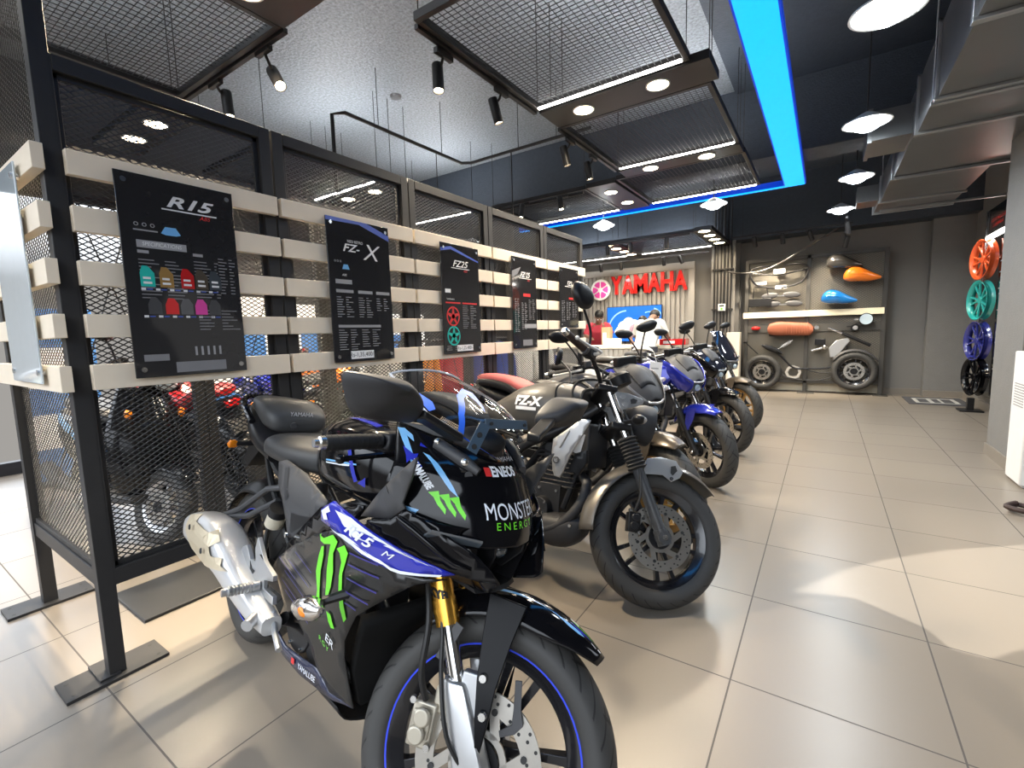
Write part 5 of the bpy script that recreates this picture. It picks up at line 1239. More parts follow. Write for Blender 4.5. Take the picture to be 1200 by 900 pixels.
def bars_and_mirrors(b, grip='black_rubber', tip=(.09,.39,1.04), inn=(.21,.25,1.035), mir=(.14,.36,1.25), base=(.22,.24,1.06), shape='oval', barend='bolt', lev='silver_paint', mrot=(0, 0)):
    tip, inn = V(tip), V(inn); o = V((b.fk(.93).x - .04, .07, .955)); n = 0
    for sd in (-1, 1):
        F = lambda p: V((p[0], sd*p[1], p[2]))
        d = (tip - inn).normalized()
        hb = b.p(MB().tube([F((o.x, 0.0 if sd > 0 else .0, o.z + .02)), F(o + V((0,0,.02))), F(V((inn.x + .05, inn.y*.62, inn.z + .005))), F(inn), F(tip)], .0115, 10, smooth=5), 'handlebar', 'black_satin', True)
        g = MB().cyl(F(inn + d*.03), F(tip), .0165, seg=18)
        for k in range(10): g.cyl(F(inn + d*(.04 + k*.010)), F(inn + d*(.043 + k*.010)), .0175, seg=18)
        b.p(g, 'grip', grip, True, hb); b.p(MB().cyl(F(inn + d*.02), F(inn + d*.034), .028, seg=20), 'grip_flange', 'dark_grey', True, hb)
        b.p(MB().lathe([(.0001,.026),(.010,.026),(.016,.02),(.017,0),(.0001,0)], F(tip), F(d), 18), 'bar_end', barend, True, hb)
        sb = MB().box((-.024,-.035,-.024), (.026,.02,.024)).map(lambda p: F(inn + d*(-p.y - .02) + V((p.x, 0, p.z)))); b.p(sb, 'switch_box', 'black_satin', True, hb, bevel=.006)
        b.p(MB().tube([F(inn + V((.03,-.02,.0))), F(inn + V((.06,.02,0))), F(inn + d*.09 + V((.055,0,-.004))), F(inn + d*.165 + V((.04,0,-.008)))], [.009,.008,.0065,.006], 8, smooth=4).ball(F(inn + d*.168 + V((.04,0,-.008))), .010, 12, 8), 'brake_lever' if sd < 0 else 'clutch_lever', lev, True, hb)
        if sd < 0: b.p(MB().box((inn.x + .015, -inn.y + .03, inn.z + .01), (inn.x + .06, -inn.y + .075, inn.z + .05)), 'brake_reservoir', 'dark_grey', True, hb, bevel=.005)
        # mirror
        m, q = V(mir), V(base)
        rs = []
        if shape == 'oval':
            for u, k in ((-.028,.25),(-.024,.72),(-.008,1),(.006,1),(.010,.97)):
                rs.append([F(m + V((u, math.cos(t)*.062*k*(1 + .15*math.sin(t)), math.sin(t)*.058*k + .012*math.cos(t)*k))) for t in [2*PI*i/24 for i in range(24)]])
        else:
            for u, k in ((-.03,.2),(-.022,.75),(-.004,1),(.008,.96)):
                pts = [(-.085,.004),(-.05,.034),(.03,.042),(.075,.024),(.082,.0),(.05,-.030),(-.03,-.030)]
                lp = crv([V((a, c, 0)) for a, c in pts], k=4, closed=True)
                rs.append([F(m + V((-u if 0 else u, p.x*k, p.y*k + p.x*.12))) for p in lp])
        rs = [[V((m.x - (p.x - m.x), p.y, p.z)) for p in r_] for r_ in rs]
        Rm = Matrix.Rotation(rad(mrot[0 if sd < 0 else 1]), 3, 'Z'); mc = F(m); RM = lambda p: mc + Rm @ (p - mc); glass_ = [V((m.x - .0105, mc.y + (p.y - mc.y)*.9, m.z + (p.z - m.z)*.9)) for p in rs[-1]]
        rs = [[RM(p) for p in r_] for r_ in rs]
        mo = b.p(loft(rs, 3), 'mirror', 'black_satin', True, smooth=60)
        b.p(MB().add([RM(p) for p in glass_], [tuple(range(len(glass_)))]), 'mirror_glass', 'mirror', True, mo, smooth=0)
        b.p(MB().tube([F(q), F(q + V((-.01,.03,(m.z - q.z)*.4))), F(m + V((.015,-.03,-.035))), F(m + V((.02,-.01,-.01)))], [.0065,.006,.006,.009], 8, smooth=5), 'mirror_stem', 'black_satin', True, mo)

def retro_bike():
    b = Bike('retro_motorcycle', 'matt olive retro motorcycle with brushed side shroud and white tank badge', -1.266, 1.965, -2.3, 11, 41)
    r = b.root
    wheel_parts(r, .300, .105, 'rim_black', (0,-1,0), (.665, 0, .300), None, .69, .062, .141, fn=b.S, name='front_wheel')
    common_rear(b, 'seat_leather')
    fork_tele(b, 'fork_grey', True); caliper(b)
    b.p(MB().box((.665 - .06, -.085, .42), (.665 + .055, -.045, .475)).map(lambda p: V((p.x + .07, p.y + .13, p.z - .01))), 'brake_pad', 'caliper_gold', True, bevel=.012)
    mg = b.p(mudguard(.665, .30, .348, 42, 184, .078, .045, tip=.55, taper=.18), 'front_mudguard', 'bronze_grey', True, solid=.004)
    for sd in (-1, 1):
        st = MB(); st.prism([(.56, sd*.088, .56), (.575, sd*.083, .635), (.64, sd*.07, .655), (.715, sd*.07, .65), (.745, sd*.083, .60), (.73, sd*.088, .57), (.69, sd*.09, .545), (.65, sd*.09, .57)], (0, sd*.005, 0))
        b.p(st, 'mudguard_brace', 'alu', True, mg, bevel=.002)
    b.p(MB().prism([(.685, -.0935, .615), (.705, -.0935, .622), (.715, -.0935, .60), (.695, -.0935, .575), (.685, -.0935, .585)], (0,-.002,0)), 'brace_slot', 'disc_hole', True, mg); b.p(bolts(MB(), [(.69,-.094,.56)], .009), 'brace_bolt', 'dark_grey', True, mg)
    tk = loft([sec(-.33,0,.775,.06,.03), sec(-.27,0,.785,.10,.055,e=2.6), sec(-.16,0,.80,.145,.095,e=2.6), sec(-.05,0,.825,.172,.125,e=2.6), sec(.06,0,.84,.178,.137,e=2.6), sec(.15,0,.845,.165,.132,e=2.6), sec(.22,0,.855,.14,.11), sec(.28,0,.87,.10,.07)], 6)
    tank = b.p(tk, 'fuel_tank', 'tank_olive', smooth=60); tb = tk.bvh()
    b.p(MB().lathe([(.0001,.012),(.04,.012),(.06,.006),(.068,-.006)], (.04,0,.975), (0,0,1), 28), 'filler_cap', 'tank_olive', par=tank)
    word(b, 'badge_lettering', 'white', 'FZ-X', (.035,-.5,.865), (1,0,0), (0,0,1), .060, tb, tank, (0,1,0), shear=.15, sx=1.15, bold=.003)
    decal(b, 'badge_bar', 'white', [[(-.03,.822),(.092,.822),(.092,.838),(-.03,.838)]], tb, tank)
    b.p(MB().tube([(.15,-.16,.80),(.185,-.165,.86),(.17,-.13,.94),(.165,-.06,.972),(.165,0,.976)], .004, 6, smooth=5), 'tank_seam', 'black_satin', par=tank)
    SH = [(.40,.80),(.365,.803),(.335,.785),(.27,.735),(.218,.695),(.215,.63),(.225,.55),(.235,.525),(.265,.52),(.285,.565),(.312,.63),(.36,.72),(.395,.785)]
    sh = panel(SH, lambda x, z: -.195 + .06*max(0, x - .3) + .06*max(0, .62 - z), .02); so = b.p(sh, 'radiator_shroud', 'alu', solid=.010, bevel=0)
    for sd in (-1, 1):
        b.p(MB().bar((.255, sd*.204, .66), (.30, sd*.204, .745), .012, .008, up=(0,1,0)), 'shroud_ridge', 'alu', par=so, bevel=.003)
        b.p(MB().cyl((.243, sd*.195, .60), (.243, sd*.204, .60), .017, seg=20), 'shroud_bolt', 'dark_grey', par=so); b.p(MB().cyl((.243, sd*.203, .60), (.243, sd*.206, .60), .010, seg=12), 'bolt_head', 'bolt', par=so)
    b.p(panel([(.29,.56),(.32,.64),(.375,.66),(.38,.60),(.34,.54)], lambda x, z: -.15, .03), 'lower_cowl', 'black_satin', solid=.03, bevel=.006)
    b.p(MB().box((.28,-.11,.56),(.36,.11,.78)), 'oil_cooler', 'black_matte', bevel=.01)
    # catalyser box and engine guard
    b.p(loft([sec(x, -.10, z, hy, hz, e=3.) for x, z, hy, hz in ((.08,.255,.05,.05),(.14,.26,.08,.07),(.24,.262,.09,.078),(.32,.275,.085,.07),(.37,.30,.05,.045))], 4), 'engine_guard', 'black_matte', smooth=45)
    b.p(bolts(MB(), [(.15,-.182,.285),(.33,-.18,.31)], .009), 'guard_bolt', 'bolt')
    # headlamp with its bracket
    h = MB().lathe([(.0001,-.09),(.05,-.085),(.085,-.05),(.098,0),(.10,.04),(.094,.052),(.0001,.055)], (.555,0,.815), (1,0,-.08), 32)
    hl = b.p(h, 'headlamp', 'black_matte', True, smooth=50)
    b.p(MB().lathe([(.0001,.062),(.06,.060),(.088,.053)], (.555,0,.815), (1,0,-.08), 32), 'headlamp_glass', 'headlens', True, hl)
    for sd in (-1, 1):
        bk = b.p(MB().prism([(.385, sd*.125, .905), (.395, sd*.125, .915), (.455, sd*.118, .918), (.515, sd*.112, .908), (.53, sd*.112, .895), (.525, sd*.112, .88), (.45, sd*.12, .84), (.425, sd*.122, .83), (.41, sd*.125, .85)], (0, sd*.006, 0)), 'lamp_bracket', 'alu', True, hl, bevel=.002)
        b.p(MB().cyl((.425, sd*.13, .895), (.425, sd*.134, .895), .013, seg=16).cyl((.44, sd*.13, .858), (.44, sd*.134, .858), .013, seg=16).cyl((.515, sd*.118, .892), (.515, sd*.124, .892), .009, seg=12), 'bracket_bolt', 'alu_soft', True, hl)
        b.p(MB().prism([(.462, sd*.127, .888), (.475, sd*.127, .895), (.495, sd*.125, .892), (.49, sd*.125, .875), (.467, sd*.126, .868)], (0, sd*.004, 0)), 'bracket_slot', 'disc_hole', True, hl)
        ar = b.p(MB().tube([(.44, sd*.10, .78), (.47, sd*.17, .775)], .010, 8), 'turn_signal', 'black_satin', True)
        b.p(MB().ball((.485, sd*.205, .773), (.030,.040,.022), 18, 10), 'signal_housing', 'black_satin', True, ar); b.p(MB().ball((.50, sd*.205, .773), (.022,.034,.017), 16, 10), 'signal_lens', 'lens_clear', True, ar)
    b.p(MB().lathe([(.0001,.03),(.055,.03),(.065,.015),(.055,-.03),(.0001,-.035)], (.43,0,1.02), (-.5,0,.86), 28), 'instrument', 'black_satin', True)
    bars_and_mirrors(b, 'grip_brown', mrot=(-62, 0))
    # loose hose and cable bundle in front of the tank
    b.p(MB().tube([(.36,-.03,.95),(.30,-.09,.93),(.30,-.10,.82),(.34,-.08,.72)], .009, 8, smooth=5).tube([(.38,.03,1.0),(.27,-.06,.99),(.25,-.11,.92),(.30,-.11,.80)], .007, 8, smooth=5).tube([(.37,.0,1.02),(.30,.10,1.0),(.28,.12,.9),(.3,.1,.8)], .007, 8, smooth=5), 'cable_bundle', 'hose')
    t = thing('paper_tag', 'small pale paper tag hanging by the front fork of the olive retro motorcycle', 'tag', b.root.matrix_basis @ V((.335,-.165,.70)), (rad(8), rad(18), rad(10)))
    MB().box((-.022,-.001,-.065), (.022,.001,.04)).build('card', 'paper', t); MB().tube([(0,0,.04),(.01,.02,.10)], .0012, 6).build('string', 'white', t)
    return b

def naked_bike(label, x, y, head=-3.6, steer=-34.6, body='blue_paint', mud='blue_paint', rim='rim_black', visor='dark_grey', low='black_satin', seatm='seat_leather', seat2=None, nose='visor', lean=11, lamp='headlens', group=None, mirror='wing', m0=60):
    b = Bike('naked_motorcycle', label, x, y, head, lean, steer, group)
    r = b.root
    wheel_parts(r, .300, .105, rim, (0,-1,0), (.665, 0, .300), None, .69, .062, .141, fn=b.S, name='front_wheel')
    common_rear(b, seatm, seat2=seat2, rim=rim, full=False, sdx=.07, sdz=.055); fork_tele(b, low); caliper(b)
    mg = b.p(mudguard(.665, .30, .352, m0, 142, .080, .055, tip=.5, taper=.22), 'front_mudguard', mud, True, solid=.004)
    for sd in (-1, 1):
        st = MB(); st.prism([(.60, sd*.088, .63), (.70, sd*.085, .64), (.67, sd*.09, .55), (.62, sd*.105, .46), (.585, sd*.105, .48)], (0, sd*.005, 0))
        b.p(st, 'mudguard_stay', mud, True, mg, bevel=.002)
    tk = loft([sec(-.30,0,.785,.08,.04), sec(-.24,0,.80,.12,.07,e=2.7), sec(-.12,0,.82,.155,.115,e=2.7), sec(.02,0,.84,.175,.145,e=2.7), sec(.14,0,.85,.17,.14,e=2.7), sec(.24,0,.86,.13,.10), sec(.30,0,.88,.08,.05)], 5)
    tank = b.p(tk, 'fuel_tank', body, smooth=60); b.p(MB().lathe([(.0001,.004),(.04,.004),(.045,-.006)], (.06,0,.988), (0,0,1), 24), 'filler_cap', 'black_satin', par=tank)
    yS = lambda x, z: -(.20 - .10*max(0, x - .20) - .5*max(0, .66 - z)**1.2)
    SHR = [(-.04,.86),(.06,.925),(.20,.945),(.34,.92),(.44,.87),(.40,.80),(.30,.70),(.24,.63),(.17,.66),(.10,.74),(.02,.79)]
    b.p(panel(SHR, yS, .03), 'tank_shroud', body, solid=.008)
    b.p(panel([(.12,.73),(.19,.68),(.25,.64),(.33,.72),(.27,.54),(.20,.50),(.14,.60)], lambda x, z: -.165, .03), 'air_scoop', 'panel_grey', solid=.012)
    b.p(MB().box((.27,-.10,.52),(.35,.10,.78)), 'oil_cooler', 'black_matte', bevel=.01)
    if nose == 'visor':
        rows = [[V((x, s*w_, z - dz*abs(s)**1.5)) for s in (-1,-.7,-.35,0,.35,.7,1)] for x, z, w_, dz in ((.40,1.035,.095,.02),(.47,1.02,.115,.035),(.55,.965,.115,.05),(.62,.895,.09,.045),(.655,.84,.06,.03))]
        vs = MB().grid(csurf(rows, 4, 3)); vo = b.p(vs, 'headlamp_visor', visor, True, solid=.006)
        pad = MB().grid(csurf([[V((x, s*w_, z + .008 - .02*abs(s)**2)) for s in (-1,-.5,0,.5,1)] for x, z, w_ in ((.45,1.025,.055),(.52,.992,.06),(.60,.915,.05))], 3, 3)); b.p(pad, 'visor_pad', 'black_matte', True, vo, solid=.006)
        for sd in (-1, 1):
            ck = MB().grid(csurf([[V(p) for p in l] for l in (((.38,sd*.10,1.0),(.50,sd*.125,.975),(.60,sd*.10,.90),(.665,sd*.055,.83)),((.36,sd*.125,.93),(.46,sd*.135,.90),(.57,sd*.11,.84),(.64,sd*.06,.78)),((.36,sd*.11,.86),(.44,sd*.115,.83),(.53,sd*.095,.77),(.59,sd*.06,.745)))], 3, 3)); b.p(ck, 'headlamp_cowl', body, True, vo, solid=.006)
        b.p(MB().rings([[V((x, s*w_, z)) for s, z in ((-1, z0), (-.6, z1), (.6, z1), (1, z0), (.6, z0 + .03), (-.6, z0 + .03))] for x, w_, z0, z1 in ((.56,.085,.80,.73),(.615,.07,.80,.745),(.635,.055,.80,.755))]), 'headlamp', 'lens_dark', True, vo, bevel=.006)
        b.p(MB().ball((.63,0,.775), (.022,.026,.026), 18, 12), 'projector_lamp', 'headlens', True, vo)
        b.p(MB().tube([(.625,-.075,.835),(.66,-.04,.825),(.672,0,.82),(.66,.04,.825),(.625,.075,.835)], .007, 8, smooth=4), 'lamp_brow', 'alu_soft', True, vo)
    else:
        rows = [[V((x - .05*abs(s)**2, s*w_, z)) for s in (-1,-.6,-.3,0,.3,.6,1)] for x, z, w_ in ((.42,1.20,.075),(.48,1.12,.10),(.55,1.0,.12),(.61,.90,.115),(.64,.83,.08))]
        vo = b.p(MB().grid(csurf(rows, 4, 3)), 'wind_deflector', 'smoke', True, solid=.004)
        for sd in (-1, 1):
            ck = MB().grid(csurf([[V(p) for p in l] for l in (((.38,sd*.115,.98),(.50,sd*.125,.95),(.60,sd*.09,.86)),((.38,sd*.115,.86),(.48,sd*.11,.82),(.58,sd*.08,.76)))], 3, 3)); b.p(ck, 'headlamp_cowl', body, True, vo, solid=.006)
        b.p(MB().rings([[V((x, s*w_, z)) for s, z in ((-1, z0), (-.6, z1), (.6, z1), (1, z0), (.6, z0 + .05), (-.6, z0 + .05))] for x, w_, z0, z1 in ((.54,.09,.80,.72),(.61,.075,.80,.735),(.63,.055,.80,.75))]), 'headlamp', 'lens_dark', True, vo, bevel=.006)
        b.p(MB().ball((.625,0,.775), (.02,.028,.028), 18, 12), 'projector_lamp', 'headlens', True, vo)
        b.p(MB().tube([(.60,-.085,.845),(.635,-.04,.835),(.645,0,.83),(.635,.04,.835),(.60,.085,.845)], .010, 8, smooth=4), 'lamp_brow', 'grey_paint', True, vo)
    for sd in (-1, 1):
        ar = b.p(MB().tube([(.44, sd*.10, .86), (.46, sd*.17, .86)], .009, 8), 'turn_signal', 'black_satin', True)
        b.p(MB().ball((.475, sd*.20, .86), (.030,.038,.02), 16, 10), 'signal_lens', 'lens_clear', True, ar)
    b.p(MB().box((.36,-.07,1.02),(.42,.07,1.08)), 'instrument', 'black_satin', True, bevel=.01)
    bars_and_mirrors(b, mir=(.208,.323,1.236), base=(.25,.22,1.05), shape=mirror, tip=(.10,.38,1.01), inn=(.22,.24,1.025))
    b.p(MB().tube([(.36,-.03,.95),(.30,-.09,.95),(.30,-.10,.82),(.34,-.08,.72)], .009, 8, smooth=5).tube([(.38,.03,1.0),(.27,-.06,1.0),(.25,-.11,.95),(.30,-.11,.80)], .007, 8, smooth=5), 'cable_bundle', 'hose')
    return b
retro_bike()
GR = 'naked motorcycles further down the row'
bz = naked_bike('grey naked motorcycle with salmon pink seat and gold wheels, behind the olive one', -1.385, 2.62, body='grey_paint', mud='bronze_paint', rim='gold_rim', visor='black_matte', seatm='seat_salmon', seat2='black_satin', group=GR)
naked_bike('glossy blue naked motorcycle with blue front mudguard', -1.395, 3.74, group=GR)
naked_bike('all black naked motorcycle parked just behind the blue one', -1.42, 4.85, body='black_gloss', mud='black_gloss', visor='smoke', group=GR)
naked_bike('black naked motorcycle with tall dark windscreen and gold wheels, last in the row', -1.456, 5.96, body='black_satin', mud='bronze_paint', rim='gold_rim', nose='screen', group=GR)
# bikes parked on the other side of the partition
GB = 'motorcycles behind the partition'
naked_bike('blue motorcycle seen through the mesh behind the partition, right of the red one', -4.25, 2.55, head=176, steer=30, body='blue_paint', group=GB)
naked_bike('red motorcycle seen through the mesh left of the blue one', -4.2, 1.72, head=178, steer=30, body='red_paint', mud='red_paint', seatm='seat_red', group=GB)
naked_bike('white and orange motorcycle behind the middle of the partition', -5.0, 3.7, head=177, steer=30, body='orange_paint', mud='white_paint', group=GB)
naked_bike('white motorcycle behind the far end of the partition', -5.0, 5.2, head=177, steer=30, body='white_paint', mud='white_paint', group=GB)

# ------------------------------------------------------------------ reception
t = thing('fluted_panel', 'pale fluted wall panel carrying the sign behind the reception', 'wall panel', (-4.75, 10.09, 0))
MB().box((0, -.05, .0), (2.52, 0, 2.56)).build('backing', 'flute', t)
MB().box((0, -.10, 2.42), (2.52, -.05, 2.56)).build('top_board', 'flute', t, bevel=.004)
m = MB(); n = 24
for k in range(n):
    x = .02 + k*2.34/n; m.box((x, -.085, .0), (x + .062, -.05, 2.42))
m.box((2.40, -.10, 0), (2.52, -.05, 2.42))
m.build('rib', 'flute', t)
t = thing('wall_sign_letters', 'big red raised letters reading YAMAHA on the fluted wall', 'sign', (-3.99, 9.99, 2.0), )
LW = [.27,.27,.31,.28,.27,.29]; x = 0
for ch, lw in zip('YAMAHA', LW):
    mb = text_mb(ch, .56, align='LEFT', ext=.03, bold=.022); xs = [p.x for p in mb.v]; ys = [p.y for p in mb.v]; a, b = min(xs), max(xs); c, d = min(ys), max(ys)
    mb.map(lambda p: V((x + (p.x - a)/(b - a)*(lw - .015), (p.y - c)/(d - c)*.40, p.z)))
    place(mb, (0,-.03,0), (1,0,0), (0,0,1)); mb.build('letter', 'sign_red', t, smooth=0); x += lw - .008

t = thing('round_emblem', 'round white emblem with three crossed forks left of the red letters', 'emblem', (-4.24, 9.99, 2.13))
MB().lathe([(.0001, .05), (.225, .05), (.235, .04), (.235, 0), (.0001, 0)], (0,0,0), (0,-1,0), 40).build('disc', 'plastic_white', t)
m = MB()
for k in range(6):
    a = PI/2 + k*PI/3 + PI/6; u = V((math.cos(a), 0, math.sin(a))); n = V((-u.z, 0, u.x))
    lp = [u*.055 + n*.012, u*.10 + n*.045, u*.165 + n*.075, u*.185 + n*.02, u*.185 - n*.02, u*.165 - n*.075, u*.10 - n*.045, u*.055 - n*.012]
    m.prism([p + V((0,-.05,0)) for p in lp], (0,-.004,0))
m.build('segments', 'sticker_pink', t, smooth=0)
t = thing('television', 'wide wall screen showing a blue picture with white clouds and arcs', 'television', (-4.08, 9.93, .965))
MB().box((0, 0, 0), (1.22, .05, .77)).build('case', 'black_satin', t, bevel=.004)
MB().box((.01, -.003, .01), (1.21, 0, .76)).build('picture', 'screen_blue', t)
m = MB()
for cx, cz, r in ((.38,.33,.12),(.50,.40,.13),(.62,.36,.12),(.30,.25,.09),(.46,.26,.10),(.70,.25,.08),(.24,.22,.06)): m.lathe([(.0001, 0), (r, 0)], (cx, -.005 - r*.01, cz), (0,-1,0), 22)
m.build('cloud', 'screen_white', t)
m = MB()
for cx, cz, r0, r1, a0, a1 in ((.46,.26,.40,.43,1.6,3.0),(.95,.42,.28,.31,-1.2,1.2),(.95,.42,.20,.22,-.6,2.0)):
    x_, y_, d_ = frame_of((0,-1,0)); m.lathe([(r0, 0), (r1, 0)], (cx, -.0045, cz), (0,-1,0), 24, a0=a0, a1=a1)
for i in range(len(m.v)): m.v[i].x = min(max(m.v[i].x, .02), 1.2); m.v[i].z = min(max(m.v[i].z, .02), .75)
m.build('arc', 'screen_light', t)
t = thing('reception_counter', 'reception counter with a pale top and a grey ribbed front', 'counter', (-4.9, 7.75, 0))
MB().box((0, .03, 0), (2.75, .6, .90)).build('body', 'flute', t)
MB().box((-.03, 0, .90), (2.80, .66, .95)).build('top', 'counter_top', t, bevel=.004)
m = MB()
for k in range(30): m.box((.02 + k*.091, .012, .02), (.085 + k*.091, .03, .89))
m.build('front_rib', 'flute', t)
def crate(name, label, cat, x, y, z, a, b, c, m1, m2='paper'):
    t = thing(name, label, cat, (x, y, z)); MB().box((0,0,0), (a, b, c)).build('body', m1, t, bevel=.004)
    MB().box((a*.15, -.002, c*.25), (a*.6, 0, c*.7)).build('printed_label', m2, t); return t
crate('carton', 'white box on the counter left of the wall screen', 'box', -3.35, 7.95, .952, .28, .2, .12, 'plastic_white')
crate('carton', 'yellowish box standing at the left end of the counter', 'box', -3.46, 8.15, .952, .16, .15, .33, 'cardboard', 'white')
crate('file_tray', 'red tray on the right end of the counter', 'tray', -2.30, 7.85, .952, .42, .25, .10, 'red_paint', 'white')
crate('tissue_box', 'white box on the counter beside the red tray', 'box', -2.55, 8.1, .952, .2, .12, .09, 'plastic_white', 'sky_blue')
crate('meter_cabinet', 'small white cabinet standing by the wall pipes behind the last motorcycle', 'cabinet', -1.52, 9.42, 0, .22, .2, 1.12, 'counter_top', 'white')

# ------------------------------------------------------------------ parts display
PY = 9.92
t = thing('parts_display_frame', 'dark steel frame with two mesh panels for motorcycle parts', 'display frame', (-1.29, PY, 0))
f = MB()
for x in (0, .98, 2.06): f.box((x, 0, .0), (x + .06, .05, 2.45))
f.box((.06, 0, 2.39), (2.06, .05, 2.45)).box((.06, 0, .17), (2.06, .05, .23)).box((.9, -.15, 0), (1.16, .12, .012)).box((1.99, -.15, 0), (2.19, .12, .012)).box((.06, .01, 1.10), (2.06, .04, 1.25))
f.build('frame', 'frame_warm', t, bevel=.002)
for a, b in ((.06, .92), (1.04, 1.02)):
    d = MB(); diamond(d, b, 2.16, (a, .03, .23), (1,0,0), (0,0,1), .05, .03, .0055); d.build('wire_mesh', 'mesh_warm', t, smooth=0)
MB().box((0, .08, .02), (2.12, .085, 2.44)).build('back_sheet', 'sheet_warm', t, smooth=0)
setp(MB().box((-1.31, PY - .05, 1.37), (.80, PY - .001, 1.475)).build('display_shelf', 'shelf_cream', bevel=.003), 'long cream board fixed across the parts display', 'shelf')
def tank_mb(L=.52, w=.13, h=.12):
    """side view motorcycle tank, nose to -x"""
    rs = []
    for u, z, hh, ww in ((0,.0,.035,.05),(.06,.02,.085,.10),(.2,.035,h,w),(.42,.03,h*.95,w),(.62,.0,h*.75,w*.85),(.82,-.02,h*.45,w*.6),(.97,-.03,h*.18,w*.35)): rs.append(sec(u*L, 0, z, ww, hh, e=2.6))
    return loft(rs, 5)
def parts_tank(x, z, m, label, tilt=0):
    t = thing('fuel_tank', label, 'fuel tank', (x, PY - .145, z), (0, rad(tilt), 0), 'fuel tanks on the parts display')
    tank_mb().build('shell', m, t, smooth=60)
    MB().join(tank_mb(.46, .133, .085)).map(lambda p: V((p.x + .02, p.y*1.02, p.z*.55 + .02))).build('knee_recess', m, t, smooth=60)
    mb = poly2([(.07,.03),(.18,.035),(.20,.06),(.08,.055)]); place(mb, (0,-.16,0), (1,0,0), (0,0,1)); project(mb, tank_mb().bvh(), (0,1,0)); mb.build('decal', 'white_decal' if m == 'cyan_tank' else 'black_satin', t, smooth=0)
    MB().bar((.25, .02, 0), (.25, .144, 0), .03).build('bracket', 'frame', t)
parts_tank(-.03, 2.25, 'dark_gloss', 'black fuel tank at the top of the parts display', 4)
parts_tank(.22, 2.01, 'orange_paint', 'orange fuel tank hanging on the parts display', 2)
parts_tank(-.08, 1.66, 'cyan_tank', 'bright blue fuel tank standing on the cream shelf', 3)
t = thing('motorcycle_seat', 'brown ribbed leather seat hanging below the shelf', 'seat', (-.88, PY - .12, 1.13))
s_ = loft([sec(x, 0, z, .1, h, e=3) for x, z, h in ((0,.02,.04),(.04,.03,.10),(.18,.035,.125),(.33,.03,.12),(.5,.02,.115),(.64,.01,.105),(.70,0,.05))], 5)
s_.build('cushion', 'rust_leather', t, smooth=60)
m = MB()
for k in range(9):
    x = .30 + k*.04; m.tube([(x, -.10*1.005, -.06), (x, -.103, .02), (x, -.09, .09), (x, -.05, .135)], .006, seg=6, smooth=3)
m.build('rib', 'rust_leather', t)
MB().box((.02, .0, -.10), (.66, .06, -.05)).build('base', 'black_satin', t)
def disp_wheel(x, z, R, tw, rim, label, disc=True, rr=.68):
    t = thing('wheel', label, 'wheel', (x, PY - .09, z), group='complete wheels on the parts display')
    wheel_parts(t, R, tw, rim, (0,-1,0), stripe=None, rr=rr, discside=.045 if disc else None, dr=.15, n_sp=5)
disp_wheel(-.96, .37, .32, .13, 'rim_black', 'smaller complete wheel hanging below the brown seat and tail lamp')
disp_wheel(.43, .41, .33, .12, 'rim_black', 'bigger complete wheel hanging below the silver shroud')
G = 'small parts on the parts display'
def dpart(name, label, cat, x, z, fn):
    t = thing(name, label, cat, (x, PY - .03, z)); fn(t); return t
def _tail(t):
    MB().ball((0,-.02,0), (.075,.04,.035), 20, 10).build('lens', 'lens_red', t); MB().box((-.06,0,-.025), (.06,.03,.025)).build('base', 'black_satin', t)
dpart('tail_lamp', 'oval red tail lamp on the left edge of the parts display', 'lamp', -1.09, 1.18, _tail)
def _shock(t):
    MB().cyl((-.14,-.03,-.10), (.14,-.03,.10), .014).build('rod', 'steel', t)
    ps = [V((-.02,-.03,-.015)) + V((.13,0,.093))*k for k in [i/80 for i in range(81)]]; d = V((.82,0,.57)); n = V((-.57,0,.82))
    MB().tube([p + n*.024*math.cos(i*.55) + V((0,.024*math.sin(i*.55),0)) for i, p in enumerate(ps)], .006, 6).build('spring', 'white', t)
dpart('shock_absorber', 'shock absorber with white spring below the brown seat', 'shock absorber', -.63, .85, _shock)
def _sub(t):
    MB().tube([(-.40,-.03,.10), (-.18,-.03,-.02), (.05,-.03,-.26), (.30,-.03,-.28), (.62,-.03,-.25), (.78,-.03,-.10), (.84,-.03,.12)], .017, 8, smooth=4).build('tube', 'black_satin', t)
    MB().rings([sec(x, -.04, z, .04, h, e=3) for x, z, h in ((-.46,.15,.02),(-.36,.10,.05),(-.2,.04,.05),(-.12,-.01,.02))]).build('cushion_pan', 'black_satin', t, smooth=50)
dpart('subframe', 'black tubular frame with seat pan hanging above the left wheel', 'frame', -.52, .72, _sub)
def _ring(t): MB().lathe([(.085,-.015), (.13,-.015), (.13,.015), (.085,.015)], (0,-.02,0), (0,1,0), 8, loop=True).build('ring', 'flute', t, smooth=0)
dpart('gasket_ring', 'pale octagonal ring beside the left display wheel', 'ring', -.46, .37, _ring)
def _exh(t):
    MB().tube([(-.45,-.03,.10), (-.2,-.03,-.04), (.25,-.03,-.06), (.62,-.03,.10), (.75,-.03,.22)], .011, 8, smooth=5).build('cable', 'pipe', t)
dpart('control_cable', 'long grey cable looping between the two display wheels', 'cable', -.30, .30, _exh)
dpart('control_cable', 'upper grey cable between the two display wheels', 'cable', -.22, .42, lambda t: MB().tube([(-.1,-.03,.03), (.15,-.03,-.05), (.4,-.03,-.02), (.62,-.03,.12)], .009, 8, smooth=5).build('cable', 'pipe', t))
def _fork(t):
    MB().cyl((-.30,-.04,.14), (-.08,-.04,.03), .021).build('inner_tube', 'steel', t); MB().cyl((-.10,-.04,.04), (.30,-.04,-.17), .028).build('outer_tube', 'black_satin', t)
dpart('fork_leg', 'single fork leg hanging diagonally right of the brown seat', 'fork', .34, 1.02, _fork)
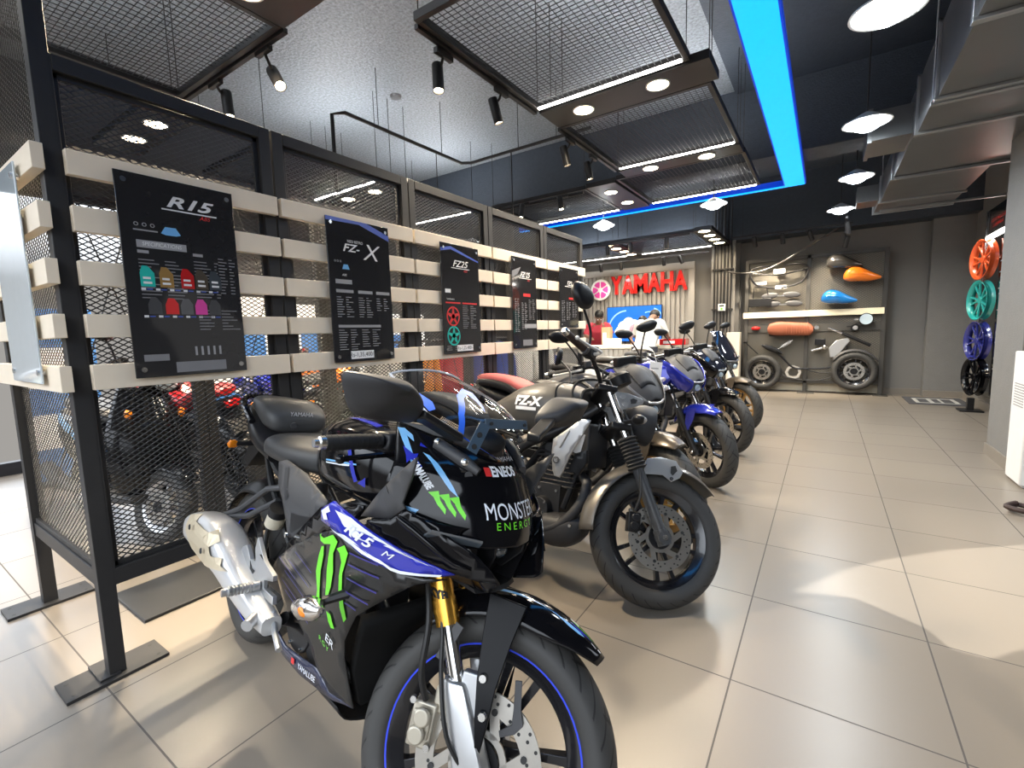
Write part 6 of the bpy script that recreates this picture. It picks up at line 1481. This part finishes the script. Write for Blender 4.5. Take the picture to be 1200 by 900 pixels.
def _head(t):
    MB().lathe([(.0001,-.07), (.05,-.06), (.09,0), (.10,.02), (.095,.03)], (0,-.06,0), (0,-1,0), 28).build('bowl', 'black_satin', t)
    MB().lathe([(.0001,.022), (.06,.024), (.088,.028)], (0,-.06,0), (0,-1,0), 28).build('lens', 'headlens', t); MB().bar((-.16,-.03,0), (-.06,-.05,0), .03).build('bracket', 'bolt', t)
dpart('headlamp', 'round headlamp under the right end of the cream shelf', 'headlamp', .56, 1.29, _head)
def _cap(t): MB().lathe([(.0001,.03), (.035,.03), (.05,.0)], (0,-.02,0), (0,-1,0), 24).build('cap', 'bolt', t)
dpart('filler_cap', 'small round pale cap right of the brown seat', 'cap', -.13, 1.17, _cap)
def _meter(t): MB().lathe([(.0001,.03), (.05,.028), (.06,.0)], (0,-.02,0), (0,-1,0), 24).build('dial', 'black_satin', t); MB().bar((-.12,-.02,.02), (.12,-.02,.03), .02).build('bar', 'black_satin', t); MB().cyl((0,-.052,0), (0,-.05,0), .035).build('face', 'txt_grey', t)
dpart('instrument_dial', 'round instrument dial above the fork leg on the parts display', 'instrument', .42, 1.15, _meter)
def _eng(t):
    MB().box((-.08,-.06,-.06), (.08,0,.05)).build('block', 'black_satin', t, bevel=.01); MB().cyl((-.12,-.03,-.16), (.08,-.03,-.10), .025).build('arm', 'bolt', t); MB().ball((.07,-.04,-.10), .045).build('joint', 'bolt', t)
dpart('throttle_body', 'dark block with silver arm below the cap', 'engine part', -.07, .92, _eng)
def _cover(t):
    lp = [(-.14,-.16),(-.16,.0),(-.06,.13),(.10,.17),(.14,.12),(.05,-.02),(-.06,-.17)]
    MB().prism([(x, -.02, z) for x, z in lp], (0,-.025,0)).build('cover', 'alu_soft', t, bevel=.008)
dpart('radiator_shroud', 'brushed silver shroud above the right display wheel', 'cover', .22, .81, _cover)
def _hug(t): 
    mb = mudguard(0, -.32, .36, 25, 150, .06, .03, tip=.8); mb.map(lambda p: V((p.x, p.y - .05, p.z))); mb.build('shell', 'dark_grey', t, solid=.004)
dpart('mudguard', 'dark mudguard arched over the right display wheel', 'mudguard', .43, .75, _hug)
def _guard(t):
    for sx in (-1, 1): MB().tube([(sx*.08,-.05,.10), (sx*.30,-.10,.10), (sx*.46,-.10,.02), (sx*.36,-.08,-.22), (sx*.05,-.05,-.30)], .016, 8, smooth=3).build('tube', 'black_satin', t)
    MB().tube([(-.45,-.10,0), (-.1,-.08,-.06), (.1,-.08,-.06), (.45,-.10,0)], .012, 8, smooth=3).build('cross_tube', 'black_satin', t)
    MB().box((-.08,-.06,-.04), (.10,-.05,.04)).build('label_card', 'paper', t)
dpart('crash_guard', 'black tubular crash guard at the top left of the parts display', 'crash guard', -.74, 2.20, _guard)
def _rack(t):
    MB().tube([(-.12,-.04,.0),(-.10,-.04,.2),(.10,-.04,.2),(.14,-.04,0)], .010, 8).build('tube', 'black_satin', t); MB().box((-.19,-.06,-.16),(.19,-.03,-.01)).build('plate', 'black_satin', t, bevel=.01); MB().box((-.10,-.06,.24),(.10,-.05,.30)).build('label_card', 'paper', t)
dpart('luggage_rack', 'small black rack under the crash guard on the left of the display', 'rack', -1.03, 1.74, _rack)
for k, (x, z, l) in enumerate(((-.70,1.76,'pair of dark lever guards on the left display mesh, upper'), (-.66,1.60,'pair of dark mirrors on the left display mesh, lower'))):
    def _mir(t):
        for sx in (-1, 1): MB().ball((sx*.17,-.03,.01), (.14,.02,.055), 20, 10, Matrix.Rotation(rad(4*sx), 3, 'Y')).build('shell', 'dark_grey', t)
        MB().bar((-.08,-.03,0), (.08,-.03,0), .018).build('joint', 'bolt', t)
    dpart('mirror_pair', l, 'mirrors', x, z, _mir)
for x, z, l in ((-.70,1.92,'white label card in the middle of the left display mesh'),):
    setp(MB().box((x - .09, PY - .045, z - .03), (x + .09, PY - .04, z + .03)).build('label_card', 'paper'), l, 'card')
def _kick(t): MB().bar((-.12,-.02,.12), (.10,-.02,-.10), .02).build('arm', 'black_satin', t); MB().cyl((-.14,-.05,.12), (-.10,.0,.12), .015).build('peg', 'black_satin', t)
dpart('kick_lever', 'thin black lever hanging at the lower left of the display above the wheel', 'lever', -1.14, .80, _kick)
# ------------------------------------------------------------------ right wall: column of alloy wheels, door mat, air purifier
t = thing('wheel_display_board', 'dark glossy board with red heading and light bar, carrying coloured alloy wheels', 'display board', (1.80, 8.15, .20))
MB().box((0, 0, 0), (.05, 1.0, 2.5)).build('panel', 'black_gloss', t, bevel=.004)
m = MB()
for y in (0, .98): m.box((-.015, y, 0), (.0, y + .03, 2.5))
m.build('edge_trim', 'steel', t)
MB().box((-.004, .15, 2.18), (0, .85, 2.40)).build('heading_panel', 'board', t)
m = MB()
for a, b, z in ((.2,.78,2.31),(.28,.7,2.24)): m.box((-.006, a, z), (-.004, b, z + .04))
m.build('heading', 'sign_red', t, smooth=0)
MB().box((-.02, .1, 2.10), (0, .9, 2.15)).build('light_bar', 'led_bar', t)
m = MB()
for k in range(26): m.box((-.004, .06, .25 + .068*k), (0, .06 + random.uniform(.08,.2), .262 + .068*k))
m.build('small_print', 'txt_grey', t, smooth=0)
area((1.62, 8.7, 2.42), .1, .8, 5, (1,.9,.75), (-.2,0,-1))
for z, mm, l in ((2.01, 'rim_orange', 'orange alloy wheel at the top of the wall display'), (1.48, 'rim_teal', 'teal alloy wheel second from the top of the wall display'), (.94, 'rim_violet', 'deep blue alloy wheel third from the top of the wall display'), (.46, 'black_gloss', 'black alloy wheel at the bottom of the wall display')):
    t = thing('alloy_wheel', l, 'alloy wheel', (1.70, 8.68, z), (0, 0, rad(11)), group='alloy wheels on the right wall')
    R = .255
    m = MB().lathe([(a, h*.6) for a, h in ((R, -.075), (R + .006, -.07), (R - .004, -.05), (R - .022, -.02), (R - .022, .03), (R - .004, .06), (R + .006, .075), (R, .08), (R - .016, .065), (R - .036, .02), (R - .036, -.02), (R - .016, -.06))], (0,0,0), (-1,0,0), 48, loop=True)
    m.build('rim', mm, t)
    s_ = MB().lathe([(.0001,.02), (.045,.02), (.05,.01), (.05,-.05), (.0001,-.05)], (0,0,0), (-1,0,0), 20)
    for k in range(10):
        a = 2*PI*(k//2)/5 + (.12 if k % 2 else -.12); a1 = 2*PI*(k//2)/5 + (.24 if k % 2 else -.24)
        s_.bar((0, .045*math.cos(a), .045*math.sin(a)), (-.01, (R - .03)*math.cos(a1), (R - .03)*math.sin(a1)), .024, .02, up=(1,0,0))
    s_.build('spokes', mm, t, bevel=.003); MB().cyl((.03,0,0), (.085,0,0), .02).build('mount', 'steel', t)
t = thing('wheel_stand', 'small black pedestal on the floor below the black alloy wheel', 'stand', (1.66, 8.58, 0))
MB().box((-.12,-.12,0), (.12,.12,.02)).build('base', 'black_satin', t, bevel=.004); MB().box((-.035,-.035,.02), (.035,.035,.18)).build('column', 'black_satin', t, bevel=.004)
t = thing('door_mat', 'grey door mat with a white ladder pattern in front of the far corner', 'mat', (1.08, 9.0, 0))
MB().box((0, 0, 0), (.70, .85, .008)).build('mat', 'mat_grey', t)
m = MB()
for a, b in (((.10,.15),(.60,.20)), ((.10,.65),(.60,.70)), ((.10,.20),(.15,.65)), ((.55,.20),(.60,.65)), ((.27,.20),(.32,.65)), ((.40,.20),(.43,.65))): m.box((a[0], a[1], .008), (b[0], b[1], .009))
m.build('pattern', 'mat_light', t)
t = thing('air_cooler', 'tall white appliance with vent slots in front of the rough grey pier', 'appliance', (1.20, 4.72, 0))
MB().box((0, 0, .02), (.36, .32, .98)).box((.02,.02,0), (.34,.30,.02)).build('cabinet', 'plastic_white', t, bevel=.03)
m = MB()
for k in range(9): m.box((-.002, .06, .58 + .02*k), (.002, .26, .588 + .02*k))
m.build('vent_slot', 'txt_grey', t)
t = thing('cable_bundle', 'small dark brown cord bundle on the floor before the white appliance', 'bundle', (1.02, 4.12, 0))
MB().tube([(0,0,.02), (.05,.08,.03), (.12,.02,.025), (.06,-.06,.03), (-.02,-.01,.035), (.04,.06,.045)], .016, 8, smooth=5).build('cord', 'grip_brown', t)

# ------------------------------------------------------------------ behind the partition
def scooter(label, x, y, head, m='black_gloss', stripe='sky_blue'):
    b = Bike('scooter', label, x, y, head, 6, 15, xg=.62, tan=.5, fa=.60, ra=-.62, cat='scooter')
    r = b.root
    wheel_parts(r, .235, .10, 'alu_soft', (0,-1,0), (.60, 0, .235), None, .62, .05, .10, fn=b.S, name='front_wheel', detail=False)
    wheel_parts(r, .225, .10, 'rim_black', (0,-1,0), (-.62, 0, .225), None, .62, name='rear_wheel', detail=False)
    b.p(mudguard(.60, .235, .275, 40, 150, .075, .05, tip=.6), 'front_mudguard', m, True, solid=.005)
    b.p(MB().grid(csurf([[V((x_ - .09*abs(s)**2, s*w, z)) for s in (-1,-.6,-.25,0,.25,.6,1)] for x_, z, w in ((.46,.30,.14),(.52,.45,.20),(.50,.65,.22),(.42,.85,.16),(.38,.95,.12))], 4, 3)), 'front_apron', m, solid=.02)
    b.p(loft([sec(x_, 0, z, w, h, e=3) for x_, z, w, h in ((.48,.27,.12,.03),(.2,.25,.16,.035),(-.1,.26,.16,.04))], 3), 'floorboard', 'black_matte', smooth=50)
    bd = loft([sec(x_, 0, z, w, h, e=2.8) for x_, z, w, h in ((-.05,.45,.10,.16),(-.15,.50,.16,.20),(-.35,.54,.18,.18),(-.6,.60,.17,.14),(-.82,.68,.12,.08),(-.92,.72,.06,.04))], 4); b.p(bd, 'body', m, smooth=60)
    decal(b, 'side_stripe', stripe, [[(-.12,.60),(-.5,.68),(-.85,.74),(-.85,.71),(-.5,.64),(-.12,.55)]], bd.bvh(), r)
    b.p(loft([sec(x_, 0, z, w, h, e=3) for x_, z, w, h in ((-.04,.72,.07,.02),(-.12,.745,.12,.045),(-.4,.77,.14,.05),(-.7,.80,.12,.045),(-.84,.81,.06,.02))], 4), 'seat', 'seat_leather', smooth=60)
    hc = b.p(loft([sec(x_, 0, z, w, h, e=2.6) for x_, z, w, h in ((.46,1.0,.05,.04),(.42,1.0,.13,.07),(.34,1.02,.16,.07),(.28,1.03,.08,.03))], 4), 'handlebar_cowl', m, True, smooth=60)
    b.p(MB().ball((.45,0,.985), (.03,.075,.05), 20, 10), 'headlamp', 'headlens', True, hc)
    for sd in (-1, 1):
        b.p(MB().cyl((.33, sd*.15, 1.02), (.24, sd*.36, 1.04), .017), 'grip', 'black_rubber', True, hc)
        b.p(MB().tube([(.33, sd*.20, 1.04), (.33, sd*.26, 1.16), (.32, sd*.30, 1.22)], .006, 6).ball((.32, sd*.32, 1.25), (.02,.075,.05), 16, 10), 'mirror', 'black_satin', True, hc)
        b.p(MB().ball((.50, sd*.14, .80), (.02,.02,.03), 14, 8), 'amber_lens', 'amber', par=r)
    b.p(MB().box((-.95,-.06,.66), (-.90,.06,.72)), 'tail_lamp', 'lens_red', bevel=.01)
    b.p(MB().tube([(-.3,-.14,.22), (-.55,-.16,.24), (-.85,-.17,.32)], [.02,.05,.045], 14), 'exhaust', 'dark_grey')
    b.p(MB().tube([(-.1,.10,.22), (-.05,.22,.03)], .012, 8), 'side_stand', 'black_satin')
    return b
scooter('black scooter with pale blue side stripe behind the nearest mesh panel', -3.92, 1.02, 2)
scooter('grey scooter behind the mesh and to the left of the black scooter', -5.1, -.30, 8, 'grey_paint', 'white_decal')
def standee(label, x, y, w, h, m, m2, rot=0):
    t = thing('display_stand', label, 'display stand', (x, y, 0), (0, 0, rad(rot)))
    MB().box((-.015, 0, .03), (.015, w, h)).build('panel', m, t, bevel=.003); MB().box((-.16, .05, 0), (.16, w - .05, .03)).build('foot', 'black_satin', t)
    MB().box((.015, w*.08, h*.55), (.018, w*.92, h*.78)).box((.015, w*.08, h*.2), (.018, w*.6, h*.4)).build('print', m2, t)
standee('blue poster stand behind the nearest partition panel', -5.7, .9, .55, 1.55, 'poster_blue', 'poster_pale')
standee('white poster stand behind the second partition panel', -5.85, 2.4, .8, 1.75, 'poster_pale', 'poster_blue')
standee('deep blue poster stand behind the end panel mesh', -4.2, -1.1, .5, 1.4, 'poster_blue', 'poster_pale', 10)
standee('white poster stand behind the far part of the partition', -6.1, 5.2, 1.0, 1.6, 'poster_pale', 'poster_blue')
standee('white and blue poster stand behind the middle partition panel', -6.1, 3.7, .9, 1.7, 'poster_pale', 'poster_blue')
# hanging jackets on a rail behind the planks
t = thing('garment_rail', 'black clothes rail standing behind the partition planks', 'rail', (-3.75, 3.0, 0))
MB().cyl((0,0,1.16), (0,3.6,1.16), .014).build('rail', 'frame', t)
for y in (0, 1.8, 3.6): MB().cyl((0,y,.02), (0,y,1.16), .014).build('post', 'frame', t); MB().box((-.2,y - .03,0), (.2,y + .03,.02)).build('foot', 'frame', t)
def jacket(y, m, label):
    t = thing('riding_jacket', label, 'jacket', (-3.75, y, 1.16), group='riding jackets on the rail behind the partition')
    MB().tube([(0,-.17,-.09), (0,0,-.03), (0,.17,-.09)], .007, 6).tube([(0,0,-.03), (0,.01,.015), (.02,.0,.03)], .004, 6).build('hanger', 'steel', t)
    loft([[V((math.cos(a)*d, math.sin(a)*w, z)) for a in [2*PI*k/18 for k in range(18)]] for z, w, d in ((-.05,.05,.04),(-.085,.17,.06),(-.16,.21,.08),(-.4,.19,.09),(-.62,.20,.09),(-.66,.19,.08))], 3).build('body', m, t, smooth=60)
    for sd in (-1, 1): MB().tube([(0,sd*.17,-.11), (.02,sd*.24,-.3), (.05,sd*.25,-.58)], [.06,.055,.045], 12, smooth=4).build('sleeve', m, t, smooth=60)
for y, m_, l in ((3.2, 'jk_white', 'white riding jacket first on the rail'), (3.72, 'jk_orange', 'orange riding jacket on the rail behind the planks'), (4.24, 'jk_red', 'red riding jacket on the rail behind the planks'), (4.76, 'jk_blue', 'first of two blue riding jackets on the rail'), (5.28, 'jk_blue', 'second of two blue riding jackets on the rail'), (5.9, 'jk_white', 'pale riding jacket right of the blue ones on the rail'), (6.42, 'jk_white', 'last pale riding jacket on the rail')):
    jacket(y, m_, l)
# white paper tags on the blue motorcycle
for k, (dx, dy, l) in enumerate(((0,0,'long white paper tag hanging from the bar of the blue motorcycle'),)):
    t = thing('paper_tag', l, 'tag', (-1.02, 3.42, 1.00), (0, rad(6), rad(35)))
    MB().box((-.045,-.001,-.36), (.045,.001,-.02)).build('card', 'paper', t); m = MB()
    for q in range(7): m.box((-.035,-.0016,-.33 + q*.043), (.02,-.001,-.322 + q*.043))
    m.build('print', 'txt_grey', t, smooth=0); MB().tube([(0,0,-.02), (-.02,.02,.05)], .0015, 6).build('string', 'white', t)

# ------------------------------------------------------------------ people at the reception
def person(label, loc, rot, joints, shirt, trousers, skin, parts):
    """continuous skinned body; joints: name -> (pos, radius), edges by parent"""
    t = thing('person', label, 'person', loc, (0, 0, rad(rot)))
    names = list(joints); vs = [joints[n][0] for n in names]; idx = {n: i for i, n in enumerate(names)}
    ed = [(idx[joints[n][2]], idx[n]) for n in names if joints[n][2]]
    me = bpy.data.meshes.new('body'); me.from_pydata([tuple(v) for v in vs], ed, []); o = bpy.data.objects.new('body', me); COL.objects.link(o); o.parent = t
    o.modifiers.new('skin', 'SKIN')
    for i, n in enumerate(names):
        sv = me.skin_vertices[0].data[i]; r = joints[n][1]; sv.radius = r if isinstance(r, tuple) else (r, r); sv.use_root = (i == 0)
    sb = o.modifiers.new('sub', 'SUBSURF'); sb.levels = 2; sb.render_levels = 2
    me.materials.append(M[skin]); return t, o
def limb_cloth(t, name, m, pts, rs): MB().tube([V(p) for p in pts], rs, 16, smooth=5).build(name, m, t, smooth=70)
def make_person(label, loc, rot, lean, shirt, trousers, skin, head_tilt=0., arms='rest', hair_m='hair'):
    L = lean; s = math.sin(rad(L)); c = math.cos(rad(L)); hip = V((0,0,.93))
    up = lambda h, y=0., f=0.: hip + V((h*s + f*c, y, h*c - f*s))
    ht = rad(L + head_tilt); hd = lambda h, y=0., f=0.: up(.52) + V((h*math.sin(ht) + f*math.cos(ht), y, h*math.cos(ht) - f*math.sin(ht)))
    J = {'pelvis': (hip, (.15,.11), None), 'belly': (up(.18), (.14,.105), 'pelvis'), 'chest': (up(.38), (.165,.115), 'belly'), 'neck0': (up(.50), .065, 'chest'), 'neck': (hd(.05), .055, 'neck0'), 'skull': (hd(.14, 0, .015), (.072,.085), 'neck'), 'crown': (hd(.23, 0, .0), (.062,.072), 'skull')}
    for n, sd in (('L', 1), ('R', -1)):
        J['hip'+n] = (hip + V((0, sd*.09, -.06)), .095, 'pelvis'); J['knee'+n] = (V((.02, sd*.11, .49)), .062, 'hip'+n); J['ank'+n] = (V((-.02, sd*.12, .09)), .042, 'knee'+n); J['toe'+n] = (V((.14, sd*.13, .04)), .036, 'ank'+n)
        J['sh'+n] = (up(.44, sd*.17), .065, 'chest')
        e, w = (up(.32, sd*.25, .12), up(.42, sd*.20, .33)) if arms == 'rest' else (up(.20, sd*.24, .02), up(.05, sd*.20, .22))
        J['el'+n] = (e, .047, 'sh'+n); J['wr'+n] = (w, .030, 'el'+n); d = (w - e).normalized(); J['palm'+n] = (w + d*.06, (.038,.018), 'wr'+n)
        for k in range(4): 
            o = V((0, (k - 1.5)*.02, 0)); J['k%d%s' % (k, n)] = (w + d*.105 + o, .0095, 'palm'+n); J['f%d%s' % (k, n)] = (w + d*(.165 + (.012 if k in (1, 2) else 0)) + o*1.1 + V((0,0,-.025)), .008, 'k%d%s' % (k, n))
        J['th'+n] = (w + d*.08 + V((0, -sd*.045, -.01)), .010, 'palm'+n)
    t, b = person(label, loc, rot, J, shirt, trousers, skin, None)
    g = loft([[up(h, math.sin(a)*w, math.cos(a)*d) for a in [2*PI*k/24 for k in range(24)]] for h, w, d in ((-.10,.185,.135),(0,.18,.135),(.15,.175,.13),(.30,.195,.135),(.40,.205,.13),(.46,.17,.10),(.505,.085,.075),(.52,.07,.065))], 4); g.build('shirt', shirt, t, smooth=70)
    for n, sd in (('L', 1), ('R', -1)):
        a, e = J['sh'+n][0], J['el'+n][0]; limb_cloth(t, 'sleeve', shirt, [up(.44, sd*.12), a, a + (e - a)*.55, a + (e - a)*.9], [.09,.085,.072,.068])
        h, k, an = J['hip'+n][0], J['knee'+n][0], J['ank'+n][0]; limb_cloth(t, 'trouser_leg', trousers, [h + V((0,0,.08)), h, k, an + V((0,0,.02))], [.12,.118,.082,.066])
        tt = J['toe'+n][0]; MB().rings([sec(x, tt.y, z, w, hh, e=2.6) for x, z, w, hh in ((an.x - .06,.05,.03,.045),(an.x,.055,.042,.05),(an.x + .1,.045,.048,.04),(tt.x + .03,.03,.035,.028),(tt.x + .06,.025,.015,.012))]).build('shoe', 'black_satin', t, smooth=60)
    Rh = Matrix.Rotation(ht, 3, 'Y')
    hm = MB().ball(hd(.215, 0, -.018), (.094,.086,.088), 20, 12, Rh); hm.v = [p if (hd(.19, 0, .05) - p).length > .05 else p for p in hm.v]; hm.build('hair', hair_m, t, smooth=70)
    for sd in (-1, 1): MB().ball(hd(.155, sd*.080, .0), (.02,.011,.03), 10, 8, Rh).build('ear', skin, t, smooth=70); MB().ball(hd(.165, sd*.03, .088), (.008,.013,.008), 10, 8, Rh).build('eye', 'white', t); MB().ball(hd(.183, sd*.03, .088), (.006,.02,.005), 10, 6, Rh).build('eyebrow', hair_m, t)
    MB().ball(hd(.135, 0, .098), (.018,.014,.022), 10, 8, Rh).build('nose', skin, t); MB().ball(hd(.098, 0, .085), (.008,.024,.007), 10, 6, Rh).build('mouth', 'lip', t)
    return t
make_person('person in a white shirt bending over the counter, seen from behind', (-2.38, 7.32, 0), 88, 34, 'shirt_white', 'trouser', 'skin', 34, 'rest')
make_person('person in a mauve shirt leaning at the counter left of the one in white', (-2.92, 8.98, 0), -75, 44, 'shirt_pink', 'trouser', 'skin2', 30, 'rest')
make_person('person in a dark red shirt behind the left end of the counter', (-3.90, 8.95, 0), -60, 34, 'shirt_red', 'trouser', 'skin2', 5, 'rest')
# ------------------------------------------------------------------ light
sc = bpy.context.scene
sc.view_settings.view_transform = 'Standard'; sc.view_settings.look = 'None'; sc.view_settings.gamma = 1; sc.view_settings.use_curve_mapping = False
sc.view_settings.exposure = EXPO
W = bpy.data.worlds.new('daylight'); sc.world = W; W.use_nodes = True
bg = W.node_tree.nodes['Background']
bg.inputs[0].default_value = (.80, .90, 1.0, 1); bg.inputs[1].default_value = WORLD
tcw = W.node_tree.nodes.new('ShaderNodeTexCoord'); gr = W.node_tree.nodes.new('ShaderNodeSeparateXYZ'); W.node_tree.links.new(tcw.outputs['Generated'], gr.inputs[0])
rp = W.node_tree.nodes.new('ShaderNodeValToRGB'); W.node_tree.links.new(gr.outputs['Z'], rp.inputs[0])
rp.color_ramp.elements[0].position = .10; rp.color_ramp.elements[0].color = (.07, .067, .063, 1)
rp.color_ramp.elements[1].position = .32; rp.color_ramp.elements[1].color = (.86, .93, 1.02, 1)
W.node_tree.links.new(rp.outputs[0], bg.inputs[0])
def sun(d, e, ang=.6, col=(1, .96, .88)):
    l = bpy.data.lights.new('sun', 'SUN'); l.energy = e; l.angle = rad(ang); l.color = col
    o = bpy.data.objects.new('sun', l); COL.objects.link(o); o.rotation_euler = V(d).to_track_quat('-Z', 'Y').to_euler(); return o
sun(SUN_D, SUN_E)
